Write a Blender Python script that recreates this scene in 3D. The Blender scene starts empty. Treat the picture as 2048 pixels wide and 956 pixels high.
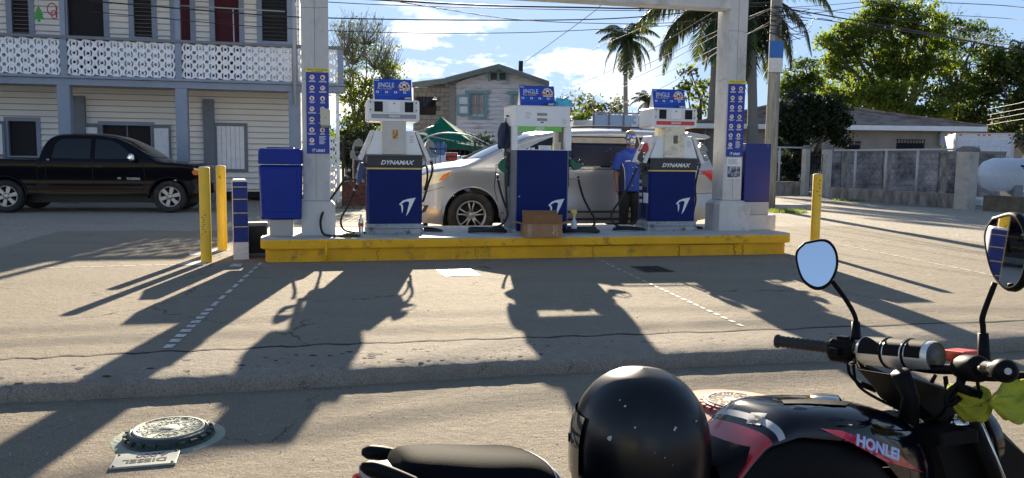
import bpy, bmesh, math, random
import numpy as np
from mathutils import Vector, Matrix, Euler
from mathutils.geometry import tessellate_polygon, delaunay_2d_cdt
random.seed(7)
S = bpy.context.scene
COL = S.collection
R = math.radians
# ------------------------------------------------------------------ camera
FPX, CH, OFF, ROLL = 1620.0, 1.35, 162.0, 0.0118
PIT = math.atan(OFF/FPX)
cam = bpy.data.objects.new('camera', bpy.data.cameras.new('camera')); COL.objects.link(cam)
cam.data.sensor_width = 36; cam.data.lens = 36*FPX/2048; cam.data.clip_start = .05; cam.data.clip_end = 3000
CM = Matrix.Translation((0, 0, CH)) @ Matrix.Rotation(math.pi/2-PIT, 4, 'X') @ Matrix.Rotation(ROLL, 4, 'Z')
cam.matrix_world = CM; S.camera = cam
CR = CM.to_3x3()
def ray(px, py): return CR @ Vector(((px-1024)/FPX, (478-py)/FPX, -1))
def G(px, py, z=.1):
    d = ray(px, py); t = (z-CH)/d.z; return Vector((0, 0, CH))+d*t
def P(px, py, Y):
    d = ray(px, py); return Vector((0, 0, CH))+d*(Y/d.y)
# ------------------------------------------------------------------ light
SUN_AZ = math.atan2(*ray(960, 316).xy)          # angle from +Y towards +X
SUN_EL = R(19.0)
SKYK = 2.7
w = bpy.data.worlds.new('World'); S.world = w; w.use_nodes = True
nt = w.node_tree; bg = nt.nodes['Background']
sky = nt.nodes.new('ShaderNodeTexSky'); sky.sky_type = 'NISHITA'; sky.sun_disc = False
sky.sun_elevation = SUN_EL; sky.sun_rotation = SUN_AZ
sky.air_density = 1.0; sky.dust_density = 0.25; sky.ozone_density = 2.5; sky.altitude = 10
tc = nt.nodes.new('ShaderNodeTexCoord')
def N(t, **k):
    n = nt.nodes.new(t)
    for a, b in k.items(): setattr(n, a, b)
    return n
def L(a, b): nt.links.new(a, b)
mp = N('ShaderNodeMapping'); mp.inputs['Scale'].default_value = (1, 1, 2.6); mp.inputs['Location'].default_value = (3.32, 1.1, .36)
L(tc.outputs['Generated'], mp.inputs['Vector'])
cn = N('ShaderNodeTexNoise'); cn.inputs['Scale'].default_value = 5.2; cn.inputs['Detail'].default_value = 9; cn.inputs['Roughness'].default_value = .58
L(mp.outputs[0], cn.inputs['Vector'])
cr = N('ShaderNodeMapRange'); cr.inputs['From Min'].default_value = .47; cr.inputs['From Max'].default_value = .53; L(cn.outputs['Fac'], cr.inputs['Value'])
sx = N('ShaderNodeSeparateXYZ'); L(tc.outputs['Generated'], sx.inputs[0])
el1 = N('ShaderNodeMapRange'); el1.inputs['From Min'].default_value = .20; el1.inputs['From Max'].default_value = .13; L(sx.outputs['Z'], el1.inputs['Value'])
az1 = N('ShaderNodeMapRange'); az1.inputs['From Min'].default_value = .22; az1.inputs['From Max'].default_value = .06; L(sx.outputs['X'], az1.inputs['Value'])
m1 = N('ShaderNodeMath', operation='MULTIPLY'); L(cr.outputs[0], m1.inputs[0]); L(el1.outputs[0], m1.inputs[1])
m2 = N('ShaderNodeMath', operation='MULTIPLY'); L(m1.outputs[0], m2.inputs[0]); L(az1.outputs[0], m2.inputs[1])
mx = N('ShaderNodeMix', data_type='RGBA'); L(m2.outputs[0], mx.inputs['Factor']); 
tint = N('ShaderNodeMix', data_type='RGBA', blend_type='MULTIPLY'); tint.inputs['Factor'].default_value = 1; tint.inputs['B'].default_value = (.92, 1.0, 1.03, 1)
# soften the glare round the sun so the sky keeps its blue, as the photograph's exposure does
lum = N('ShaderNodeRGBToBW'); L(sky.outputs[0], lum.inputs[0])
ad = N('ShaderNodeMath', operation='ADD'); L(lum.outputs[0], ad.inputs[0]); ad.inputs[1].default_value = SKYK
dv = N('ShaderNodeMath', operation='DIVIDE'); dv.inputs[0].default_value = SKYK; L(ad.outputs[0], dv.inputs[1])
sc_ = N('ShaderNodeVectorMath', operation='SCALE'); L(sky.outputs[0], sc_.inputs[0]); L(dv.outputs[0], sc_.inputs['Scale'])
lum2 = N('ShaderNodeRGBToBW'); L(sc_.outputs[0], lum2.inputs[0])
bl_ = N('ShaderNodeVectorMath', operation='SCALE'); bl_.inputs[0].default_value = (.70, .93, 1.40); L(lum2.outputs[0], bl_.inputs['Scale'])
mb_ = N('ShaderNodeMix', data_type='RGBA'); mb_.inputs['Factor'].default_value = .8; L(sc_.outputs[0], mb_.inputs['A']); L(bl_.outputs[0], mb_.inputs['B'])
L(mb_.outputs['Result'], tint.inputs['A'])
L(tint.outputs['Result'], mx.inputs['A']); mx.inputs['B'].default_value = (4.6, 4.6, 4.5, 1)
L(mx.outputs['Result'], bg.inputs['Color']); bg.inputs['Strength'].default_value = 0.11
sun = bpy.data.objects.new('sun', bpy.data.lights.new('sun', 'SUN')); COL.objects.link(sun)
sun.data.energy = 5.0; sun.data.angle = R(.5); sun.data.color = (1, .86, .66)
sdir = Vector((math.sin(SUN_AZ)*math.cos(SUN_EL), math.cos(SUN_AZ)*math.cos(SUN_EL), math.sin(SUN_EL)))
sun.rotation_euler = sdir.to_track_quat('Z', 'Y').to_euler()
vs = S.view_settings; vs.view_transform = 'Standard'; vs.look = 'None'; vs.gamma = 1; vs.use_curve_mapping = False; vs.exposure = 1.8
# ------------------------------------------------------------------ materials
MATS = {}
def mat(name, col, rough=.6, metal=0, var=.12, scale=8, bump=.0, bscale=60, spec=.5, col2=None, thr=(.35, .7), coat=0, em=None, alpha=None, stretch=None, trans=0, dirt=0, dcol=(.05, .045, .04), dthr=(.55, .72), dscale=5):
    if name in MATS: return MATS[name]
    m = bpy.data.materials.new(name); m.use_nodes = True; t = m.node_tree; b = t.nodes['Principled BSDF']
    def n(k): return t.nodes.new(k)
    tcn = n('ShaderNodeTexCoord'); mpn = n('ShaderNodeMapping'); t.links.new(tcn.outputs['Object'], mpn.inputs[0])
    if stretch: mpn.inputs['Scale'].default_value = stretch
    no = n('ShaderNodeTexNoise'); no.inputs['Scale'].default_value = scale; no.inputs['Detail'].default_value = 8; no.inputs['Roughness'].default_value = .62
    t.links.new(mpn.outputs[0], no.inputs['Vector'])
    rp = n('ShaderNodeMapRange'); rp.inputs['From Min'].default_value = thr[0]; rp.inputs['From Max'].default_value = thr[1]
    t.links.new(no.outputs['Fac'], rp.inputs['Value'])
    mi = n('ShaderNodeMix'); mi.data_type = 'RGBA'
    c2 = col2 or tuple(min(1, c*(1+var*1.2)) for c in col); c1 = col if col2 else tuple(c*(1-var) for c in col)
    mi.inputs['A'].default_value = (*c1, 1); mi.inputs['B'].default_value = (*c2, 1)
    t.links.new(rp.outputs[0], mi.inputs['Factor'])
    out = mi.outputs['Result']
    if dirt:
        n2 = n('ShaderNodeTexNoise'); n2.inputs['Scale'].default_value = dscale; n2.inputs['Detail'].default_value = 12; n2.inputs['Roughness'].default_value = .7
        t.links.new(mpn.outputs[0], n2.inputs['Vector'])
        r2 = n('ShaderNodeMapRange'); r2.inputs['From Min'].default_value = dthr[0]; r2.inputs['From Max'].default_value = dthr[1]; r2.inputs['To Max'].default_value = dirt
        t.links.new(n2.outputs['Fac'], r2.inputs['Value'])
        m3 = n('ShaderNodeMix'); m3.data_type = 'RGBA'; t.links.new(r2.outputs[0], m3.inputs['Factor']); t.links.new(out, m3.inputs['A']); m3.inputs['B'].default_value = (*dcol, 1)
        out = m3.outputs['Result']
    t.links.new(out, b.inputs['Base Color'])
    b.inputs['Roughness'].default_value = rough; b.inputs['Metallic'].default_value = metal
    b.inputs['Specular IOR Level'].default_value = spec
    if coat: b.inputs['Coat Weight'].default_value = coat; b.inputs['Coat Roughness'].default_value = .04
    if trans: b.inputs['Transmission Weight'].default_value = trans
    if em: b.inputs['Emission Color'].default_value = (*em[0], 1); b.inputs['Emission Strength'].default_value = em[1]
    if bump:
        bn = n('ShaderNodeTexNoise'); bn.inputs['Scale'].default_value = bscale; bn.inputs['Detail'].default_value = 6
        t.links.new(mpn.outputs[0], bn.inputs['Vector'])
        bu = n('ShaderNodeBump'); bu.inputs['Strength'].default_value = bump; bu.inputs['Distance'].default_value = .01
        t.links.new(bn.outputs['Fac'], bu.inputs['Height']); t.links.new(bu.outputs[0], b.inputs['Normal'])
    MATS[name] = m; return m
def leafmat(name, c, ct, tr=.5):
    if name in MATS: return MATS[name]
    m = bpy.data.materials.new(name); m.use_nodes = True; t = m.node_tree; b = t.nodes['Principled BSDF']; o = t.nodes['Material Output']
    oi = t.nodes.new('ShaderNodeNewGeometry'); hs = t.nodes.new('ShaderNodeMix'); hs.data_type = 'RGBA'
    t.links.new(oi.outputs['Random Per Island'], hs.inputs['Factor'])
    hs.inputs['A'].default_value = (c[0]*.55, c[1]*.6, c[2]*.6, 1); hs.inputs['B'].default_value = (c[0]*1.5, c[1]*1.35, c[2]*1.2, 1)
    t.links.new(hs.outputs['Result'], b.inputs['Base Color']); b.inputs['Roughness'].default_value = .55; b.inputs['Specular IOR Level'].default_value = .35
    tr_ = t.nodes.new('ShaderNodeBsdfTranslucent'); h2 = t.nodes.new('ShaderNodeMix'); h2.data_type = 'RGBA'
    t.links.new(oi.outputs['Random Per Island'], h2.inputs['Factor'])
    h2.inputs['A'].default_value = (ct[0]*.5, ct[1]*.6, ct[2]*.6, 1); h2.inputs['B'].default_value = (ct[0]*1.5, ct[1]*1.3, ct[2], 1)
    t.links.new(h2.outputs['Result'], tr_.inputs['Color'])
    ms = t.nodes.new('ShaderNodeMixShader'); ms.inputs[0].default_value = tr
    t.links.new(b.outputs[0], ms.inputs[1]); t.links.new(tr_.outputs[0], ms.inputs[2]); t.links.new(ms.outputs[0], o.inputs['Surface'])
    MATS[name] = m; return m
def glass(name, col=(.02, .025, .03), rough=.03, spec=.9):
    return mat(name, col, rough, 0, .05, 4, spec=spec, coat=.6)
# ------------------------------------------------------------------ mesh builder
class MB:
    def __init__(s): s.v = []; s.f = []; s.m = []; s.sm = []; s.ml = []
    def _mi(s, m):
        if m not in s.ml: s.ml.append(m)
        return s.ml.index(m)
    def add(s, vs_, fs, m, smooth=False):
        o = len(s.v); s.v += [tuple(v) for v in vs_]; k = s._mi(m)
        for f in fs: s.f.append(tuple(i+o for i in f)); s.m.append(k); s.sm.append(smooth)
        return s
    def box(s, x0, x1, y0, y1, z0, z1, m, M=None):
        vs_ = [Vector((x, y, z)) for z in (z0, z1) for x, y in ((x0, y0), (x1, y0), (x1, y1), (x0, y1))]
        if M: vs_ = [M @ v for v in vs_]
        return s.add(vs_, [(3, 2, 1, 0), (4, 5, 6, 7), (0, 1, 5, 4), (1, 2, 6, 5), (2, 3, 7, 6), (3, 0, 4, 7)], m)
    def prism(s, poly, ax, a0, a1, m, M=None, inset=0, smooth=False):
        """poly 2D extruded along axis ax ('x','y','z'); inset chamfers the ends"""
        def p3(p, a):
            return {'x': Vector((a, p[0], p[1])), 'y': Vector((p[0], a, p[1])), 'z': Vector((p[0], p[1], a))}[ax]
        cx = sum(p[0] for p in poly)/len(poly); cy = sum(p[1] for p in poly)/len(poly); n = len(poly)
        def ins(p):
            dx, dy = p[0]-cx, p[1]-cy; l = math.hypot(dx, dy) or 1; k = max(0, (l-inset))/l; return (cx+dx*k, cy+dy*k)
        sg = 1 if a1 > a0 else -1
        rings = [(poly, a0), (poly, a1)] if not inset else [([ins(p) for p in poly], a0), (poly, a0+sg*inset), (poly, a1-sg*inset), ([ins(p) for p in poly], a1)]
        vs_ = [p3(p, a) for pl, a in rings for p in pl]
        if M: vs_ = [M @ v for v in vs_]
        fs = []
        for k in range(len(rings)-1):
            for i in range(n): j = (i+1) % n; fs.append((k*n+i, k*n+j, (k+1)*n+j, (k+1)*n+i))
        area = sum(poly[i][0]*poly[(i+1) % n][1]-poly[(i+1) % n][0]*poly[i][1] for i in range(n))
        e = (len(rings)-1)*n
        s.add(vs_, fs, m, smooth)
        s.add([vs_[i] for i in range(n)], [tuple(reversed(range(n)))], m); s.add([vs_[e+i] for i in range(n)], [tuple(range(n))], m)
        return s
    def tube(s, pts, r, m, seg=8, M=None, caps=True, closed=False):
        pts = [Vector(p) for p in pts]
        if M: pts = [M @ p for p in pts]
        n = len(pts); rs = r if isinstance(r, (list, tuple)) else [r]*n
        vs_ = []; up = None
        for i, p in enumerate(pts):
            a = pts[(i-1) % n] if (i > 0 or closed) else pts[i]; b = pts[(i+1) % n] if (i < n-1 or closed) else pts[i]
            d = (b-a).normalized() if (b-a).length > 1e-9 else Vector((0, 0, 1))
            if up is None: up = d.orthogonal().normalized()
            up = up-d*up.dot(d); up = up.normalized() if up.length > 1e-6 else d.orthogonal().normalized(); q = d.cross(up)
            for k in range(seg): an = 2*math.pi*k/seg; vs_.append(p+(up*math.cos(an)+q*math.sin(an))*rs[i])
        fs = []
        for i in range(n if closed else n-1):
            j = (i+1) % n
            for k in range(seg): l = (k+1) % seg; fs.append((i*seg+k, i*seg+l, j*seg+l, j*seg+k))
        if caps and not closed: fs.append(tuple(reversed(range(seg)))); fs.append(tuple((n-1)*seg+k for k in range(seg)))
        return s.add(vs_, fs, m, True)
    def cyl(s, a, b, r, m, seg=16, r2=None, M=None):
        return s.tube([a, b], [r, r if r2 is None else r2], m, seg, M)
    def lathe(s, prof, m, seg=24, M=None, smooth=True, ang=2*math.pi):
        """prof list of (r, z) revolved round z"""
        vs_ = []; n = len(prof); full = abs(ang-2*math.pi) < 1e-6; ns = seg if full else seg+1
        for k in range(ns):
            an = ang*k/seg
            for r_, z in prof: vs_.append(Vector((r_*math.cos(an), r_*math.sin(an), z)))
        if M: vs_ = [M @ v for v in vs_]
        fs = []
        for k in range(seg):
            l = (k+1) % ns
            for i in range(n-1): fs.append((k*n+i, l*n+i, l*n+i+1, k*n+i+1))
        return s.add(vs_, fs, m, smooth)
    def disc(s, c, r, m, nrm=(0, 0, 1), seg=20):
        c = Vector(c); q = Vector(nrm).to_track_quat('Z', 'Y'); vs_ = [c+q @ Vector((r*math.cos(2*math.pi*k/seg), r*math.sin(2*math.pi*k/seg), 0)) for k in range(seg)]
        return s.add(vs_, [tuple(range(seg))], m)
    def grid(s, rows, m, smooth=True, closed=False):
        n = len(rows[0]); vs_ = [p for r_ in rows for p in r_]; fs = []
        for i in range(len(rows)-1):
            for j in range(n if closed else n-1): k = (j+1) % n; fs.append((i*n+j, i*n+k, (i+1)*n+k, (i+1)*n+j))
        return s.add(vs_, fs, m, smooth)
    def build(s, name, parent=None, bev=0, sub=0, auto=False):
        me = bpy.data.meshes.new(name); me.from_pydata(s.v, [], s.f)
        for m in s.ml: me.materials.append(m)
        me.polygons.foreach_set('material_index', s.m); me.polygons.foreach_set('use_smooth', s.sm); me.update()
        o = bpy.data.objects.new(name, me); COL.objects.link(o)
        if parent: o.parent = parent
        if bev:
            b = o.modifiers.new('bevel', 'BEVEL'); b.width = bev; b.segments = 2; b.limit_method = 'ANGLE'; b.angle_limit = R(40); b.use_clamp_overlap = True
        if sub:
            b = o.modifiers.new('sub', 'SUBSURF'); b.levels = sub; b.render_levels = sub
        return o
def tag(o, label=None, cat=None, group=None, kind=None):
    if label: o['label'] = label
    if cat: o['category'] = cat
    if group: o['group'] = group
    if kind: o['kind'] = kind
    return o
def E(name, label, cat, loc=(0, 0, 0), rz=0, group=None, M=None):
    o = bpy.data.objects.new(name, None); COL.objects.link(o); o.empty_display_size = .2
    if M: o.matrix_world = M
    else: o.location = loc; o.rotation_euler = (0, 0, rz)
    return tag(o, label, cat, group)
def copy_tree(o, parent=None):
    c = o.copy(); COL.objects.link(c); c.parent = parent
    for ch in list(o.children): copy_tree(ch, c)
    return c
def rrect(w_, h_, r, n=4, cx=0, cy=0):
    pts = []
    for sx_, sy_, a0 in ((1, 1, 0), (-1, 1, 90), (-1, -1, 180), (1, -1, 270)):
        for k in range(n+1):
            a = R(a0+90*k/n); pts.append((cx+sx_*(w_/2-r)+r*math.cos(a), cy+sy_*(h_/2-r)+r*math.sin(a)))
    return pts
def text(txt, size, m, parent, loc, rot=(math.pi/2, 0, 0), name='lettering', ext=.0015, shear=0, bold=0, align='CENTER', sx_=1, M=None):
    cu = bpy.data.curves.new('t', 'FONT'); cu.body = txt; cu.size = size; cu.extrude = ext; cu.shear = shear; cu.offset = bold; cu.align_x = align; cu.align_y = 'CENTER'; cu.resolution_u = 3
    o = bpy.data.objects.new('t', cu); COL.objects.link(o)
    dg = bpy.context.evaluated_depsgraph_get(); me = bpy.data.meshes.new_from_object(o.evaluated_get(dg))
    bpy.data.objects.remove(o); bpy.data.curves.remove(cu)
    T = M if M else Matrix.Translation(loc) @ Euler(rot).to_matrix().to_4x4()
    me.transform(T @ Matrix.Diagonal((sx_, 1, 1, 1)))
    me.materials.clear(); me.materials.append(m); me.name = name
    r = bpy.data.objects.new(name, me); COL.objects.link(r); r.parent = parent; return r
def bez(pts, n=10):
    """catmull-rom through points"""
    p = [Vector(q) for q in pts]; p = [p[0]*2-p[1]]+p+[p[-1]*2-p[-2]]; out = []
    for i in range(1, len(p)-2):
        for k in range(n):
            t = k/n; a, b, c, d = p[i-1], p[i], p[i+1], p[i+2]
            out.append(.5*((2*b)+(c-a)*t+(2*a-5*b+4*c-d)*t*t+(3*b-a-3*c+d)*t**3))
    out.append(p[-2]); return out
# frames: a vertical plane frame (origin on the ground, x along, y behind, z up)
class PF:
    def __init__(s, A, B=None, u=None):
        s.A = Vector((A[0], A[1])); s.u = (Vector((B[0], B[1]))-s.A).normalized() if B is not None else Vector(u[:2]).normalized()
        s.n = Vector((-s.u.y, s.u.x)); s.rz = math.atan2(s.u.y, s.u.x)
    def loc(s, w_): d = Vector((w_[0], w_[1]))-s.A; return Vector((d.dot(s.u), d.dot(s.n), w_[2]))
    def W(s, a, n, z=0): q = s.A+s.u*a+s.n*n; return Vector((q.x, q.y, z))
    def hit(s, px, py, n=0):
        d = ray(px, py); N_ = Vector((s.n.x, s.n.y, 0)); A3 = s.W(0, n); t = N_.dot(A3-Vector((0, 0, CH)))/N_.dot(d); return s.loc(Vector((0, 0, CH))+d*t)
ISL = PF(G(530, 525), G(1575, 508))
RZ = ISL.rz
# ================================================================== ground
def groundmat(name, c1, c2, pebble=.3, crack=.0, bump=.5, pscale=55, bscale=90, stain=.35, streak=None, pcol=(.62, .58, .5), rough=.9):
    m = bpy.data.materials.new(name); m.use_nodes = True; t = m.node_tree; b = t.nodes['Principled BSDF']; lk = t.links.new
    def n(k, **kw):
        q = t.nodes.new(k)
        for a, v in kw.items():
            if a in q.inputs: q.inputs[a].default_value = v
            else: setattr(q, a, v)
        return q
    def mr(src, a, b_, c=0, d=1):
        q = n('ShaderNodeMapRange'); q.inputs['From Min'].default_value = a; q.inputs['From Max'].default_value = b_; q.inputs['To Min'].default_value = c; q.inputs['To Max'].default_value = d; lk(src, q.inputs['Value']); return q.outputs[0]
    def mix(f, a, b_, bt='MIX'):
        q = n('ShaderNodeMix', data_type='RGBA', blend_type=bt)
        lk(f, q.inputs['Factor']) if hasattr(f, 'links') else setattr(q.inputs['Factor'], 'default_value', f)
        for s_, v in (('A', a), ('B', b_)):
            if hasattr(v, 'links'): lk(v, q.inputs[s_])
            else: q.inputs[s_].default_value = (*v, 1)
        return q.outputs['Result']
    tc_ = n('ShaderNodeTexCoord').outputs['Object']
    if streak:
        mpp = n('ShaderNodeMapping'); mpp.inputs['Rotation'].default_value = (0, 0, streak); mpp.inputs['Scale'].default_value = (.35, 1.6, 1); lk(tc_, mpp.inputs[0]); big = mpp.outputs[0]
    else: big = tc_
    n1 = n('ShaderNodeTexNoise', Scale=1.1, Detail=10., Roughness=.65); lk(big, n1.inputs['Vector'])
    n2 = n('ShaderNodeTexNoise', Scale=14., Detail=8., Roughness=.7); lk(tc_, n2.inputs['Vector'])
    n3 = n('ShaderNodeTexNoise', Scale=float(bscale), Detail=6., Roughness=.75); lk(tc_, n3.inputs['Vector'])
    col = mix(mr(n1.outputs['Fac'], .3, .7), c1, c2)
    col = mix(mr(n2.outputs['Fac'], .35, .75, 0, .5), col, tuple(x*.62 for x in c1))
    # dark stains
    n4 = n('ShaderNodeTexNoise', Scale=.55, Detail=12., Roughness=.72); lk(big, n4.inputs['Vector'])
    col = mix(mr(n4.outputs['Fac'], .56, .72, 0, stain), col, tuple(x*.45 for x in c1))
    n5 = n('ShaderNodeTexNoise', Scale=9., Detail=3., Roughness=.5); lk(tc_, n5.inputs['Vector'])
    col = mix(mr(n5.outputs['Fac'], .735, .76, 0, .75), col, (.035, .032, .03))
    n8 = n('ShaderNodeTexNoise', Scale=1.9, Detail=6., Roughness=.6); lk(tc_, n8.inputs['Vector'])
    col = mix(mr(n8.outputs['Fac'], .60, .70, 0, .38), col, tuple(x*.5 for x in c1))
    # aggregate
    vo = n('ShaderNodeTexVoronoi', Scale=float(pscale)); lk(tc_, vo.inputs['Vector'])
    n6 = n('ShaderNodeTexNoise', Scale=2.3, Detail=5.); lk(tc_, n6.inputs['Vector'])
    sep = n('ShaderNodeSeparateColor'); lk(vo.outputs['Color'], sep.inputs[0])
    md = n('ShaderNodeMath', operation='MULTIPLY'); lk(mr(sep.outputs[0], .78, .82), md.inputs[0]); lk(mr(vo.outputs['Distance'], .28, .2, 0, 1), md.inputs[1])
    md2 = n('ShaderNodeMath', operation='MULTIPLY'); lk(md.outputs[0], md2.inputs[0]); lk(mr(n6.outputs['Fac'], .42, .62, pebble*.25, pebble), md2.inputs[1])
    col = mix(md2.outputs[0], col, pcol)
    # fine grain
    col = mix(mr(n3.outputs['Fac'], .38, .60, .75, 0), col, tuple(x*.45 for x in c1))
    h = n('ShaderNodeMath', operation='ADD'); lk(n3.outputs['Fac'], h.inputs[0]); 
    h0 = n('ShaderNodeMath', operation='MULTIPLY'); lk(n2.outputs['Fac'], h0.inputs[0]); h0.inputs[1].default_value = 2.; lk(h0.outputs[0], h.inputs[1])
    if crack:
        wv = n('ShaderNodeTexNoise', Scale=2.6, Detail=7., Roughness=.7); lk(tc_, wv.inputs['Vector'])
        va = n('ShaderNodeVectorMath', operation='SCALE'); va.inputs['Scale'].default_value = .55; lk(wv.outputs['Color'], va.inputs[0])
        vb = n('ShaderNodeVectorMath', operation='ADD'); lk(tc_, vb.inputs[0]); lk(va.outputs[0], vb.inputs[1])
        vc = n('ShaderNodeTexVoronoi', feature='DISTANCE_TO_EDGE', Scale=float(crack)); lk(vb.outputs[0], vc.inputs['Vector'])
        cm = n('ShaderNodeMath', operation='MULTIPLY'); lk(mr(vc.outputs['Distance'], .0032, .0006, 0, .8), cm.inputs[0]); lk(mr(n6.outputs['Fac'], .45, .55), cm.inputs[1])
        col = mix(cm.outputs[0], col, (.03, .027, .024))
    lk(col, b.inputs['Base Color']); b.inputs['Roughness'].default_value = rough; b.inputs['Specular IOR Level'].default_value = .15
    bu = n('ShaderNodeBump', Strength=bump, Distance=.018); lk(h.outputs[0], bu.inputs['Height']); lk(bu.outputs[0], b.inputs['Normal'])
    return m
M_slab = groundmat('forecourt concrete', (.33, .29, .23), (.43, .375, .295), pebble=.35, bump=.85, streak=RZ, crack=.22, stain=.4)
M_strip = groundmat('kerb concrete', (.30, .265, .22), (.38, .335, .275), pebble=.1, bump=.5, streak=RZ, crack=.55, stain=.75)
M_low = groundmat('driveway concrete', (.34, .295, .235), (.45, .39, .305), pebble=1., bump=1.0, crack=.33, pscale=75, stain=.3, pcol=(.7, .66, .58))
M_yard = groundmat('sandy yard', (.44, .395, .33), (.52, .475, .40), pebble=.3, bump=.9, pscale=20, bscale=30, stain=.45, streak=RZ)
crackL = [G(*q) for q in ((-900, 748), (-300, 729), (0, 719), (330, 704), (700, 688), (1040, 676), (1400, 664), (2048, 641), (2900, 608))]
edgeL = [G(x, y, .0) for x, y in ((-900, 868), (-300, 828), (0, 808), (330, 793), (700, 772), (1040, 752), (1400, 735), (2048, 702), (2900, 640))]
def jit(a): return random.uniform(-a, a)
def dense(pts, n): return [p for p in bez(pts, n)]
cl = dense(crackL, 24); el = dense(edgeL, 24)
n_ = len(cl)
for i in range(n_): cl[i].y += .018*math.sin(i*.9)+jit(.012); cl[i].z = .1
# kerb strip, gently sloping then rolling over to the lower drive
rows = []
for k, (f_, z) in enumerate(((0.0, .1), (.35, .099), (.7, .096), (.84, .092), (.91, .083), (.955, .066), (.98, .04), (1.0, -.03))):
    rows.append([(cl[i].x*(1-f_)+el[i].x*f_, (cl[i].y-.012)*(1-f_)+el[i].y*f_+(jit(.010) if k > 2 else 0), z+(jit(.004) if 1 < k < 7 else 0)) for i in range(n_)])
mb = MB(); mb.grid(rows, M_strip); tag(mb.build('kerb'), kind='structure')
FC_Y = 19
far = [ISL.W(ISL.loc(p).x, 0) for p in cl]
def slab_back(p):  # forecourt back edge (front edge of gravel)
    s_ = ISL.loc(p).x; return ISL.W(s_, 4.3+.12*math.sin(s_*1.7)+.06*math.sin(s_*5.1))
mb = MB(); mb.grid([[(p.x, p.y, .07) for p in cl], [(p.x, p.y, .1) for p in cl], [(*slab_back(p).xy, .1) for p in cl], [(*slab_back(p).xy, .08) for p in cl]], M_slab, smooth=False)
tag(mb.build('forecourt'), kind='structure')
mb = MB(); mb.grid([[(-900, -40, .06), (900, 400, .06)], [(-1500, 1700, .06), (1500, 1700, .06)]], M_yard, False)
mb = MB(); a0, a1 = ISL.W(-600, 4.2, .094), ISL.W(600, 4.2, .094); mb.add([a0, a1, ISL.W(600, 900, .094), ISL.W(-600, 900, .094)], [(0, 1, 2, 3)], M_yard)
e0, e1 = ISL.loc(cl[0]), ISL.loc(cl[-1])
mb.add([ISL.W(-600, -6, .07), ISL.W(e0.x, e0.y, .07), ISL.W(e0.x, 4.2, .094), ISL.W(-600, 4.2, .094)], [(0, 1, 2, 3)], M_yard)
mb.add([ISL.W(e1.x, e1.y, .07), ISL.W(600, -6, .07), ISL.W(600, 4.2, .094), ISL.W(e1.x, 4.2, .094)], [(0, 1, 2, 3)], M_yard)
tag(mb.build('yard_ground'), kind='structure')
mb = MB(); mb.grid([[(-80, -60, 0), (80, -60, 0)], [(-80, 20-25, 0), (80, 35-25, 0)]], M_low, False)
mb = MB(); mb.add([(-60, -60, 0), (60, -60, 0), (60, 30, 0), tuple(ISL.W(e1.x+2, e1.y, 0)), tuple(ISL.W(e0.x-2, e0.y+.3, 0)), (-60, -12, 0)], [(0, 1, 2, 3, 4, 5)], M_low)
tag(mb.build('lower_driveway'), kind='structure')
# asphalt-like lane beyond the yard toward the right gate
M_lane = groundmat('lane paving', (.30, .27, .23), (.38, .34, .29), pebble=.2, bump=.5, pscale=20, bscale=25, stain=.4)
mb = MB(); mb.add([(*G(1560, 402).xy, .099), (*G(2300, 432).xy, .099), (*G(2300, 405).xy, .099), (*G(1560, 383).xy, .099)], [(0, 1, 2, 3)], M_lane); tag(mb.build('lane'), kind='structure')
# dark open joint along the slab edge, and pits in the kerb
M_dkj = mat('open joint', (.025, .022, .02), .95)
mb = MB(); jr = [[], []]
for i, p in enumerate(cl):
    w_ = .006+.010*abs(math.sin(i*2.3))*abs(math.sin(i*.31)); jr[0].append((p.x, p.y-w_, .1035)); jr[1].append((p.x, p.y+w_, .1045))
mb.grid(jr, M_dkj, False); tag(mb.build('slab_joint'), kind='structure')
mb = MB(); rp_ = random.Random(5)
for _ in range(150):
    i = rp_.randrange(20, n_-20); f_ = rp_.uniform(.3, .86); x = cl[i].x*(1-f_)+el[i].x*f_; y = cl[i].y*(1-f_)+el[i].y*f_; r_ = rp_.choice((.006, .008, .012, .02 if x < -.6 else .01)); z = .1-.012*f_+.0045
    mb.add([(x+r_*1.5*math.cos(a)*rp_.uniform(.7, 1.2), y+r_*math.sin(a)*rp_.uniform(.7, 1.2), z) for a in [k*math.pi/4 for k in range(8)]], [tuple(range(8))], M_dkj)
tag(mb.build('kerb_pits'), kind='structure')
# painted dashes
M_wp = mat('worn white paint', (.60, .59, .56), .7, var=.05, dirt=.9, dcol=(.35, .29, .22), dthr=(.46, .58), dscale=22)
def dashes(a, b, n, w0, w1, duty=.62, z=.104):
    mb = MB(); a = Vector(a); b = Vector(b); d = (b-a); u_ = d.normalized(); q = Vector((-u_.y, u_.x, 0))
    for i in range(n):
        t0 = i/n; t1 = (i+duty)/n; w_ = (w0+(w1-w0)*t0)/2*random.uniform(.85, 1.1)
        p0 = a+d*t0; p1 = a+d*t1; mb.add([(p0-q*w_), (p0+q*w_), (p1+q*w_), (p1-q*w_)], [(0, 1, 2, 3)], M_wp)
    for i, v in enumerate(mb.v): mb.v[i] = (v[0], v[1], z)
    return tag(mb.build('road_marking'), kind='structure')
dashes(G(522, 526), G(420, 618), 9, .035, .045); dashes(G(420, 618), G(330, 701), 9, .06, .07)
dashes(G(1192, 517), G(1300, 568), 9, .02, .024); dashes(G(1300, 568), G(1492, 656), 15, .028, .034)
dashes(G(12, 538), G(372, 529), 11, .03, .03, .8); dashes(G(1640, 481), G(2040, 562), 18, .03, .035, .8)
mb = MB(); mb.add([(*G(868+0, 0+541).xy, .104), (*G(878, 541).xy, .104), (*G(878, 541.5).xy, .104)], [(0, 1, 2)], M_wp)
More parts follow.
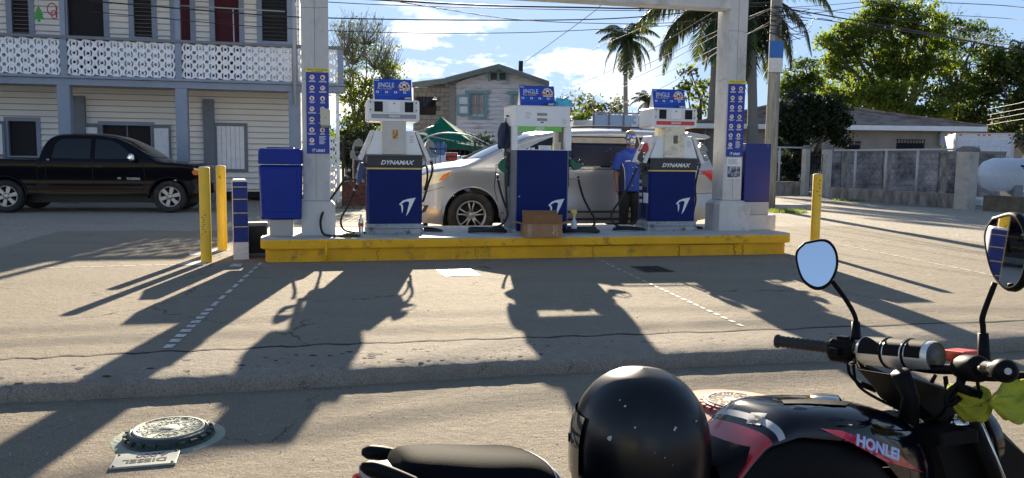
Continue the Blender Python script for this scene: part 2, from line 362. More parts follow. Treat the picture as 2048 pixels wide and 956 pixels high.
for q in (((372, 523), (420, 523), (408, 531), (358, 531)), ((376, 505), (450, 496), (460, 500), (380, 512)), ((466, 528), (485, 528), (482, 534), (456, 534))):
    mb.add([(*G(*p).xy, .104) for p in q], [(3, 2, 1, 0)], M_wp)
tag(mb.build('road_marking'), kind='structure')
# ================================================================== pump island
M_yel = mat('yellow kerb paint', (.95, .47, .004), .6, var=.08, scale=3, dirt=.6, dcol=(.09, .07, .04), dthr=(.56, .66), dscale=7, bump=.25, bscale=40)
M_yel2 = mat('yellow kerb paint lower', (.88, .43, .006), .65, var=.14, scale=3, dirt=.65, dcol=(.20, .14, .05), dthr=(.54, .68), dscale=5, bump=.3, bscale=40)
M_top = mat('island concrete', (.46, .45, .43), .7, var=.12, scale=3, dirt=.5, dcol=(.12, .11, .1), dthr=(.56, .72), bump=.25)
M_dk = mat('dark joint', (.04, .03, .02), .9)
ISL_L = 6.79; ZT = .372
isl = E('pump_island', 'long raised concrete island with worn yellow painted sides carrying the three fuel pumps', 'pump island', ISL.W(0, 0, .1), RZ)
def stad(x0, x1, y0, y1, r, n=6):
    pts = []
    for cx, cy, a in ((x1-r, y1-r, 0), (x0+r, y1-r, 90), (x0+r, y0+r, 180), (x1-r, y0+r, 270)):
        for k in range(n+1): an = R(a+90*k/n); pts.append((cx+r*math.cos(an), cy+r*math.sin(an)))
    return pts
ID = 1.55
def wob_prism(mb, pts, z0, z1, m, amp):
    """prism with subdivided, slightly chipped outline"""
    out = []
    for i in range(len(pts)):
        a, b = Vector(pts[i]), Vector(pts[(i+1) % len(pts)]); k = max(1, int((b-a).length/.12))
        for j in range(k): p = a.lerp(b, j/k); out.append((p.x+jit(amp), p.y+jit(amp)))
    mb.prism(out, 'z', z0, z1, m, inset=.012)
mb = MB(); wob_prism(mb, stad(0, ISL_L, 0, ID, .12), -.05, .155, M_yel2, .003); mb.build('island_base', isl)
mb = MB(); wob_prism(mb, stad(-.055, ISL_L+.05, -.05, ID+.05, .12), .159, .268, M_yel, .003); mb.build('island_lip', isl)
mb = MB(); wob_prism(mb, stad(-.052, ISL_L+.047, -.047, ID+.047, .12), .2685, .272, M_top, .001); mb.build('island_top', isl)
mb = MB(); mb.cyl((.70, -.075, -.0), (.70, -.075, .235), .018, M_yel, 10); mb.cyl((.70, -.075, .225), (.70, -.02, .235), .02, M_yel, 10); mb.build('pipe', isl)
# cracks in the yellow face
for x in (4.02, 5.2, 6.0, 6.12, 2.5, 1.3):
    mb = MB(); p = [(x+jit(.02), -.0035, -.0+.0155*k*1.0) for k in range(10)]; mb.tube(p, .0022 if x < 5 else .0035, M_dk, 4); mb.build('crack', isl)
for x0, x1 in ((5.2, 6.05), (3.9, 4.7)): mb = MB(); mb.tube([(x0+(x1-x0)*k/12, -.004, .148+jit(.007)) for k in range(13)], .0035, M_dk, 4); mb.build('crack', isl)
# ================================================================== canopy frame
M_con = mat('weathered painted concrete', (.60, .59, .56), .75, var=.1, scale=2.2, dirt=.55, dcol=(.16, .15, .14), dthr=(.52, .74), dscale=4.5, bump=.3, bscale=30, stretch=(1, 1, .5))
fr = E('fuel_canopy', 'weathered pale concrete portal of two square columns and a top beam standing over the pumps', 'canopy', ISL.W(0, 0, ZT), RZ)
def column(s0, s1, n0, n1, b0, b1, bn0, bn1, top):
    mb = MB(); zc = .40
    base = [(b0, bn0), (b1, bn0), (b1, bn1), (b0, bn1)]; t = [(s0-.02, n0-.02), (s1+.02, n0-.02), (s1+.02, n1+.02), (s0-.02, n1+.02)]
    vs_ = [(x, y, 0) for x, y in base]+[(x, y, zc-.03) for x, y in base]+[(x, y, zc+.02) for x, y in t]
    fs = [(0, 1, 5, 4), (1, 2, 6, 5), (2, 3, 7, 6), (3, 0, 4, 7), (4, 5, 9, 8), (5, 6, 10, 9), (6, 7, 11, 10), (7, 4, 8, 11), (8, 9, 10, 11)]
    mb.add(vs_, fs, M_con); mb.build('column_base', fr, bev=.012)
    mb = MB(); mb.box(s0, s1, n0, n1, zc+.021, top, M_con); mb.build('column', fr, bev=.012)
    mb = MB()  # form joints and hairlines
    for z in (1.9, 2.75): mb.tube([(s0-.001, n0-.001, z), (s0+(s1-s0)*.5, n0-.001, z+jit(.01)), (s1, n0-.001, z+jit(.02))], .002, M_dk, 4)
    mb.tube([((s0+s1)/2+jit(.006), n0-.001, .45+k*.35) for k in range(9)], .0018, M_dk, 4)
    mb.tube([(s0-.001, n0+(n1-n0)*k/4, 2.1+jit(.01)) for k in range(5)], .002, M_dk, 4)
    mb.build('joint', fr)
CT = 4.6
column(.428, .752, .47, .81, .405, .815, .45, .90, CT)
column(6.118, 6.405, .62, .96, 6.045, 6.515, .55, 1.0, CT)
mb = MB(); mb.box(.753, 6.117, .54, .80, 3.03, 3.5, M_con); mb.build('beam', fr, bev=.01)
mb = MB(); mb.box(-1.2, 8.0, .50, .84, CT+.002, CT+.35, M_con); mb.build('top_slab', fr, bev=.01)
# ================================================================== bollards
M_bol = mat('yellow bollard paint', (.86, .50, .012), .45, var=.08, scale=5, dirt=.6, dcol=(.08, .06, .03), dthr=(.62, .70), dscale=11, spec=.6)
M_blk = mat('black marks', (.02, .02, .02), .8)
def bollard(label, loc, h=1.10, r=.062, marks=(), tilt=0):
    b = E('bollard', label, 'bollard', loc, random.uniform(0, .1), 'yellow steel bollards round the pump island'); b.rotation_euler[1] = tilt
    mb = MB(); mb.lathe([(0, h), (r*.9, h), (r, h-.008), (r, 0), (r, -.03)], M_bol, 24); mb.build('post', b)
    mb = MB(); mb.lathe([(0, h+.009), (r*.8, h+.006), (r*.97, h+.001)], M_con, 20); mb.build('cap', b)
    if marks:
        mb = MB()
        for x, z, w_, hh in marks:
            y = -math.sqrt(max(0, r*r-x*x))-.001; mb.box(x-w_/2, x+w_/2, y-.0005, y+.003, z-hh/2, z+hh/2, M_blk, Matrix.Translation((x, 0, z)) @ Matrix.Rotation(random.uniform(-.6, .6), 4, 'Y') @ Matrix.Translation((-x, 0, -z)))
        mb.build('scribble', b)
sc = [(jit(.02), .33+.028*k, .025, .007) for k in range(9)]
bollard('nearest yellow bollard with black scribbles down its front, left of the island', G(413, 524), marks=sc)
bollard('left yellow bollard standing further back, between the scribbled bollard and the island', G(445, 500), marks=[(0, .97, .02, .01), (.01, .95, .01, .02)])
bollard('yellow bollard alone on the right, beyond the island end and behind the round mirror', G(1628, 508), h=1.08, marks=[(jit(.02), 1.0-.05*k, .03, .008) for k in range(5)])
# ================================================================== barrier, bin, blue cabinet
M_blue = mat('blue plastic', (.002, .024, .25), .45, var=.12, scale=3, spec=.3)
M_bluep = mat('blue painted steel', (.003, .018, .18), .45, var=.12, scale=4, dirt=.3, dcol=(.1, .12, .2), dthr=(.62, .72), dscale=18, spec=.5)
M_wht = mat('white paint', (.74, .74, .73), .45, var=.06, scale=3)
M_whtd = mat('dirty white paint', (.66, .66, .65), .55, var=.1, scale=6, dirt=.6, dcol=(.25, .24, .22), dthr=(.5, .7), dscale=9)
M_grey = mat('grey metal', (.20, .21, .23), .5, .1, .1)
M_lg = mat('light grey paint', (.42, .43, .45), .5, var=.1, dirt=.4, dcol=(.08, .08, .08), dthr=(.55, .7), dscale=8)
M_yl = mat('thin yellow line', (.75, .55, .12), .5)
q = G(483, 519); ba = E('barrier_post', 'narrow blue and white guard box with thin yellow lines, left of the blue bin', 'guard box', q, R(20))
mb = MB(); mb.prism([(-.085, 0), (.085, 0), (.085, .93), (-.085, .93)], 'y', 0, .50, M_whtd)
mb.build('post_body', ba, bev=.006)
mb = MB(); mb.box(-.083, .083, -.004, 0.0, .21, .93, M_bluep); mb.build('front_panel', ba)
mb = MB()
for z in (.39, .555, .72, .885-.02): mb.box(-.083, .083, -.006, -.0041, z, z+.008, M_yl)
mb.build('stripe', ba)
mb = MB(); mb.prism([(-.088, .932), (.088, .932), (.07, .955), (-.07, .955)], 'y', -.004, .504, M_wht); mb.build('cap', ba)
mb = MB(); mb.box(.088, .32, .25, .47, 0, .42, M_grey); mb.box(.10, .30, .22, .2499, .05, .38, M_blk); mb.build('meter_box', ba, bev=.008)
tb = E('trash_bin', 'tall blue plastic trash bin with hooded lid at the island left end', 'trash bin', ISL.W(.172, .30, ZT), RZ)
mb = MB(); mb.prism([(-.235, .205), (.235, .205), (.25, .86), (-.25, .86)], 'y', .0, .44, M_blue, inset=.03)
mb.prism([(-.19, .30), (.19, .30), (.195, .82), (-.195, .82)], 'y', -.008, .02, M_blue, inset=.006); mb.build('bin_body', tb, bev=.018)
mb = MB(); mb.prism([(-.255, .872), (.255, .872), (.25, 1.035), (.225, 1.06), (-.225, 1.06), (-.25, 1.035)], 'y', -.012, .452, M_blue, inset=.02)
mb.box(-.16, .16, .06, .38, 1.055, 1.075, M_blue); mb.build('lid', tb, bev=.012)
M_ped = mat('concrete block with yellow stain', (.42, .40, .37), .8, var=.1, col2=(.50, .38, .16), thr=(.50, .62), scale=4)
cb = MB(); cb.box(-.135, .135, .03, .34, 0, .203, M_ped)
o = cb.build('concrete_block', None, bev=.01); o.location = ISL.W(.172, .30, ZT+.0005); o.rotation_euler = (0, 0, RZ); tag(o, 'small yellow stained concrete block under the blue trash bin', 'block')
bb = E('equipment_cabinet', 'tall narrow blue cabinet on a grey plinth at the island right end', 'cabinet', ISL.W(6.45, .58, ZT), RZ)
mb = MB(); mb.box(.0, .40, .05, .50, .40, 1.22, M_bluep); mb.build('cabinet_body', bb, bev=.012)
mb = MB(); mb.box(.0, .40, .055, .50, .215, .398, M_lg); mb.build('cabinet_foot', bb, bev=.006)
mb = MB(); mb.box(-.02, .50, .02, .55, 0, .213, M_con); mb.build('plinth', bb, bev=.01)
mb = MB(); mb.cyl((.34, .045, 1.19), (.34, .052, 1.19), .012, M_grey); mb.build('lock', bb)
# ================================================================== signs on columns
M_sb = mat('sign blue', (.004, .035, .30), .35, var=.04)
M_sy = mat('sign yellow', (.78, .66, .06), .4, var=.04)
M_sw = mat('sign white', (.82, .82, .82), .4, var=.02)
M_sr = mat('sign red', (.62, .04, .03), .4, var=.03)
def bird(parent, x, y, z, s, m, name='emblem', th=.002):
    """white swooping arrow emblem drawn in the xz plane"""
    A_ = [(-.50, .20), (-.28, .42), (.0, .52), (.5, .60), (.42, .44), (.08, -.30), (-.08, -.5), (-.02, -.28), (.12, .30), (.05, .38), (-.15, .36), (-.36, .22), (-.26, .14), (-.26, -.12), (-.32, -.36), (-.36, -.02), (-.38, .12)]
    mb = MB(); tr = tessellate_polygon([[Vector((a, b, 0)) for a, b in A_]])
    n = len(A_); v0 = [(x+a*s, y, z+b*s) for a, b in A_]; v1 = [(p[0], y-th, p[2]) for p in v0]
    mb.add(v0+v1, [tuple(i+n for i in t_) for t_ in tr]+[(i, (i+1) % n, n+(i+1) % n, n+i) for i in range(n)], m); return mb.build(name, parent)
def column_sign(label, s0, s1, n, z0, z1, hide=0):
    w_ = s1-s0; h = z1-z0
    sg = E('safety_sign', label, 'sign', ISL.W((s0+s1)/2, n-.004, z0), RZ, 'tall blue safety signs on the two columns')
    mb = MB(); mb.box(-w_/2, w_/2, -.004, .003, 0, h*.955, M_sb); mb.build('panel', sg)
    mb = MB(); mb.box(-w_/2-.004, w_/2+.004, -.0055, .0035, h*.955, h, M_sy); mb.build('header', sg)
    text('DEAR CUSTOMER', .030, M_blk, sg, (0, -.0057, h*.983), ext=.0008); text('FOR YOUR SAFETY', .017, M_blk, sg, (0, -.0057, h*.964), ext=.0008)
    mr_ = MB()
    for r_ in range(7):
        for c in (-1, 1):
            if r_ == 6 and c == 1: continue
            x = c*w_*.235-.002*r_; z = h*(.895-.123*r_); rr = .033; mb = mc = gl = MB()
            mc.disc((x, -.0045, z), rr, M_sr, (0, -1, 0), 24); mb.disc((x, -.0055, z), rr*.86, M_sw, (0, -1, 0), 24)
            k = (r_*2+(c > 0)) % 6                       # small pictograms
            if k in (0, 3): gl.tube([(x-.014, -.0065, z-.012), (x, -.0065, z+.004), (x+.014, -.0065, z+.013)], .0032, M_blk, 5); gl.disc((x-.008, -.0065, z+.012), .006, M_blk, (0, -1, 0), 10)
            if k == 1: gl.box(x-.015, x+.006, -.0075, -.006, z-.014, z+.012, M_blk); gl.box(x+.007, x+.016, -.0075, -.006, z-.005, z+.003, M_blk)
            if k == 2: gl.box(x-.018, x+.016, -.0075, -.006, z-.008, z+.004, M_blk); gl.box(x-.008, x+.010, -.0075, -.006, z+.004, z+.012, M_blk)
            if k == 4: gl.box(x-.010, x+.002, -.0075, -.006, z-.016, z+.016, M_blk); gl.box(x+.006, x+.012, -.0075, -.006, z-.012, z+.008, M_blk)
            if k == 5: gl.prism([(x-.012, z-.016), (x+.012, z-.016), (x+.008, z+.006), (x, z+.017), (x-.009, z+.004)], 'y', -.0075, -.006, M_blk)
            if r_ in (0, 1, 3): gl.tube([(x-.022, -.007, z+.022), (x+.022, -.007, z-.022)], .002, M_sr, 4)
            for j in range(2): l = random.uniform(.022, .05); mb.box(x-l, x+l, -.0052, -.0042, z-rr-.012-.011*j, z-rr-.006-.011*j, M_sw)
            mb.build('safety_symbol', sg)
    for j in range(7): l = random.uniform(.03, .05); mr_.box(w_*.235-.05, w_*.235-.05+2*l*.9, -.0052, -.0042, h*(.20-.014*j), h*(.206-.014*j), M_sw)
    mr_.build('small_print', sg)
    bird(sg, -.055, -.0045, h*.035, .045, M_sw); text('UNO', .045, M_sw, sg, (.025, -.0047, h*.035), ext=.0008, shear=.3, bold=.0018)
column_sign('tall blue safety sign with round symbols on the left column, behind the beige dispenser', .482, .75, .47, 1.375, 2.405)
column_sign('tall blue safety sign with round symbols on the right column, above a paper notice', 6.145, 6.398, .62, 1.405, 2.455)
text('$', .042, M_blk, None, (0, 0, 0)).name = 'tmp'
bpy.data.objects.remove(bpy.data.objects['tmp'])
M_bei = mat('beige plastic', (.62, .57, .42), .4, var=.05)
dp = E('soap_dispenser', 'beige wall dispenser mounted over the safety sign on the left column', 'dispenser', ISL.W(.705, .462, 1.69), RZ)
mb = MB(); mb.prism(rrect(.118, .21, .02, 4, 0, .125), 'y', -.09, 0, M_bei, inset=.015); mb.build('housing', dp, bev=.004)
mb = MB(); mb.box(-.055, .055, -.075, -.01, 0, .03, M_grey); mb.disc((0, -.0915, .12), .013, M_ped, (0, -1, 0)); mb.build('spout', dp, bev=.004)
nt_ = E('paper_notice', 'white paper notice with a dark photo taped below the sign on the right column', 'notice', ISL.W(6.27, .6175, 1.10), RZ)
mb = MB(); mb.box(-.105, .112, -.001, .001, 0, .29, M_sw); mb.build('sheet', nt_)
mb = MB(); mb.box(-.095, .10, -.0025, -.0012, .015, .17, mat('photo print', (.03, .05, .08), .4, col2=(.45, .5, .55), scale=14, thr=(.45, .6))); mb.build('picture', nt_)
mb = MB(); [mb.box(-.09, -.09+random.uniform(.12, .18), -.0022, -.0012, .265-.013*k, .269-.013*k, M_grey) for k in range(6)]; mb.build('printed_lines', nt_)
# ================================================================== floor fittings
M_iron = mat('cast iron', (.05, .045, .04), .6, .5, .2, bump=.3)
def floor_grate(label, pts, z=.1, n=9, white=False):
    c = sum((G(*p) for p in pts), Vector())/4; a = G(*pts[0]); b = G(*pts[1]); w_ = (b-a).length; d = (G(*pts[3])-a).length; rz = math.atan2(b.y-a.y, b.x-a.x)
    g = E('drain_grate' if not white else 'floor_hatch', label, 'grate' if not white else 'hatch', (c.x, c.y, z), rz)
    mb = MB(); m = M_wht if white else M_iron; t = .035
    for x0, x1, y0, y1 in ((-w_/2, w_/2, -d/2, -d/2+t), (-w_/2, w_/2, d/2-t, d/2), (-w_/2, -w_/2+t, -d/2+t, d/2-t), (w_/2-t, w_/2, -d/2+t, d/2-t)): mb.box(x0, x1, y0, y1, .001, .008, m)
    mb.build('rim', g)
    mb = MB()
    if white: mb.box(-w_/2+t, w_/2-t, -d/2+t, d/2-t, .001, .006, mat('worn hatch plate', (.24, .24, .21), .7, col2=(.42, .42, .38), scale=9, thr=(.45, .6), dirt=.6)); mb.build('lid', g)
    else:
        mb.box(-w_/2+t, w_/2-t, -d/2+t, d/2-t, .001, .002, M_blk)
        for i in range(n): y = -d/2+t+(d-2*t)*(i+.5)/n; mb.box(-w_/2+t, w_/2-t, y-.006, y+.006, .003, .007, M_iron)
        for i in (1, 2): x = -w_/2+w_*i/3; mb.box(x-.008, x+.008, -d/2+t, d/2-t, .0072, .0085, M_iron)
        mb.build('grating', g)
floor_grate('dark iron drain grate in the shaded forecourt right of centre', ((1262, 544), (1320, 543), (1348, 534), (1284, 534)))
floor_grate('small white framed hatch set in the sunlit forecourt', ((884, 553), (956, 551), (946, 540), (876, 541)), white=True)
def manhole(name, label, c, r, mc_, mr2, pad, lines, rot, pad_r):
    g = E(name, label, 'manhole cover', c, rot, 'tank access covers in the lower driveway'); g.scale = (1, 1, .75)
    mb = MB(); mb.lathe([(r*1.28, .0), (r*1.24, .012), (r*1.14, .03), (r*1.1, .035)], mr2, 40)
    mb.lathe([(r*1.13, .0), (r*1.10, .05), (r*1.02, .06), (r*1.0, .055), (r*.99, .0)], mr2, 40)
    for k in range(20):
        a = 2*math.pi*k/20; T = Matrix.Rotation(a, 4, 'Z'); mb.box(r*1.09, r*1.22, -.016, .016, .0, .042, mr2, T)
    mb.build('frame', g)
    mb = MB(); mb.lathe([(0, .066), (r*.22, .066), (r*.23, .063), (r*.90, .063), (r*.91, .067), (r*.975, .067), (r*.985, .05)], mc_, 40)
    mb.build('cover', g)
    mb = MB(); random.seed(3)
    for _ in range(420):
        a = random.uniform(0, 6.28); q_ = math.sqrt(random.uniform(.09, .75))*r; x, y = q_*math.cos(a), q_*math.sin(a)
        if abs(y) < r*.9 and (abs(x) < r*.45 and (abs(y-r*.58) < r*.13 or abs(y+r*.58) < r*.13)): continue
        mb.box(x-.004, x+.004, y-.004, y+.004, .0632, .0655, mc_, Matrix.Translation((x, y, 0)) @ Matrix.Rotation(a*3, 4, 'Z') @ Matrix.Translation((-x, -y, 0)))
    mb.build('tread_studs', g)
    for tx, y in lines: text(tx, r*.26, mc_, g, (0, y*r, .0645), rot=(0, 0, 0), name='raised_letters', ext=.0025, bold=.001)
    g2 = MB(); g2.lathe([(0, .003), (pad_r*.97, .003), (pad_r, -.004)], pad, 48); g2.build('painted_pad', g)
    return g
M_gm = mat('grey green cast cover', (.25, .27, .225), .6, .1, .12, bump=.2, dirt=.5, dcol=(.15, .13, .1))
M_gmr = mat('dark green cast frame', (.025, .04, .034), .5, .1, .15, bump=.2)
M_gpad = mat('faded green paint on concrete', (.40, .33, .25), .85, col2=(.24, .29, .23), thr=(.40, .55), scale=6, bump=.6, bscale=80)
M_rm = mat('tan cast cover', (.38, .30, .24), .65, .1, .12, bump=.2)
M_rmr = mat('dark red cast frame', (.24, .06, .05), .55, .1, .15, bump=.2)
M_rpad = mat('faded red paint on concrete', (.46, .25, .21), .85, col2=(.40, .19, .16), scale=4, bump=.6, bscale=80)
manhole('manhole_cover', 'grey green round manhole cover raised beside the fuel plate, at lower left', G(338, 862, .03) - Vector((0, 0, .03)), .165, M_gm, M_gmr, M_gpad, (('OPW', .58), ('OPW', -.58)), R(200), .26)
manhole('manhole_cover', 'tan round manhole cover on a faded red painted pad, behind the fuel tank', G(1468, 806, .03) - Vector((0, 0, .03)), .15, M_rm, M_rmr, M_rpad, (('CAUTION', .58), ('DO NOT FILL', -.58)), R(-10), .37)
c4 = [G(215, 937, .008), G(349, 926, .008), G(361, 903, .008), G(238, 909, .008)]
c = sum(c4, Vector())/4; a_ = c4[1]-c4[0]; w_ = a_.length; d_ = (c4[3]-c4[0]).length
pl = E('fuel_plate', 'small pale metal plate reading diesel upside down, bolted in front of the green cover', 'plate', (c.x, c.y, .0), math.atan2(a_.y, a_.x))
M_plt = mat('pale metal plate', (.40, .40, .35), .5, .2, .08)
mb = MB(); mb.box(-w_/2, w_/2, -d_/2, d_/2, .002, .012, M_plt); mb.build('plate_body', pl, bev=.002)
text('DIESEL', .062, M_blk, pl, (.0, -.024, .0125), rot=(0, 0, math.pi), ext=.0008, bold=.0016, sx_=1.0)
text('4,000', .058, M_blk, pl, (.02, .036, .0125), rot=(0, 0, math.pi), ext=.0008, bold=.0016)
mb = MB(); [mb.cyl((x, y, .011), (x, y, .0155), .006, M_iron, 8) for x in (-w_/2+.015, w_/2-.015) for y in (-d_/2+.015, d_/2-.015)]; mb.build('bolt', pl)
# ================================================================== fuel pumps
M_pw = mat('pump white enamel', (.86, .85, .82), .35, var=.05, scale=3, dirt=.22, dcol=(.4, .37, .3), dthr=(.55, .7), dscale=6)
M_pwd = mat('aged pump plastic', (.74, .73, .69), .45, var=.06, scale=3, dirt=.35, dcol=(.35, .32, .25), dthr=(.52, .7), dscale=8)
M_pblue = mat('pump blue panel', (.0015, .014, .115), .5, var=.15, scale=3, dirt=.12, dcol=(.08, .1, .2), dthr=(.6, .72), dscale=20, spec=.2)
M_pband = mat('pump black band', (.010, .011, .014), .25, spec=.6)
M_base = mat('scuffed grey base', (.34, .35, .36), .6, var=.15, scale=6, dirt=.85, dcol=(.05, .05, .05), dthr=(.54, .64), dscale=9)
M_side = mat('pump side grey', (.09, .10, .12), .5, var=.15)
M_beip = mat('pump column greige', (.58, .55, .49), .5, var=.06, dirt=.2, dcol=(.3, .28, .22))
M_beiy = mat('yellowed column panel', (.84, .76, .56), .5, var=.06, dirt=.5, dcol=(.42, .38, .28), dthr=(.5, .6), dscale=14)
M_lcd = mat('display panel', (.008, .008, .008), .5, spec=.2)
M_lcdg = mat('lcd', (.28, .29, .25), .25)
M_hose = mat('black rubber hose', (.012, .012, .012), .45, spec=.4)
M_alu = mat('dull aluminium', (.45, .45, .44), .4, .8, .1)
M_red = mat('red plastic', (.50, .05, .03), .4, var=.15, scale=12)
M_green = mat('green plastic', (.01, .14, .07), .4, var=.1)
M_dgrey = mat('dark grey plastic', (.05, .05, .055), .5)
M_gry = mat('warm grey plastic', (.28, .27, .25), .5, var=.1)
M_gsign = mat('green sign strip', (.20, .62, .10), .4, var=.03)
M_or = mat('orange sticker', (.70, .38, .05), .5, col2=(.2, .08, .03), scale=40, thr=(.45, .6))
M_gold = mat('gold lettering', (.75, .52, .12), .5)
def pump_frame(s0, n0):
    def Q(px, py, y=0):
        v = ISL.hit(px, py, n0+y); return Vector((v.x-s0, y, v.z-ZT))
    return Q
def nozzle(parent, p, d, m, name='nozzle', s=1.0, down=Vector((0, 0, -1))):
    """fuel nozzle at p: spout runs along d, grip hangs along 'down'"""
    d = Vector(d).normalized(); q = d.cross(Vector((0, 1, 0))).normalized(); T = Matrix((( d.x, 0, q.x, p[0]), (d.y, 1, q.y, p[1]), (d.z, 0, q.z, p[2]), (0, 0, 0, 1)))
    mb = MB()
    body = [(-.075, -.02), (-.06, .028), (.0, .042), (.055, .032), (.07, .0), (.05, -.022), (.0, -.03), (-.05, -.11), (-.078, -.10)]
    mb.prism([(a*s, b*s) for a, b in body], 'y', -.022*s, .022*s, m, T, inset=.006*s)
    o = mb.build(name, parent, bev=.003)
    mb = MB(); mb.tube([(.06*s, 0, .005*s), (.13*s, 0, .008*s), (.21*s, 0, -.025*s)], [.017*s, .013*s, .011*s], M_alu, 10, T); mb.build('spout', o)
    mb = MB(); mb.tube(bez([(-.07*s, 0, -.115*s), (-.02*s, 0, -.135*s), (.035*s, 0, -.10*s), (.045*s, 0, -.03*s)], 5), .006*s, M_dgrey, 6, T); mb.tube([(-.045*s, 0, -.03*s), (.0, 0, -.07*s), (.012*s, 0, -.1*s)], .005*s, M_dgrey, 6, T); mb.build('trigger_guard', o)
    return T @ Vector((-.068*s, 0, -.11*s))
def hose(parent, pts, r=.013, fit=True, name='hose'):
    mb = MB(); c = bez(pts, 8); mb.tube(c, r, M_hose, 8); o = mb.build(name, parent)
    if fit:
        mb = MB(); mb.tube(c[:3], r*1.35, M_alu, 8); mb.tube(c[5:7], r*1.3, M_lg, 8); mb.build('hose_fitting', o)
    return o
def coil(parent, c, rx, ry, turns, tail=None, r=.013, lead=None):
    pts = []
    n = int(turns*14)
    for k in range(n+1):
        a = 2*math.pi*k/14; q_ = 1-.10*math.sin(k*.37)-.12*(k/n); pts.append((c[0]+rx*q_*math.cos(a)+.012*math.sin(k*1.1), c[1]+ry*q_*math.sin(a), c[2]+r+.007*k/14*2+.007*math.sin(k*.8)))
    if lead: pts = list(lead)+pts
    mb = MB(); mb.tube(bez(pts, 3), r, M_hose, 8); return mb.build('hose', parent)
def topper(label, s0, n0, xc, z):
    tp = E('sign_topper', label, 'sign', ISL.W(s0+xc, n0, ZT+z), RZ, 'blue folded advert signs standing on the three pumps')
    h = .262; w_ = .468; lean = .085; M_tb = mat('advert blue', (.010, .06, .42), .4, var=.04); M_tb2 = mat('advert navy', (.008, .02, .16), .4); M_tbl = mat('advert pale blue', (.12, .22, .60), .4)
    th = math.atan2(lean, h); L_ = math.hypot(lean, h); T = Matrix.Translation((0, .02, 0)) @ Matrix.Rotation(-th, 4, 'X')
    mb = MB(); mb.box(-w_/2, w_/2, -.003, .003, 0, L_, M_tb, T); mb.build('front_panel', tp)
    T2 = Matrix.Translation((0, .02+2*lean, 0)) @ Matrix.Rotation(th, 4, 'X')
    mb = MB(); mb.box(-w_/2, w_/2, -.003, .003, 0, L_-.004, M_wht, T2); mb.build('back_panel', tp)
    for sx_ in (-1, 1):
        mb = MB(); x = sx_*(w_/2-.006); mb.prism([(.024, .001), (.016+2*lean, .001), (.022+lean, h-.012)], 'x', x-.003, x+.003, M_wht); mb.build('side_flap', tp)
    def TT(x, z_, y=-.0035): return T @ Matrix.Translation((x, y, z_)) @ Matrix.Rotation(math.pi/2, 4, 'X')
    text('JINGLE', .080, M_sw, tp, None, M=TT(-.085, L_*.70) @ Matrix.Diagonal((.86, 1.1, 1, 1)), ext=.0006)
    text('ALL THE WAY!', .026, M_gold, tp, None, M=TT(-.095, L_*.525), ext=.0006, bold=.0006)
    mb = MB()
    pts = [(0.055, .66), (.10, .74), (.20, .73), (.225, .60), (.19, .50), (.10, .52), (.05, .57)]
    mb.prism([(a, b*L_) for a, b in pts], 'y', -.0045, -.003, M_red, T); mb.build('badge', tp)
    mb = MB()
    for k in range(11): a = math.pi*k/10; x, z_ = .142+.062*math.cos(a), L_*.63+.066*math.sin(a); mb.disc(T @ Vector((x, -.0055, z_)), .011, M_sw if k % 2 else M_gold, T.to_3x3() @ Vector((0, -1, 0)), 8)
    for k in range(6): x = .09+.022*k; mb.disc(T @ Vector((x, -.0056, L_*(.50-.006*(2.5-abs(k-2.5))))), .012, M_gold if k % 2 else M_sw, T.to_3x3() @ Vector((0, -1, 0)), 8)
    mb.box(.118, .166, -.0055, -.0046, L_*.55, L_*.80, M_sw, T); mb.box(.127, .157, -.0062, -.0056, L_*.58, L_*.70, M_dk, T); mb.box(.075, .11, -.0055, -.0046, L_*.60, L_*.68, M_sw, T); mb.box(.175, .212, -.0055, -.0046, L_*.56, L_*.60, M_sw, T)
    mb.build('ornament', tp)
    mb = MB()
    for k in range(4):
        x = -.195+.113*k; mb.box(x-.017, x+.017, -.0045, -.0035, L_*.32, L_*.42, M_sw, T); mb.box(x-.010, x+.006, -.0052, -.0046, L_*.34, L_*.40, M_tb, T)
        for j in range(3): mb.box(x+.026, x+.026+random.uniform(.02, .05), -.0045, -.0035, L_*(.405-.036*j), L_*(.415-.036*j), M_tbl, T)
    for k in range(2): mb.box(-.215, .0-.03*k, -.0045, -.0035, L_*(.24-.03*k), L_*(.25-.03*k), M_tbl, T)
    for k in range(2): mb.box(-.225, -.17, -.0045, -.0035, L_*(.93-.03*k), L_*(.945-.03*k), M_sw, T)
    mb.build('printed_icons', tp)
    pts = [(w_/2-.001, 0.001), (w_/2-.001, L_*.20)]+[(w_/2-.19*math.sin(R(a)), .001+L_*.20*math.cos(R(a))) for a in range(10, 91, 10)]
    mb = MB(); mb.prism(pts, 'y', -.004, -.0031, M_tb2, T); mb.build('corner_arc', tp)
    text('UNO', .034, M_sw, tp, None, M=TT(.178, L_*.085, -.0048), ext=.0005, shear=.3, bold=.0014)
    return tp
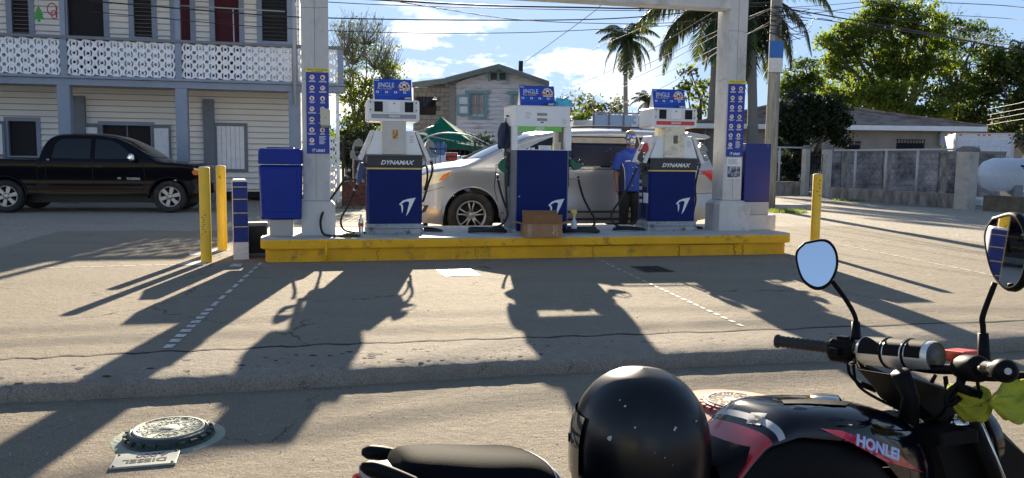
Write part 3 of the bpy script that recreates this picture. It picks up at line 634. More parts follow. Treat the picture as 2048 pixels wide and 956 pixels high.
def pump(label, s0, n0, grade, gm, colm, hoses, side_det=False):
    g = E('fuel_pump', label, 'fuel pump', ISL.W(s0, n0, ZT), RZ, 'two matching white and blue fuel pumps'); Q = pump_frame(s0, n0); D = .41
    mb = MB(); mb.box(-.368, .368, -.03, D+.02, 0, .064, M_base); mb.box(-.358, .358, -.018, D+.01, .067, .130, M_base); mb.build('base', g, bev=.006)
    mb = MB(); mb.prism([(-.345, .05), (-.315, .002), (.315, .002), (.345, .05), (.345, D-.02), (-.345, D-.02)], 'z', .131, 1.0, M_side); mb.build('housing', g)
    mb = MB(); mb.prism([(-.346, .055), (-.346, .035), (-.322, -.004), (.322, -.004), (.346, .035), (.346, .055)], 'z', .135, .818, M_pblue); mb.build('front_panel', g)
    bird(g, .155, -.0045, .335, .21, M_sw)
    mb = MB(); mb.prism([(-.348, .055), (-.348, .035), (-.322, -.007), (.322, -.007), (.348, .035), (.348, .055)], 'z', .819, .838, M_yl); mb.build('stripe', g)
    mb = MB(); mb.box(-.347, .347, -.012, .06, .840, .985, M_pband); mb.box(-.32, .325, -.018, -.0121, .852, .962, M_pband); mb.build('black_band', g, bev=.003)
    mb = MB(); mb.box(-.352, .352, -.025, D-.01, .986, 1.003, M_side); mb.build('band_cap', g)
    text('DYNAMAX', .072, M_sw, g, (.02, -.0185, .902), ext=.001, shear=.35, bold=.002, sx_=1.12)
    mb = MB(); mb.box(.33, .348, .10, .30, .2, .7, M_side); mb.box(-.3485, -.346, .09, .36, .16, .6, M_pblue); mb.build('side_door', g)
    # shoulders
    sh = [(-.345, 1.004), (.345, 1.004), (.245, 1.30), (-.245, 1.30)]
    mb = MB(); mb.prism(sh, 'y', .0, D-.01, M_pw); mb.build('shoulder', g, bev=.006)
    for sx_ in (-1, 1):
        mb = MB(); a = [(sx_*.455, .940), (sx_*.405, .925), (sx_*.250, 1.305), (sx_*.290, 1.305)]
        mb.prism(a if sx_ < 0 else a[::-1], 'y', -.012, D, M_pwd); mb.build('wing', g, bev=.006)
    mb = MB(); mb.box(-.155, .137, -.035, D-.08, 1.008, 1.42, colm); mb.build('column_panel', g, bev=.004)
    mb = MB(); mb.box(-.030, .035, -.0365, -.0352, 1.20, 1.31, M_or if grade == 'PREMIUM' else mat('brown sticker', (.25, .19, .08), .5, col2=(.06, .05, .03), scale=50, thr=(.4, .6))); mb.build('sticker', g)
    mb = MB()
    for k in range(5): mb.box(.185, .185+random.uniform(.04, .07), -.0015, -.0002, 1.235-.02*k, 1.240-.02*k, M_grey)
    mb.build('small_print', g)
    # head
    mb = MB(); mb.prism(rrect(.652, .266, .028, 4, -.021, 1.548), 'y', -.045, D+.04, M_pw, inset=.012); mb.build('head', g, bev=.002)
    h = -.046
    mb = MB(); mb.box(-.31, .27, h-.006, h, 1.522, 1.665, M_pwd); mb.build('head_bezel', g, bev=.003)
    for x0, x1 in ((-.255, -.152), (.121, .227)):
        mb = MB(); mb.box(x0, x1, h-.009, h-.0062, 1.532, 1.656, M_lcd); o = mb.build('display', g)
        mb = MB(); [mb.box(x0+.012, x1-.012-jit(.01), h-.0102, h-.0091, 1.545+.018*k, 1.548+.018*k, M_dgrey) for k in range(6)]; mb.build('display_lines', o)
    mb = MB(); mb.box(-.084, .060, h-.011, h-.0062, 1.528, 1.660, M_pw); o = mb.build('flap', g, bev=.002)
    mb = MB(); mb.cyl((-.012, h-.0112, 1.636), (-.012, h-.017, 1.636), .010, M_grey, 12); mb.build('flap_lock', o)
    mb = MB(); mb.box(-.290, .262, h-.008, h-.0005, 1.452, 1.502, gm); o = mb.build('grade_strip', g)
    text(grade, .033, M_sw, o, (-.01, h-.0085, 1.476), ext=.001, shear=.25, bold=.001)
    for x in (-.303, .262):
        for z in (1.555, 1.650): mb = MB(); mb.cyl((x, h-.006, z), (x, h-.010, z), .009, M_blk, 10); mb.build('screw', g)
    hoses(g, Q)
    return g
def boot(g, x, z, sx_, m=None):
    mb = MB(); p = [(-.085, -.03), (.055, -.03), (.05, .03), (.0, .075), (-.05, .04)]
    mb.prism([(x-sx_*a*-1, z+b) for a, b in p][::1 if sx_ > 0 else -1], 'y', .02, .14, m or M_gry, inset=.01); return mb.build('nozzle_boot', g, bev=.008)
def hoses1(g, Q):
    boot(g, -.44, 1.13, 1); boot(g, .44, 1.13, -1)
    e = nozzle(g, Q(706, 312, .06)+Vector((0, 0, .02)), (.15, 0, 1), M_gry, s=.85)
    hose(g, [Q(700, 338, .05), Q(688, 360, .04), Q(660, 400, .0), Q(642, 436, -.1), Q(645, 465, -.25)*1, (-.80, -.37, .02), (-.60, -.33, .016), (-.45, -.28, .016)], .015)
    mb = MB(); mb.prism([(-.47, .64), (-.41, .66), (-.37, .86), (-.43, .90), (-.45, .80)], 'y', .10, .15, mat('blue steel holster', (.03, .06, .2), .4)); mb.build('holster', g, bev=.005)
    nozzle(g, (-.445, .12, .74), (.35, 0, 1), M_gry, s=.9)
    hose(g, [(-.45, .15, .66), (-.52, .16, .50), (-.60, .15, .32), (-.67, .1, .18), (-.64, .05, .06), (-.50, .02, .02), (-.37, .02, .017)], .014)
    mb = MB(); mb.tube([(-.345, .2, .86), (-.42, .2, .88), (-.44, .16, .80)], .03, M_alu, 8); mb.build('hose_swivel', g)
    nozzle(g, (.44, .08, 1.03), (-.15, 0, 1), M_gry, s=.9)
    hose(g, [(.47, .1, .96), (.485, .1, .80), (.43, .12, .62), (.40, .14, .50), (.37, .16, .40)], .015)
    hose(g, [(.345, .2, .84), (.42, .2, .86), (.43, .18, .70), (.39, .16, .55)], .013)
    coil(g, (.45, .25, 0), .17, .16, 1.6, r=.014)
def hoses3(g, Q):
    boot(g, .44, 1.13, -1)
    mb = MB(); p = [(-.50, 1.10), (-.415, 1.075), (-.375, 1.14), (-.40, 1.215), (-.45, 1.20)]
    mb.prism(p, 'y', -.02, .09, M_red, inset=.008); mb.build('nozzle_cover', g, bev=.008)
    mb = MB(); mb.tube([(-.40, -.022, 1.225), (-.45, -.022, 1.205), (-.505, -.022, 1.11)], .008, M_sw, 6); mb.build('cover_edge', g)
    e = nozzle(g, (-.475, .03, 1.02), (.30, 0, 1), M_dgrey, s=.95)
    hose(g, [(-.50, .03, .93), (-.54, .03, .84), (-.60, .02, .70), (-.72, .0, .48), (-.86, -.02, .30), (-.90, -.04, .17), (-.80, -.05, .07), (-.62, -.04, .035), (-.48, .0, .02)], .015)
    coil(g, (-.62, .10, 0), .22, .16, 1.6, r=.014)
    hose(g, [(-.36, .16, .80), (-.40, .16, .76), (-.415, .16, .60), (-.40, .16, .35), (-.42, .12, .20), (-.55, .10, .08)], .016)
    mb = MB(); [mb.cyl((-.413+.003*k, .16, .70-.09*k), (-.411+.003*k, .16, .65-.09*k), .021, M_lg, 10) for k in range(4)]; mb.build('hose_sleeve', g)
    mb = MB(); mb.tube([(-.345, .15, .86), (-.39, .15, .86), (-.40, .14, .80)], .028, M_dgrey, 8); mb.build('hose_swivel', g)
    mb = MB(); mb.box(-.350, -.3486, .03, .20, .38, .52, M_sw); mb.build('side_label', g)
    nozzle(g, (.44, .08, 1.03), (-.15, 0, 1), M_gry, s=.9)
    hose(g, [(.46, .12, .95), (.42, .12, .80), (.39, .12, .60), (.405, .12, .42), (.38, .12, .28), (.37, .12, .2)], .014)
    coil(g, (.42, .25, 0), .13, .13, 1.3, r=.014)
pump('white and blue fuel pump with grey premium strip, leftmost on the island', 1.553, .52, 'PREMIUM', mat('grey strip', (.30, .31, .33), .4), M_beip, hoses1)
pump('white and blue fuel pump with red regular strip, on the right beside the attendant', 5.372, .63, 'REGULAR', mat('red strip', (.62, .05, .04), .4), M_beiy, hoses3)
topper('blue advert sign standing on the premium pump at left', 1.553, .50, -.018, 1.682)
topper('blue advert sign standing on the regular pump at right', 5.372, .66, -.058, 1.682)
# ------------------------------------------------------------- middle diesel pump
s2, n2 = 3.455, .47
g = E('diesel_pump', 'wide diesel fuel pump with green strip, open window and plain blue front in the middle', 'fuel pump', ISL.W(s2, n2, ZT), RZ)
M_pg = mat('pump grey steel', (.17, .19, .23), .42, .3, .1, dirt=.3, dcol=(.3, .3, .32), dscale=3)
D2 = .62
def plan(wf, ch, y0=0.0): return [(-wf/2, y0), (wf/2, y0), (wf/2+ch, y0+.10), (wf/2+ch, D2-.1), (wf/2, D2), (-wf/2, D2), (-wf/2-ch, D2-.1), (-wf/2-ch, y0+.10)]
mb = MB(); mb.prism(plan(.73, .03), 'z', .0, .055, M_base); mb.prism(plan(.72, .03), 'z', .056, 1.08, M_pg); mb.build('lower_cabinet', g, bev=.004)
mb = MB(); mb.box(-.335, .345, -.010, -.0005, .03, 1.083, M_pblue); o = mb.build('front_panel', g, bev=.002)
mb = MB(); mb.cyl((-.30, -.0105, .48), (-.30, -.016, .48), .012, M_alu); mb.build('lock', o)
bird(g, .20, -.0105, .32, .22, M_sw)
for x0, x1 in ((-.395, -.33), (.315, .395)):
    mb = MB(); mb.box(x0, x1, .0, .10, 1.081, 1.39, M_pw); mb.box(x0, x1, D2-.1, D2, 1.081, 1.39, M_pw); mb.box(x0, x0+.04 if x0 < 0 else x0+.035, .101, D2-.101, 1.081, 1.39, M_pg) if x0 < 0 else mb.box(x1-.03, x1, .101, D2-.101, 1.081, 1.39, M_pg)
    mb.build('window_post', g, bev=.003)
mb = MB(); mb.box(-.33, .258, -.008, .02, 1.325, 1.388, M_gsign); o = mb.build('grade_strip', g)
text('DIESEL', .042, M_sw, o, (-.035, -.0085, 1.362), ext=.001, shear=.25, bold=.001)
mb = MB(); mb.box(-.33, .315, -.004, .01, 1.084, 1.092, M_pw); mb.build('shelf_edge', g)
mb = MB(); mb.prism(plan(.735, .035, -.006), 'z', 1.392, 1.645, M_pw); mb.build('head', g, bev=.008)
mb = MB(); mb.prism(plan(.745, .035, -.01), 'z', 1.646, 1.656, M_pwd); mb.build('head_lid', g)
for z in (1.545, 1.478):
    mb = MB(); mb.box(-.075, .06, -.0075, -.0062, z-.018, z+.018, M_lcdg); mb.build('display', g)
mb = MB(); mb.box(-.03, .015, -.0075, -.0062, 1.435, 1.45, M_dgrey); mb.build('display_small', g)
mb = MB()
for k in range(4): mb.box(-.23, -.23+random.uniform(.05, .09), -.0072, -.0062, 1.56-.022*k, 1.565-.022*k, M_gry); mb.box(.26, .26+random.uniform(.04, .07), -.0072, -.0062, 1.49-.022*k, 1.495-.022*k, M_gry)
mb.build('small_print', g)
for sx_ in (-1, 1):
    x = sx_*.40
    mb = MB(); mb.box(min(x, x+sx_*.05), max(x, x+sx_*.05), .18, .30, 1.0, 1.06, M_dgrey); mb.box(min(x, x+sx_*.035), max(x, x+sx_*.035), .2, .3, .60, 1.0, M_dgrey); mb.build('nozzle_boot', g, bev=.006)
    mb = MB(); mb.cyl((sx_*.40, .22, 1.52), (sx_*.435, .22, 1.53), .012, M_dgrey, 8); mb.build('hose_arm', g)
Q2 = pump_frame(s2, n2)
nozzle(g, (-.485, .20, .90), (.55, 0, .85), M_green, s=1.15); nozzle(g, (.49, .20, .90), (-.5, 0, .85), M_green, s=1.15)
hose(g, [(-.55, .20, .76), (-.535, .2, .66), (-.50, .2, .52), (-.46, .2, .40), (-.42, .2, .30), (-.42, .18, .20), (-.50, .15, .10), (-.66, .14, .05)], .015)
hose(g, [(-.43, .26, 1.50), (-.44, .26, 1.3), (-.43, .26, 1.0), (-.43, .24, .7), (-.42, .22, .45), (-.42, .2, .3)], .013)
hose(g, [(.56, .20, .76), (.57, .2, .68), (.61, .2, .54), (.66, .2, .42), (.72, .18, .30), (.78, .15, .18), (.76, .10, .08), (.66, .06, .045)], .016)
hose(g, [(.43, .26, 1.50), (.45, .26, 1.3), (.44, .25, 1.15), (.42, .25, 1.05)], .013)
coil(g, (-.72, .10, 0), .25, .15, 3.2, r=.017); coil(g, (.52, -.03, 0), .24, .15, 3.4, r=.017)
topper('blue advert sign standing on the diesel pump in the middle', s2, n2+.03, -.053, 1.657)
def loose(name, label, cat, mbx, s, n, z, rz=0, **k):
    o = mbx.build(name, None, **k); o.location = ISL.W(s, n, z); o.rotation_euler = (0, 0, RZ+rz); return tag(o, label, cat)
# things inside the window
M_card = mat('cardboard', (.36, .19, .09), .75, var=.1, scale=6, dirt=.3, dcol=(.5, .33, .2), dthr=(.6, .7), dscale=15)
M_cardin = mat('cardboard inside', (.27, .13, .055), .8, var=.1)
mb = MB(); mb.box(-.075, .075, -.04, .04, 0, .065, M_wht); loose('paper_box', 'white box lying in the window of the diesel pump', 'box', mb, s2+.06, n2+.08, ZT+1.082, .1)
mb = MB(); mb.box(-.035, .035, -.03, .03, 0, .035, mat('violet print box', (.35, .3, .6), .5, col2=(.8, .8, .8), scale=25, thr=(.45, .55))); loose('small_carton', 'small violet printed carton in the diesel pump window', 'box', mb, s2-.13, n2+.06, ZT+1.082)
mb = MB(); mb.box(-.09, .09, -.05, .05, 0, .012, M_wht); loose('paper_pad', 'white paper pad at the left end of the diesel pump window', 'paper', mb, s2-.24, n2+.07, ZT+1.082)
for i, (x, h) in enumerate(((.185, .10), (.215, .105), (.245, .11))):
    mb = MB(); mb.box(-.013, .013, -.05, .05, 0, h, M_bei); loose('beige_binder', ('short beige binder nearest the white box in the diesel pump window', 'middle beige binder of three in the diesel pump window', 'tallest beige binder by the right post of the diesel pump window')[i], 'binder', mb, s2+x, n2+.08, ZT+1.082)
# ------------------------------------------------------------- things on the island
cbx = E('cardboard_box', 'open brown cardboard box with raised flaps at the foot of the diesel pump', 'box', ISL.W(3.34, .02, ZT), RZ+R(-7))
hw, hd, hh, t = .245, .14, .165, .004
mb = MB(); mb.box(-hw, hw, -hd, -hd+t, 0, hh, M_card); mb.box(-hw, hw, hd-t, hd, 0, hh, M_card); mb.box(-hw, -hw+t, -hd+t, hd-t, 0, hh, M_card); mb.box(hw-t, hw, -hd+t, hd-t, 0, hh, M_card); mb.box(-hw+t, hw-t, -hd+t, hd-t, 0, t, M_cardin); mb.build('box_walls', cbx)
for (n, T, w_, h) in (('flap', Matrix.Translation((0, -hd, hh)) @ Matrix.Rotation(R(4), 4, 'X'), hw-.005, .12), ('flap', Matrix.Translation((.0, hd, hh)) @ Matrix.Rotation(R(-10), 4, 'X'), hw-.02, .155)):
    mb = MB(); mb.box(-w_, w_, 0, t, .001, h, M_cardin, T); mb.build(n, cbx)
for sx_ in (-1, 1):
    T = Matrix.Translation((sx_*hw, 0, hh)) @ Matrix.Rotation(sx_*R(80), 4, 'Y'); mb = MB(); mb.box(0, t, -hd+.01, hd-.01, .001, .125, M_card, T); mb.build('flap', cbx)
mb = MB(); mb.box(-.19, -.14, -hd-.0012, -hd-.0002, .0, hh, mat('parcel tape', (.42, .27, .15), .4)); mb.build('tape', cbx)
mb = MB()
for k in range(26): x, z = .16+jit(.028), .085+jit(.06); mb.box(x-.006-abs(jit(.01)), x+.006, -hd-.0014, -hd-.0004, z-.002, z+.0025, M_bei)
mb.build('torn_label', cbx)
sp = E('spray_bottle', 'clear spray bottle with yellow trigger head standing inside the hose coil', 'spray bottle', ISL.W(3.905, .46, ZT), RZ)
M_clr = mat('cloudy plastic', (.6, .64, .66), .25, var=.05)
mb = MB(); mb.lathe([(0, 0), (.038, .0), (.04, .01), (.04, .12), (.03, .16), (.014, .19), (.014, .21)], M_clr, 20); mb.build('bottle', sp)
mb = MB(); mb.cyl((0, 0, .21), (0, 0, .24), .018, M_yl, 12); mb.prism([(-.05, .27), (-.045, .30), (.02, .305), (.04, .28), (.015, .24), (-.01, .24), (-.012, .265)], 'y', -.012, .012, M_yl); mb.prism([(-.035, .225), (-.028, .225), (-.012, .265), (-.022, .268)], 'y', -.006, .006, M_yl); mb.build('spray_head', sp, bev=.002)
wb = E('drink_bottle', 'clear plastic drink bottle with red label left of the premium pump', 'bottle', ISL.W(1.115, .22, ZT), RZ)
M_pet = mat('clear plastic', (.55, .58, .58), .12, var=.05, trans=.6)
mb = MB(); mb.lathe([(0, 0), (.028, 0), (.032, .01), (.031, .05), (.033, .1), (.031, .15), (.032, .17), (.025, .205), (.013, .235), (.0125, .25)], M_pet, 20); mb.build('bottle', wb)
mb = MB(); mb.lathe([(.0335, .13), (.0335, .165)], M_red, 20); mb.build('label_band', wb)
mb = MB(); mb.lathe([(0, .272), (.014, .272), (.0145, .25), (.0, .25)], M_sw, 14); mb.build('bottle_cap', wb)
def crumple(name, label, cat, mtl, sz, seed, loc, rz=0, amp=.25, sub=3, thin=None, flat=.3, fine=1.0):
    bm = bmesh.new(); bmesh.ops.create_icosphere(bm, subdivisions=sub+1, radius=1)
    from mathutils import noise
    for v in bm.verts:
        d = noise.noise(v.co*2.1+Vector((seed, 0, 0)))+.6*noise.noise(v.co*5+Vector((0, seed, 0)))+.35*fine*abs(noise.noise(v.co*10+Vector((0, seed, 3))))+(1-fine)*.9*(abs(noise.noise(Vector((v.co.x*1.6, v.co.y*2, v.co.z*5.5))+Vector((seed, 3, 0))))**.7)
        v.co *= 1+amp*d; v.co = Vector((v.co.x*sz[0], v.co.y*sz[1], max(v.co.z, -flat)*sz[2]+flat*sz[2]))
    me = bpy.data.meshes.new(name); bm.to_mesh(me); bm.free(); me.materials.append(mtl); me.polygons.foreach_set('use_smooth', [True]*len(me.polygons))
    o = bpy.data.objects.new(name, me); COL.objects.link(o); o.location = loc; o.rotation_euler = (0, 0, rz)
    return tag(o, label, cat)
crumple('green_rag', 'dark olive rag crumpled on the island left of the premium pump', 'rag', mat('olive cloth', (.10, .11, .03), .9, col2=(.03, .03, .015), scale=20, bump=.4), (.10, .05, .035), 3, ISL.W(.985, .19, ZT), RZ, .5)
M_bag = mat('light blue plastic bag', (.10, .50, .66), .3, var=.25, scale=6)
crumple('plastic_bag', 'light blue crumpled plastic bag on top of the diesel pump', 'bag', M_bag, (.135, .08, .085), 11, ISL.W(3.755, n2+.14, ZT+1.657), RZ, .42, sub=3)
# jacket hanging from the left side of the diesel pump
M_jk = mat('dark blue jacket cloth', (.035, .045, .075), .85, var=.2, bump=.3, bscale=150)
rows = []
for k in range(15):
    t_ = k/14; z = 1.44-.33*t_; row = []
    for j in range(17):
        a = 2*math.pi*j/16; wx = .035+.05*math.sin(min(1, t_*1.9)*math.pi*.5)-.02*max(0, t_-.7)*2; wy = .03+.09*t_
        f_ = 1+.28*math.sin(3*a+t_*3)+.14*math.sin(5*a+t_*5+1); row.append((-.455+wx*f_*math.cos(a)-.02*t_, .24+wy*f_*math.sin(a), z+.02*math.sin(2*a+1)*t_))
    rows.append(row)
rows.insert(0, [(-.43, .24, 1.455)]*17)
mb = MB(); mb.grid(rows, M_jk); o = mb.build('jacket', None, sub=1); o.location = ISL.W(s2, n2, ZT); o.rotation_euler = (0, 0, RZ); tag(o, 'dark blue jacket hanging on the left side of the diesel pump', 'jacket')
# ================================================================== vehicles
M_tyre = mat('tyre rubber', (.018, .018, .018), .8, bump=.3, bscale=60, dirt=.35, dcol=(.16, .12, .08), dthr=(.5, .7))
M_rim = mat('alloy', (.45, .44, .43), .35, .7, .06)
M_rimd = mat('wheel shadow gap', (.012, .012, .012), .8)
M_gls = mat('car glass', (.004, .005, .007), .05, 0, .05, spec=.45, coat=.1)
M_trim = mat('black trim', (.015, .015, .015), .55)
M_silv = mat('silver paint', (.34, .35, .365), .30, .45, .04, scale=2, coat=.7)
M_blkp = mat('black paint', (.0025, .003, .006), .14, .0, .05, coat=.06, spec=.12)
M_chr = mat('chrome', (.75, .76, .78), .08, 1, .02)
M_amb = mat('amber lens', (.75, .20, .03), .15, coat=.5)
M_lens = mat('clear lens', (.85, .78, .55), .25, 0, .15, scale=10, coat=.8)
M_tail = mat('red lens', (.55, .012, .02), .12, coat=.8)
M_plast = mat('interior grey', (.09, .085, .08), .8)
def interp(tab, x):
    if x <= tab[0][0]: return tab[0][1]
    for (a, b), (c, d) in zip(tab, tab[1:]):
        if x <= c: t = (x-a)/(c-a) if c > a else 1; return b+(d-b)*t
    return tab[-1][1]
def smooth_tab(tab, n=6):
    p = bez([(a, b, 0) for a, b in tab], n); return [(q.x, q.y) for q in p]
class Car:
    def __init__(s, L_, W, top, bot, belt, tumble, fr, rr_, rc, arches, ra, wz, camber=.05):
        s.L, s.W, s.top, s.bot, s.belt, s.tum, s.fr, s.rr, s.rc, s.ar, s.ra, s.wz, s.camber = L_, W, smooth_tab(top, 4), bot, belt, tumble, fr, rr_, rc, arches, ra, wz, camber
    def zt(s, x): return interp(s.top, x)
    def Wx(s, x):
        w_ = s.W
        if x < s.fr[0]: w_ -= s.fr[1]*(1-x/s.fr[0])**s.fr[2]
        if x > s.L-s.rr[0]: w_ -= s.rr[1]*(1-(s.L-x)/s.rr[0])**s.rr[2]
        return w_
    def Y(s, x, z):
        y = s.Wx(x)
        if z > s.belt: y -= s.tum*(z-s.belt)+.10*(z-s.belt)**2
        if z < .55: y -= .06*((.55-z)/.4)**2
        y -= .012*math.cos((z-.75)*9) if z < s.belt else .012*math.cos((s.belt-.75)*9)
        return y
    def zs(s, x): return s.zt(x)-interp(s.rc, x)
    def zbo(s, x):
        z = interp(s.bot, x)
        for xc in s.ar:
            if abs(x-xc) < s.ra: z = max(z, s.wz+math.sqrt(s.ra**2-(x-xc)**2))
        return z
    def topz(s, x, y):
        Yk = s.Y(x, s.zs(x)); t = min(1, abs(y)/Yk); return s.zs(x)+(s.zt(x)-s.zs(x))*(1-t**2.6)**(1/2.6)
    def section(s, x, nl=14, na=12):
        zb, zs_, zt_ = s.zbo(x), s.zs(x), s.zt(x); half = []
        for k in range(nl): z = zb+(zs_-zb)*k/(nl-1); half.append((s.Y(x, z), z))
        Yk = s.Y(x, zs_)
        for k in range(1, na+1):
            a = math.pi/2*k/na; c = math.cos(a)**(2/2.6) if k < na else 0; si = math.sin(a)**(2/2.6); half.append((Yk*c, zs_+(zt_-zs_)*si))
        return [(x, -y, z) for y, z in half]+[(x, y, z) for y, z in reversed(half[:-1])]
    def body(s, parent, m, name='body'):
        xs = set([0, .01, .03, .06, s.L-.06, s.L-.02, s.L]); x = 0
        while x < s.L: xs.add(round(x, 3)); x += .05
        for xc in s.ar:
            for k in range(25): xs.add(xc-s.ra*math.cos(math.pi*k/24))
        xs = sorted(q for q in xs if 0 <= q <= s.L)
        rows = [s.section(x) for x in xs]; mb = MB(); mb.grid(rows, m, True)
        for r_, rev in ((rows[0], 0), (rows[-1], 1)):
            n = len(r_); c = (r_[0][0], 0, .75); mb.add(r_+[c], [((i, i+1, n) if rev else (i+1, i, n)) for i in range(n-1)]+[((n-1, 0, n) if rev else (0, n-1, n))], m, False)
        # underbody, narrower and dark
        mb.box(.25, s.L-.25, -s.W*.62, s.W*.62, .22, .6, M_trim)
        return mb.build(name, parent)
    def side(s, poly, sg, m, off=.004, parent=None, name='window', res=.09, th=0):
        """patch with outline poly (x,z) laid on the body side"""
        P_ = []
        for i in range(len(poly)):
            a, b = Vector(poly[i]), Vector(poly[(i+1) % len(poly)]); k = max(1, int((b-a).length/res))
            P_ += [a.lerp(b, j/k) for j in range(k)]
        nb = len(P_); xs = [p.x for p in P_]; zs_ = [p.y for p in P_]
        def inside(x, z):
            c = False
            for i in range(nb):
                a, b = P_[i], P_[i-1]
                if (a.y > z) != (b.y > z) and x < (b.x-a.x)*(z-a.y)/(b.y-a.y)+a.x: c = not c
            return c
        extra = []; x = min(xs)+res/2
        while x < max(xs):
            z = min(zs_)+res/2
            while z < max(zs_):
                if inside(x, z) and min((Vector((x, z))-p).length for p in P_) > res*.45: extra.append(Vector((x, z)))
                z += res
            x += res
        r_ = delaunay_2d_cdt(P_+extra, [], [list(range(nb))], 1, 1e-5)
        vs_ = [(v.x, sg*(s.Y(v.x, v.y)+off), v.y) for v in r_[0]]
        fs = [tuple(f) if sg < 0 else tuple(reversed(f)) for f in r_[2]]
        mb = MB(); mb.add(vs_, fs, m, True); return mb.build(name, parent)
    def line(s, pts, sg, parent, r=.004, m=None, off=.0, name='panel_gap', n=8):
        c = []
        for a, b in zip(pts, pts[1:]):
            for k in range(n): c.append((a[0]+(b[0]-a[0])*k/n, a[1]+(b[1]-a[1])*k/n))
        c.append(pts[-1]); mb = MB(); mb.tube([(x, sg*(s.Y(x, z)+off), z) for x, z in c], r, m or M_trim, 5); return mb.build(name, parent)
    def arch(s, xc, sg, parent, m, w_=.03, rr_=None):
        c = []; ra = rr_ or s.ra
        for k in range(25): a = math.pi*(-.02+1.04*k/24); x, z = xc+ra*math.cos(a), s.wz+ra*math.sin(a); c.append((x, sg*(s.Y(x, max(z, s.bot[0][1]))+.002), z))
        mb = MB(); mb.tube(c, w_, m, 8); return mb.build('wheel_arch', parent)
def wheel(parent, x, y, z, r, wd, rim_r, sg, spokes, style, steer=0):
    T = Matrix.Translation((x, y, z)) @ Matrix.Rotation(steer, 4, 'Z') @ Matrix.Rotation(sg*math.pi/2*-1, 4, 'X')
    # local z of lathe -> outward
    w_ = E('wheel', None, None); w_.parent = parent
    if 'label' in w_: del w_['label']
    mb = MB(); mb.lathe([(rim_r, -wd/2), (rim_r, wd*.42), (rim_r+.012, wd*.5), (r*.86, wd*.53), (r*.96, wd*.46), (r, wd*.32), (r, -wd*.4), (r*.9, -wd/2), (rim_r, -wd/2)], M_tyre, 48, T)
    for k in range(60): Tk = T @ Matrix.Rotation(2*math.pi*k/60, 4, 'Z'); mb.box(r-.004, r+.004, -.008, .008, wd*.05, wd*.38, M_tyre, Tk); mb.box(r-.004, r+.004, -.008, .008, -wd*.38, -.01, M_tyre, Tk)
    t_ = mb.build('tyre', w_)
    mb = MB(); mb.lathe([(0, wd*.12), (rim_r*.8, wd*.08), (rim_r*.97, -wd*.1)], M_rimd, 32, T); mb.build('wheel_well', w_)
    mb = MB(); mb.lathe([(rim_r*.88, wd*.30), (rim_r*.93, wd*.42), (rim_r, wd*.44), (rim_r*1.005, wd*.3), (rim_r*.9, wd*.1), (rim_r*.87, wd*.12)], M_rim, 40, T)
    for k in range(spokes):
        Tk = T @ Matrix.Rotation(2*math.pi*(k+.25)/spokes, 4, 'Z')
        if style == 'fork':
            for s_ in (-1, 1): mb.tube([(rim_r*.20, s_*.01, wd*.36), (rim_r*.55, s_*.024, wd*.36), (rim_r*.92, s_*.048, wd*.34)], [.018, .012, .013], M_rim, 6, Tk)
        else: mb.prism([(rim_r*.15, -.035), (rim_r*.93, -.05), (rim_r*.93, .05), (rim_r*.15, .035)], 'z', wd*.24, wd*.36, M_rim, Tk, inset=.008)
    mb.lathe([(0, wd*.42), (rim_r*.14, wd*.42), (rim_r*.30, wd*.36), (rim_r*.32, wd*.2)], M_rim, 24, T)
    mb.build('rim', w_)
    mb = MB()
    for k in range(5): Tk = T @ Matrix.Rotation(2*math.pi*k/5, 4, 'Z'); mb.cyl((rim_r*.24, 0, wd*.37), (rim_r*.24, 0, wd*.40), .012, M_rimd, 8, M=Tk)
    mb.build('lug_nuts', w_)
# ---------------------------------------------------------------- minivan
VA = G(943, 476); VA = P(943, 476, 12.38); vq = Vector((VA.x, VA.y, .1)); va = R(12.6)
vu = Vector((math.cos(va), math.sin(va), 0)); vn = Vector((-vu.y, vu.x, 0)); XF = .93
vo_ = vq-vu*XF+vn*.96
van = E('minivan', 'silver minivan with tinted windows parked behind the fuel pumps', 'minivan', vo_, va)
top = [(0, .60), (.03, .80), (.09, .96), (.28, 1.08), (.6, 1.15), (.90, 1.20), (1.3, 1.39), (1.7, 1.56), (2.0, 1.665), (2.4, 1.72), (3.2, 1.75), (4.2, 1.73), (4.62, 1.69), (4.80, 1.50), (4.97, 1.12), (5.05, .95), (5.08, .80)]
V = Car(5.08, .975, top, [(0, .26), (.5, .22), (4.5, .24), (5.08, .34)], 1.08, .26, (.75, .42, 2.4), (.45, .17, 2.2), [(0, .12), (.3, .12), (.9, .10), (1.6, .12), (2.4, .13), (4.6, .12), (5.08, .1)], (XF, XF+3.03), .435, .365)
V.body(van, M_silv)
sg = -1
gl = E('glasshouse', None, None); bpy.data.objects.remove(gl)
V.side([(1.27, 1.13), (1.60, 1.30), (2.0, 1.50), (2.22, 1.585), (2.35, 1.60), (2.35, 1.12)], sg, M_gls, parent=van)
V.side([(2.45, 1.115), (2.45, 1.605), (3.55, 1.61), (3.62, 1.12)], sg, M_gls, parent=van)
V.side([(3.74, 1.13), (3.66, 1.605), (4.42, 1.58), (4.62, 1.30), (4.66, 1.16)], sg, M_gls, parent=van)
M_screen = mat('window sunshade film', (.003, .007, .025), .4, 0, .3, col2=(.10, .14, .25), scale=26, thr=(.64, .69), spec=.25)
V.side([(2.55, 1.14), (2.55, 1.46), (3.50, 1.46), (3.54, 1.14)], sg, M_screen, off=.006, parent=van, name='sun_shade')
M_sheet = mat('beige headliner', (.30, .27, .22), .7)
V.side([(2.50, 1.50), (2.50, 1.585), (3.52, 1.59), (3.53, 1.50)], sg, M_sheet, off=.006, parent=van, name='shade_strip')
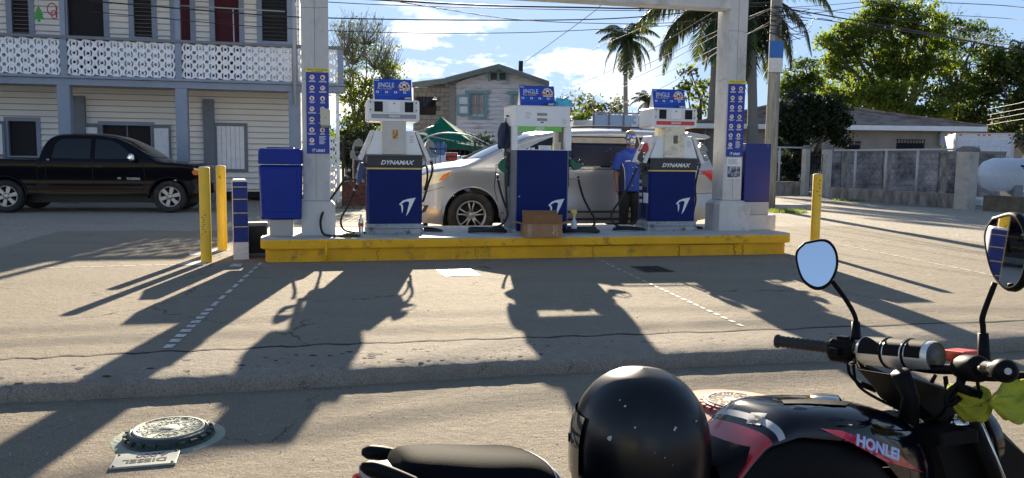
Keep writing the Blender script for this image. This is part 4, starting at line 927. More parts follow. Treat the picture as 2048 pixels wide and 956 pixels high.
V.line([(2.40, .42), (2.40, 1.60)], sg, van, .007); V.line([(1.30, 1.12), (1.28, .8), (1.36, .40), (2.40, .40)], sg, van, .006); V.line([(2.40, .41), (3.70, .41), (3.80, .7), (3.68, 1.1)], sg, van, .006)
V.line([(1.42, .42), (2.0, .425), (3.6, .43)], sg, van, .010); V.line([(1.42, .30), (3.6, .31)], sg, van, .02, name='rocker_strip')
V.line([(2.42, 1.09), (4.66, 1.10)], sg, van, .008, name='belt_strip'); V.line([(3.7, 1.02), (4.9, 1.03)], sg, van, .006); V.line([(.12, .68), (.5, .80)], sg, van, .004); V.line([(4.4, .70), (5.0, .72)], sg, van, .005)
for x in (2.52, 3.56-1.26): 
    mb = MB(); y = -(V.Y(x, .98)+.012); mb.prism(rrect(.17, .05, .024, 4, x, .975), 'y', y, y+.012, M_silv); mb.build('door_handle', van, bev=.004)
# black C pillar, roof rails, rear spoiler
V.side([(3.56, 1.12), (3.56, 1.61), (3.64, 1.61), (3.73, 1.12)], sg, M_trim, off=.005, parent=van, name='pillar_trim')
V.side([(2.36, 1.12), (2.36, 1.605), (2.44, 1.605), (2.44, 1.12)], sg, M_trim, off=.005, parent=van, name='pillar_trim')
for s_ in (-1, 1):
    mb = MB(); xs = [2.35+.2*k for k in range(12)]
    mb.tube([(x, s_*.66, V.topz(x, .66)+(.055 if 0 < i < 11 else .0)) for i, x in enumerate(xs)], .016, M_trim, 8)
    for x in (2.5, 3.5, 4.4): mb.box(x-.07, x+.07, s_*.66-.018, s_*.66+.018, V.topz(x, .66)-.02, V.topz(x, .66)+.055, M_trim)
    mb.build('roof_rail', van)
mb = MB(); mb.prism([(4.55, 1.66), (4.60, 1.715), (4.95, 1.665), (5.0, 1.63), (4.93, 1.60), (4.7, 1.62)], 'y', -.66, .66, M_silv, inset=.02); mb.build('spoiler', van, bev=.01)
V.side([(4.66, 1.08), (5.06, 1.10), (5.07, .95), (5.0, .86), (4.88, .94)], sg, M_tail, off=.008, parent=van, name='tail_light', res=.05)
V.side([(.04, .82), (.08, .93), (.30, 1.01), (.62, 1.06), (.58, .97), (.42, .86), (.16, .79)], sg, M_lens, off=.006, parent=van, name='headlight', res=.05)
V.side([(.42, .89), (.48, .98), (.60, 1.04), (.57, .97), (.50, .91)], sg, M_amb, off=.009, parent=van, name='turn_signal', res=.05)
V.side([(.05, .40), (.05, .50), (.28, .52), (.24, .42), (.18, .39)], sg, M_trim, off=.005, parent=van, name='fog_surround', res=.05)
V.side([(.07, .42), (.07, .48), (.22, .50), (.19, .43)], sg, M_lens, off=.008, parent=van, name='fog_light', res=.05)
# windshield
rows = []
for i in range(12):
    x = .96+(1.93-.96)*i/11; yw = (V.Y(x, V.zs(x))-.12)
    rows.append([(x+.14*abs(t)**2*1.0, t*yw, V.topz(min(4, x+.14*abs(t)**2), t*yw)+.006) for t in [-1+2*k/16 for k in range(17)]])
mb = MB(); mb.grid(rows, M_gls); mb.build('windshield', van)
mb = MB(); mb.prism(rrect(.28, .15, .06, 4, 1.52, 1.17), 'x', 0, .0001, M_silv) if 0 else None
mb = MB(); T = Matrix.Translation((1.50, -1.06, 1.16)); mb.prism(rrect(.24, .16, .06, 4), 'x', -.06, .07, M_silv, T, inset=.03); mb.box(-.02, .03, .1, .2, -.05, -.02, M_trim, T); mb.build('side_mirror', van, bev=.01)
mb = MB(); mb.box(.12, .30, -.60, .6, .18, .25, M_trim); mb.build('air_dam', van)
for x in V.ar:
    V.arch(x, sg, van, M_silv, .014)
    for s_ in (-1, 1): wheel(van, x, s_*.845, .362, .362, .22, .232, s_, 5, 'fork', 0)
# ---------------------------------------------------------------- pickup truck (faces right)
TS = .896; ta = math.atan2(.56, 3.15)
tq = G(341, 425); tu = Vector((math.cos(ta), math.sin(ta), 0)); tn = Vector((-tu.y, tu.x, 0)); XT = .92
to = tq+tu*XT*TS+tn*.90*TS
tr = E('pickup_truck', 'shiny black double cab pickup truck parked in the shade by the white building', 'pickup truck', to, ta+math.pi); tr.scale = (TS, TS, TS)
top = [(0, .78), (.02, .98), (.10, 1.10), (.35, 1.17), (.8, 1.22), (1.18, 1.26), (1.5, 1.47), (1.85, 1.69), (2.15, 1.80), (2.5, 1.86), (3.1, 1.87), (3.45, 1.83), (3.60, 1.72), (3.70, 1.50), (3.76, 1.28), (3.80, 1.265), (4.6, 1.27), (5.6, 1.28), (5.80, 1.27), (5.84, 1.20)]
T_ = Car(5.84, .96, top, [(0, .46), (.3, .42), (5.3, .44), (5.84, .52)], 1.22, .30, (.55, .22, 2.2), (.15, .03, 2), [(0, .08), (1.1, .09), (1.6, .12), (3.5, .12), (3.75, .06), (5.84, .05)], (XT, XT+3.57), .46, .38)
T_.body(tr, M_blkp); sg = 1
T_.side([(1.62, 1.27), (2.02, 1.60), (2.22, 1.70), (2.55, 1.725), (2.55, 1.26)], sg, M_gls, parent=tr)
T_.side([(2.65, 1.26), (2.65, 1.73), (3.28, 1.72), (3.42, 1.60), (3.48, 1.27)], sg, M_gls, parent=tr)
for pts in (([(2.60, .50), (2.60, 1.24)]), ([(1.50, 1.25), (1.45, .8), (1.50, .50), (2.6, .50)]), ([(2.6, .5), (3.5, .5), (3.62, .8), (3.62, 1.2)]), ([(3.80, .48), (3.80, 1.25)])): T_.line(pts, sg, tr, .006, M_rimd)
T_.line([(1.52, .66), (3.55, .66)], sg, tr, .028, M_blkp, name='side_moulding'); T_.line([(3.84, .66), (4.05, .66)], sg, tr, .028, M_blkp, name='side_moulding')
for x in (2.72, 3.42-1.32+.34):
    mb = MB(); y = T_.Y(x, 1.1)+.012; mb.prism(rrect(.17, .05, .024, 4, x, 1.09), 'y', y-.012, y, M_trim); mb.build('door_handle', tr, bev=.004)
T_.side([(.05, .93), (.10, 1.02), (.36, 1.07), (.30, .95)], sg, M_lens, off=.008, parent=tr, name='headlight', res=.05)
T_.side([(.16, .90), (.10, .97), (.34, 1.03), (.40, .98), (.36, .90)], sg, M_amb, off=.012, parent=tr, name='turn_signal', res=.05)
rows = []
for i in range(10):
    x = 1.24+(2.08-1.24)*i/9; yw = (T_.Y(x, T_.zs(x))-.10); rows.append([(x+.10*abs(t)**2, t*yw, T_.topz(x+.10*abs(t)**2, t*yw)+.006) for t in [-1+2*k/14 for k in range(15)]])
mb = MB(); mb.grid(rows, M_gls); mb.build('windshield', tr)
mb = MB(); T = Matrix.Translation((1.72, 1.10, 1.30)); mb.prism(rrect(.30, .19, .07, 4), 'x', -.10, .05, M_chr, T, inset=.05); mb.box(-.03, .03, -.2, -.08, -.08, -.04, M_trim, T); mb.build('side_mirror', tr, bev=.015)
def side_text(txt, x, z, size, y): return text(txt, size, M_lg, tr, None, M=Matrix.Translation((x, y, z)) @ Matrix.Rotation(math.pi, 4, 'Z') @ Matrix.Rotation(math.pi/2, 4, 'X'), ext=.002, bold=.003, shear=.2)
side_text('TUNDRA', 1.72, .80, .075, T_.Y(1.7, .8)+.003); side_text('SR5', 2.03, .81, .05, T_.Y(2, .8)+.003); side_text('V8', 3.56, 1.16+.07, .05, T_.Y(3.55, 1.2)+.003)
for x in T_.ar:
    T_.arch(x, sg, tr, M_blkp, .03)
    for s_ in (-1, 1): wheel(tr, x, s_*.83, .38, .38, .26, .245, s_, 6, 'wide')
mb = MB(); mb.box(-.04, .12, -.7, .7, .46, .70, M_blkp); mb.build('bumper', tr, bev=.02)
# ================================================================== attendant
M_skin = mat('skin', (.17, .075, .04), .5, var=.12, scale=12)
M_shirt = mat('royal blue shirt', (.010, .045, .30), .75, var=.15, scale=7, bump=.35, bscale=18)
M_tr = mat('black trousers', (.008, .008, .010), .8, var=.2, bump=.3, bscale=20)
M_mask = mat('patterned mask', (.55, .53, .58), .7, col2=(.04, .05, .12), scale=26, thr=(.46, .54))
M_shade = mat('blue mirrored lens', (.02, .16, .62), .08, .6, .25, scale=14, coat=.8)
M_shoe = mat('black shoe', (.01, .01, .01), .5)
v = ISL.hit(1261, 320, 1.86); pp = ISL.W(v.x, 1.86, .1)
ps = E('person', 'attendant in blue short sleeved shirt, face mask and blue sunglasses beside the right pump', 'person', pp, RZ*.35)
def loft(mb, rings, m, seg=20, cap=True, sq=2.0):
    rows = []
    for (cx, cy, cz, rx, ry) in rings:
        row = []
        for k in range(seg):
            a = 2*math.pi*k/seg; c, s_ = math.cos(a), math.sin(a)
            row.append((cx+rx*math.copysign(abs(c)**(2/sq), c), cy+ry*math.copysign(abs(s_)**(2/sq), s_), cz))
        rows.append(row)
    mb.grid(rows, m, True, closed=True)
    if cap:
        mb.add(rows[0], [tuple(reversed(range(seg)))], m, True); mb.add(rows[-1], [tuple(range(seg))], m, True)
    return mb
body = MB(); S_ = M_skin
# torso, hips
loft(body, [(0, 0, .80, .155, .10), (0, 0, .90, .16, .105), (0, 0, 1.02, .14, .095), (0, 0, 1.15, .155, .10), (0, .0, 1.28, .17, .10), (0, .0, 1.36, .15, .085), (0, 0, 1.40, .08, .065), (0, -.005, 1.44, .056, .058), (0, -.01, 1.50, .052, .056)], S_)
# head with face relief
hr = [(1.455, .030, .035, -.035), (1.475, .050, .062, -.022), (1.50, .062, .080, -.014), (1.535, .070, .090, -.008), (1.57, .074, .095, -.004), (1.605, .075, .096, .0), (1.64, .071, .090, .002), (1.665, .058, .073, .004), (1.68, .035, .045, .004), (1.686, .008, .01, .004)]
loft(body, [(-.012, y-.012, z, rx, ry) for z, rx, ry, y in hr], S_, 24)
hx, hy = -.012, -.012
body.tube([(hx, hy-.095, 1.585), (hx, hy-.112, 1.55), (hx, hy-.106, 1.538)], [.010, .015, .008], S_, 8)
for s_ in (-1, 1): body.tube([(hx+s_*.074, hy+.005, 1.595), (hx+s_*.082, hy+.012, 1.575), (hx+s_*.076, hy+.005, 1.545)], [.010, .014, .008], S_, 8)
# legs
for s_, fx in ((-1, -.085), (1, .10)):
    body.tube([(s_*.075, 0, .84), (s_*.085, -.01, .66), (fx, -.005, .46), (fx, .01, .30), (fx, .015, .10), (fx, .01, .03)], [.088, .078, .056, .055, .038, .04], S_, 12)
    body.tube([(fx, .03, .04), (fx, -.08, .03), (fx, -.14, .025)], [.04, .04, .03], S_, 10)
def arm(mb, sh, el, wr, r=(.052, .046, .040, .036, .027)):
    sh, el, wr = Vector(sh), Vector(el), Vector(wr)
    mb.tube([sh, sh.lerp(el, .5), el, el.lerp(wr, .4), wr], r, S_, 12)
def hand(mb, w, d, palmn, curl, s=1.0, sg=1):
    w, d, pn = Vector(w), Vector(d).normalized(), Vector(palmn).normalized(); sd = d.cross(pn).normalized()*sg
    T = Matrix(((d.x, sd.x, pn.x, w.x), (d.y, sd.y, pn.y, w.y), (d.z, sd.z, pn.z, w.z), (0, 0, 0, 1)))
    mb.tube([(-.01, 0, 0), (.03, 0, 0), (.08, .002, .002)], [.026, .030, .030], S_, 10, T)
    mb.box(.02, .092, -.038, .038, -.012, .012, S_, T)
    for k, (y, l) in enumerate(((-.030, .068), (-.010, .078), (.011, .073), (.031, .057))):
        p = [Vector((.085, y, 0))]; a = curl*.35
        for f_ in (.45, .3, .25): p.append(p[-1]+Vector((math.cos(a), 0, math.sin(a)))*l*f_); a += curl
        mb.tube(p, [.0095, .009, .0082, .0065], S_, 8, T)
    mb.tube([(.02, -.028, .004), (.048, -.055, .012), (.075, -.066, .022), (.092, -.062, .034)], [.014, .0115, .010, .007], S_, 8, T)
arm(body, (-.170, 0, 1.335), (-.215, .01, 1.06), (-.205, -.05, .83)); hand(body, (-.205, -.05, .83), (.06, -.12, -1), (.9, -.3, 0), .42)
arm(body, (.170, 0, 1.335), (.235, -.02, 1.08), (.245, -.20, 1.18)); hand(body, (.245, -.20, 1.18), (.1, -.6, .6), (-.8, -.3, .2), .75, sg=-1)
o = body.build('body', ps)
rm = o.modifiers.new('fuse', 'REMESH'); rm.mode = 'VOXEL'; rm.voxel_size = .0065; rm.use_smooth_shade = True
sm_ = o.modifiers.new('soft', 'SMOOTH'); sm_.iterations = 4; sm_.factor = .5
# shirt with sleeves
sh = MB()
loft(sh, [(.005, 0, .765, .185, .130), (0, 0, .80, .182, .128), (0, 0, .92, .172, .12), (0, 0, 1.05, .168, .115), (0, 0, 1.18, .178, .120), (0, 0, 1.28, .190, .118), (0, 0, 1.345, .178, .100), (0, 0, 1.385, .125, .082), (0, 0, 1.41, .078, .074), (0, -.003, 1.425, .066, .070)], M_shirt, 24)
for s_, e in ((-1, (-.213, .008, 1.09)), (1, (.230, -.015, 1.11))):
    a = Vector((s_*.150, 0, 1.34)); e = Vector(e); sh.tube([a, a.lerp(e, .35), a.lerp(e, .8), e], [.070, .074, .078, .080], M_shirt, 14)
o = sh.build('shirt', ps); rm = o.modifiers.new('fuse', 'REMESH'); rm.mode = 'VOXEL'; rm.voxel_size = .008; rm.use_smooth_shade = True
s2_ = o.modifiers.new('soft', 'SMOOTH'); s2_.iterations = 5; s2_.factor = .5
mb = MB(); mb.tube([(-.070, -.066, 1.415), (-.03, -.092, 1.385), (.0, -.107, 1.345)], [.009, .012, .006], M_shirt, 6); mb.tube([(.070, -.066, 1.415), (.03, -.092, 1.385), (.002, -.107, 1.345)], [.009, .012, .006], M_shirt, 6); mb.build('collar', ps)
mb = MB(); mb.prism([(-.150, .78), (-.10, .80), (-.105, 1.0), (-.120, 1.12), (-.150, 1.18), (-.168, 1.05)], 'y', -.098, -.06, M_tr, inset=.01); mb.build('side_panel', ps)
mb = MB(); mb.tube([(-.098, -.112, .80), (-.103, -.106, 1.0), (-.118, -.102, 1.12), (-.146, -.085, 1.19)], .004, M_sw, 5); mb.build('piping', ps)
text('UNO', .026, M_sw, ps, (-.055, -.125, 1.225), ext=.0015, shear=.3, bold=.001); bird(ps, -.095, -.122, 1.215, .03, M_sw)
mb = MB(); [mb.cyl((.012, -.119, z), (.012, -.1255, z), .006, M_sw, 8) for z in (.86, .95, 1.04, 1.13, 1.22)]; mb.build('buttons', ps)
# trousers, shoes
t_ = MB(); loft(t_, [(0, 0, .79, .165, .115), (0, 0, .90, .160, .110)], M_tr)
for s_, fx in ((-1, -.085), (1, .10)): t_.tube([(s_*.075, 0, .86), (s_*.085, -.01, .66), (fx, -.005, .46), (fx, .01, .25), (fx, .01, .045)], [.098, .092, .075, .068, .068], M_tr, 14)
o = t_.build('trousers', ps); rm = o.modifiers.new('fuse', 'REMESH'); rm.mode = 'VOXEL'; rm.voxel_size = .01; rm.use_smooth_shade = True
for fx in (-.085, .10): mb = MB(); mb.tube([(fx, .075, .045), (fx, .0, .05), (fx, -.10, .04), (fx, -.165, .032)], [.038, .05, .047, .03], M_shoe, 12); mb.build('shoe', ps)
# mask and sunglasses
mk = MB(); rows = []
for (z, rx, ry, y) in ((1.452, .034, .040, -.034), (1.475, .055, .067, -.024), (1.50, .066, .087, -.017), (1.53, .072, .098, -.014), (1.555, .074, .106, -.012), (1.578, .073, .102, -.010), (1.585, .0735, .097, -.006)):
    rows.append([(hx+(rx+.004)*math.cos(R(a)), hy+y+(ry+.004)*math.sin(R(a)), z+.010*math.cos(R(a+90))**2*(z > 1.57)) for a in range(186, 355, 8)])
mk.grid(rows, M_mask); o = mk.build('face_mask', ps); sd = o.modifiers.new('th', 'SOLIDIFY'); sd.thickness = .003
mb = MB()
for s_ in (-1, 1): mb.tube([(hx+s_*.074, hy+.0, 1.578), (hx+s_*.080, hy+.015, 1.575)], .003, M_sw, 5)
mb.build('ear_loop', ps)
sg_ = MB()
for s_ in (-1, 1):
    rows = []
    for z in (1.583, 1.595, 1.612, 1.622):
        rows.append([(hx+s_*.081*math.sin(R(a)), hy-.003-.104*math.cos(R(a)), z+(.004 if a > 50 else 0)) for a in range(7, 66, 8)])
    sg_.grid(rows, M_shade)
sg_.build('sunglasses', ps)
mb = MB(); mb.tube([(hx+.081*math.sin(R(a)), hy-.004-.105*math.cos(R(a)), 1.624) for a in range(-90, 91, 10)], .0035, M_blk, 6); mb.build('glasses_frame', ps)
# ================================================================== white and grey two storey building
M_sid = mat('white weatherboard', (.84, .82, .76), .6, var=.06, scale=3, dirt=.25, dcol=(.4, .38, .34), dthr=(.5, .75), dscale=3, stretch=(.3, 1, 2))
M_bl = mat('slate blue grey paint', (.25, .30, .38), .6, var=.08, scale=2, dirt=.25, dcol=(.12, .12, .13), dthr=(.55, .75))
M_bl2 = mat('grey trim paint', (.17, .19, .22), .6, var=.08)
M_scr = mat('white screen block', (.85, .86, .88), .65, var=.05, dirt=.2)
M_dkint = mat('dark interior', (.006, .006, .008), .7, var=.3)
M_mar = mat('maroon curtain', (.07, .008, .015), .8, var=.3, scale=10)
M_soff = mat('ceiling boards', (.40, .38, .36), .8, var=.1)
BL = PF(P(140, 400, 19.9), u=ISL.u)
bld = E('white_building', 'two storey white boarded building with grey posts and a pierced block balcony, at left', 'building', BL.W(0, 0, .1), BL.rz)
def bq(px, py, n=0): v = BL.hit(px, py, n); return v.x, v.z-.1
WN = 1.5                                       # wall plane behind the posts
x_r = bq(689, 300)[0]; x_c = bq(594, 300)[0]; z_f0 = bq(512, 181)[1]; z_f1 = bq(512, 162)[1]; z_r = bq(512, 86)[1]
XL = -9.0; XT2 = x_c+.06
M_edge = mat('painted lap shadow', (.30, .29, .27), .9)  # dark strip along each board's bottom edge, painting in the lap's shadow line
def siding(mb, x0, x1, z0, z1, y, m, h=.155):
    z = math.floor(z0/h)*h
    while z < z1-1e-4:
        a, b = max(z, z0), min(z+h, z1); fa = (a-z)/h; fb = (b-z)/h
        if b-a > .01:
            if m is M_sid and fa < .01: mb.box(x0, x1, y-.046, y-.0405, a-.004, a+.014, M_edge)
            mb.add([(x0, y-.04*(1-fa), a), (x1, y-.04*(1-fa), a), (x1, y-.04*(1-fb), b), (x0, y-.04*(1-fb), b), (x0, y, a), (x1, y, a)], [(0, 1, 2, 3), (4, 5, 1, 0)], m)
        z += h
def wall_with(mb, x0, x1, z0, z1, y, m, holes, h=.155):
    xs = sorted({x0, x1}|{q for hl in holes for q in hl[:2] if x0 < q < x1})
    for a, b in zip(xs, xs[1:]):
        c = (a+b)/2; hs = sorted([hl[2:] for hl in holes if hl[0] < c < hl[1]]); z = z0
        for u0, u1 in hs:
            if u0 > z: siding(mb, a, b, z, u0, y, m, h)
            z = max(z, u1)
        if z < z1: siding(mb, a, b, z, z1, y, m, h)
H2 = z_f1+2.75
lo = []                                        # ground floor openings (x0,x1,z0,z1)
def lw(px0, px1, py0, py1, n=WN): a = bq(px0, py0, n); b = bq(px1, py1, n); return (a[0], b[0], b[1], a[1])
w1 = lw(17, 76, 242, 312); w2 = lw(205, 304, 250, 330); w3 = lw(434, 490, 252, 338)
up = [lw(20, 60, -60, 70), lw(132, 212, -60, 150), lw(265, 305, -60, 75), lw(348, 384, -60, 160), lw(427, 481, -60, 164), lw(522, 575, -60, 84)]
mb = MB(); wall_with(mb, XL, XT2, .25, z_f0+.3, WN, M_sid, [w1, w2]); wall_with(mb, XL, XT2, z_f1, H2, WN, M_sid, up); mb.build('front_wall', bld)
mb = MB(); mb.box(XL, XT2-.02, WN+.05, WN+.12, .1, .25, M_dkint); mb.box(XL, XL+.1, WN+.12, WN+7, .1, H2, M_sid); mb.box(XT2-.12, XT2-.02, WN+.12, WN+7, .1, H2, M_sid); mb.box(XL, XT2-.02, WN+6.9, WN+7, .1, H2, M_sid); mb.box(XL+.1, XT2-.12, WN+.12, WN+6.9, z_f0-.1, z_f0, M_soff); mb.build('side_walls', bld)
def opening(w_, m, fr_=.10, mullions=0, louvre=False, nm='window', y=WN):
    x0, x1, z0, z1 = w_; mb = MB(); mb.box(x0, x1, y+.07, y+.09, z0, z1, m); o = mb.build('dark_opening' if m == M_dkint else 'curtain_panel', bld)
    mb = MB(); f_ = fr_
    mb.box(x0-f_, x0, y-.05, y+.06, z0-f_, z1+f_, M_bl); mb.box(x1, x1+f_, y-.05, y+.06, z0-f_, z1+f_, M_bl); mb.box(x0, x1, y-.05, y+.06, z1, z1+f_, M_bl); mb.box(x0, x1, y-.06, y+.06, z0-f_, z0, M_bl)
    for k in range(mullions): x = x0+(x1-x0)*(k+1)/(mullions+1); mb.box(x-.015, x+.015, y+.02, y+.05, z0, z1, M_bl2)
    mb.build('window_frame', bld)
    if louvre:
        mb = MB(); z = z0+.05
        while z < z1: mb.box(x0, x1, y+.01, y+.05, z, z+.012, M_gls, None); z += .10
        mb.build('louvres', bld)
opening(w1, M_dkint); opening(w2, M_dkint, mullions=1)
for i, u_ in enumerate(up): opening(u_, M_mar if i in (3, 4) else M_dkint, .13, louvre=i in (0, 2, 5))
# closed hatch and open shutters
def shutter(x0, x1, z0, z1, y, ang=0, m=None):
    mb = MB(); T = Matrix.Translation((x0, y, 0)) @ Matrix.Rotation(ang, 4, 'Z'); w_ = x1-x0
    mb.box(.04, w_-.04, -.02, 0, z0+.04, z1-.04, m or M_scr, T)
    for a in ((0, .06, z0, z1), (w_-.06, w_, z0, z1)): mb.box(a[0], a[1], -.035, -.0201, a[2], a[3], M_bl2, T)
    for z in (z0, z1-.08): mb.box(.0601, w_-.0601, -.035, -.0201, z, z+.08, M_bl2, T)
    mb.build('shutter', bld)
a = lw(158, 203, 248, 300); shutter(a[0], a[1], a[2]-.3, a[3], WN-.07); a = lw(304, 345, 250, 325); shutter(a[0], a[1], a[2], a[3], WN-.07); a = lw(-10, 15, 242, 315); shutter(a[0], a[1], a[2], a[3], WN-.07)
mb = MB(); x0, x1, z0, z1 = w3; mb.box(x0, x1, WN-.05, WN-.025, z0, z1, M_scr); f_ = .09
mb.box(x0-f_, x1+f_, WN-.07, WN-.024, z1, z1+f_, M_bl2); mb.box(x1, x1+f_, WN-.07, WN-.024, z0-f_, z1, M_bl2); mb.box(x0-f_, x0, WN-.07, WN-.024, z0-f_, z1, M_bl2); mb.box(x0, x1, WN-.07, WN-.024, z0-f_, z0, M_bl2)
[mb.box(x0+(x1-x0)*k/6-.004, x0+(x1-x0)*k/6+.004, WN-.054, WN-.0501, z0, z1, M_bl2) for k in range(1, 6)]; mb.build('hatch', bld)
# posts
fx = [bq(131, 300)[0], bq(365, 300)[0], x_c-.05]; fx = [2*fx[0]-fx[1]]+fx; fx = [2*fx[0]-fx[1], *fx]
for x in fx: mb = MB(); mb.box(x-.14, x+.14, 0, .28, .02, z_f0, M_bl); mb.box(x-.19, x+.19, -.05, .33, -.02, .22, M_bl2); mb.build('post', bld, bev=.01)
for px in (164, 420): x = bq(px, 300, WN)[0]; mb = MB(); mb.box(x-.14, x+.14, WN-.14, WN-.02, .02, z_f0-.16, M_bl2); mb.box(x-.2, x+.2, WN-.2, WN-.0, 0, .25, M_bl2); mb.build('pilaster', bld)
mb = MB(); mb.box(XL, x_r, .0, .30, z_f0, z_f1-.07, M_bl); mb.box(XL, x_r+.04, -.07, WN, z_f1-.069, z_f1, M_bl); mb.box(XL, x_r-.02, .301, WN-.023, z_f0+.12, z_f0+.16, M_soff); mb.build('balcony_slab', bld, bev=.01)
ux = [bq(126, 110)[0], bq(356, 110)[0], x_c-.02, x_r-.08]; ux = [2*ux[0]-ux[1]]+ux; ux = [2*ux[0]-ux[1]]+ux
for i, x in enumerate(ux): mb = MB(); mb.box(x-.075, x+.075, .02, .17, z_f1, z_r-.075, M_bl); mb.box(x-.06, x+.06, .04, .16, z_r, H2 if x < x_c+.2 else z_r+.02, M_bl); mb.build('balcony_post', bld)
mb = MB(); mb.box(XL, x_r+.02, -.02, .20, z_r-.075, z_r, M_bl2); mb.build('handrail', bld, bev=.008)
# pierced block tile
def circ(cx, cz, r, a0, a1, n): return [(cx+r*math.cos(R(a0+(a1-a0)*k/n)), cz+r*math.sin(R(a0+(a1-a0)*k/n))) for k in range(n+1)]
CW = (ux[3]-ux[2]-.15)/8; CHt = (z_r-.075-z_f1)/4
def tile(cw, ch, dy=.09):
    k = min(cw/.36, ch/.235); r1 = .044*k; r2 = .074*k; r3 = .120*k; rc = .052*k
    out = []
    for sx_, sz, a0 in ((1, -1, 180), (1, 1, 270), (-1, 1, 0), (-1, -1, 90)): out += [(sx_*cw/2+rc*math.cos(R(a)), sz*ch/2+rc*math.sin(R(a))) for a in ((a0+90-90*j/4) if 1 else 0 for j in range(5))]
    hole = circ(0, 0, r1, 0, 330, 11)
    cl_ = circ(0, 0, r3, -52, 52, 7)+circ(0, 0, r2, 38, -38, 5); cr_ = [(-a, b) for a, b in cl_][::-1]
    loops = [out, hole[::-1], cl_[::-1], cr_[::-1]]
    tri = tessellate_polygon([[Vector((a, b, 0)) for a, b in l] for l in loops]); flat = [p for l in loops for p in l]; n = len(flat)
    vs_ = [(a, 0, b) for a, b in flat]+[(a, dy, b) for a, b in flat]; fs = [tuple(t) for t in tri]; o_ = 0
    for l in loops:
        m_ = len(l)
        for i in range(m_): j = (i+1) % m_; fs.append((o_+i, o_+j, n+o_+j, n+o_+i))
        o_ += m_
    return vs_, fs
def screen(parent, x0, x1, z0, z1, y, T=None, name='screen_panel', nx=None):
    nx = nx or max(1, round((x1-x0)/CW)); nz = max(1, round((z1-z0)/CHt)); cw, ch = (x1-x0)/nx, (z1-z0)/nz; tv, tf = tile(cw, ch); mb = MB()
    for i in range(nx):
        for j in range(nz):
            cx, cz = x0+cw*(i+.5), z0+ch*(j+.5); vs_ = [Vector((v[0]+cx, y+v[1], v[2]+cz)) for v in tv]
            mb.add([T @ q for q in vs_] if T else vs_, tf, M_scr)
    return mb.build(name, parent)
for a, b in zip(ux, ux[1:]): screen(bld, a+.0751, b-.0751, z_f1+.001, z_r-.076, .05)
# right corner of the building: end wall, pierced wall below, side return
mb = MB(); mb.box(x_c+.42, x_c+.50, .30, .42, .02, z_f0, M_bl); mb.build('corner_post', bld)
screen(bld, x_c+.12, x_c+.42, .02, 1.75, .32); screen(bld, x_c+.75, x_c+1.0, .02, 1.75, .32)
mb = MB(); mb.box(x_c+1.0, x_r-.12, .3, .42, .02, z_f0, M_scr); mb.build('end_wall', bld)
mb = MB(); mb.box(XL-.5, XT2+.1, -.3, WN+7.5, H2, H2+.14, M_bl2); mb.box(XL-.3, XT2-.05, -.6, WN+7.3, H2+.141, H2+.5, mat('roof sheet', (.25, .25, .25), .5, .4)); mb.build('roof', bld)
# downpipe, railing pipe, decorations
mb = MB(); q = bq(589, 100); q2 = bq(590, 210); mb.cyl((q[0], -.12, q2[1]), (q[0]-.01, -.12, H2), .045, M_lg, 12); mb.build('downpipe', bld)
mb = MB(); a, b = bq(361, 11, .3), bq(570, 22, .3); mb.cyl((a[0], .3, a[1]), (b[0], .3, a[1]-.02), .016, M_lg, 8); mb.cyl((a[0]+1.25, .3, a[1]), (a[0]+1.27, .3, z_f1), .016, M_lg, 8); mb.build('bracket_pipe', bld)
TG = mat('green tinsel', (.03, .30, .05), .6, col2=(.3, .25, .03), scale=30, thr=(.55, .65))
q = BL.hit(77, 28, .1); xt = E('tinsel_tree', 'small flat green christmas tree ornament hanging on the balcony', 'ornament', BL.W(q.x, .12, q.z-.12), BL.rz)
mb = MB(); mb.prism([(-.12, 0), (-.03, 0), (-.03, -.06), (.03, -.06), (.03, 0), (.12, 0), (.07, .10), (.10, .10), (.05, .19), (.07, .19), (0, .32), (-.07, .19), (-.05, .19), (-.10, .10), (-.07, .10)], 'y', -.01, .01, TG); mb.build('cutout', xt)
mb = MB(); mb.cyl((0, 0, .32), (0, 0, .75), .002, M_grey, 5); mb.build('string', xt)
q = BL.hit(104, 20, .1); xt = E('red_ornament', 'red wire holiday ornament hanging beside the green tree ornament', 'ornament', BL.W(q.x, .12, q.z-.12), BL.rz); MR = mat('red wire', (.45, .03, .04), .5)
mb = MB(); mb.tube([(.11*math.cos(a), 0, .14+.14*math.sin(a)) for a in [k*.5 for k in range(12)]], .013, MR, 6, closed=False); mb.tube([(.03+.05*math.cos(a), 0, .02+.10*math.sin(a)) for a in [k*.6 for k in range(10)]], .013, MR, 6); mb.tube([(.09, 0, .2), (.09, 0, -.06)], .018, MR, 6); mb.cyl((0, 0, .27), (0, 0, .8), .002, M_grey, 5); mb.build('wire_figure', xt)
# ================================================================== boarded house with teal trim (centre back)
HY = 36.0
def hp(px, py, Y=HY): return P(px, py, Y)
M_old = mat('peeling white board', (.42, .45, .52), .8, var=.08, scale=4, dirt=.75, dcol=(.20, .19, .20), dthr=(.52, .60), dscale=3.2, stretch=(.5, 1, 4))
M_teal = mat('faded teal paint', (.10, .21, .27), .7, var=.2, dirt=.4, dcol=(.3, .3, .3))
M_teald = mat('dull green grey fascia', (.085, .115, .12), .7, var=.2, dirt=.4, dcol=(.08, .08, .08))
M_zinc = mat('weathered zinc roof', (.22, .23, .23), .5, .3, .2, scale=2, dirt=.6, dcol=(.20, .10, .06), dthr=(.5, .7), dscale=1.5)
M_blkw = mat('grey concrete blocks', (.15, .15, .15), .9, var=.15, scale=3, dirt=.4, dcol=(.1, .1, .1), bump=.3)
M_mort = mat('dark mortar', (.09, .085, .08), .95)
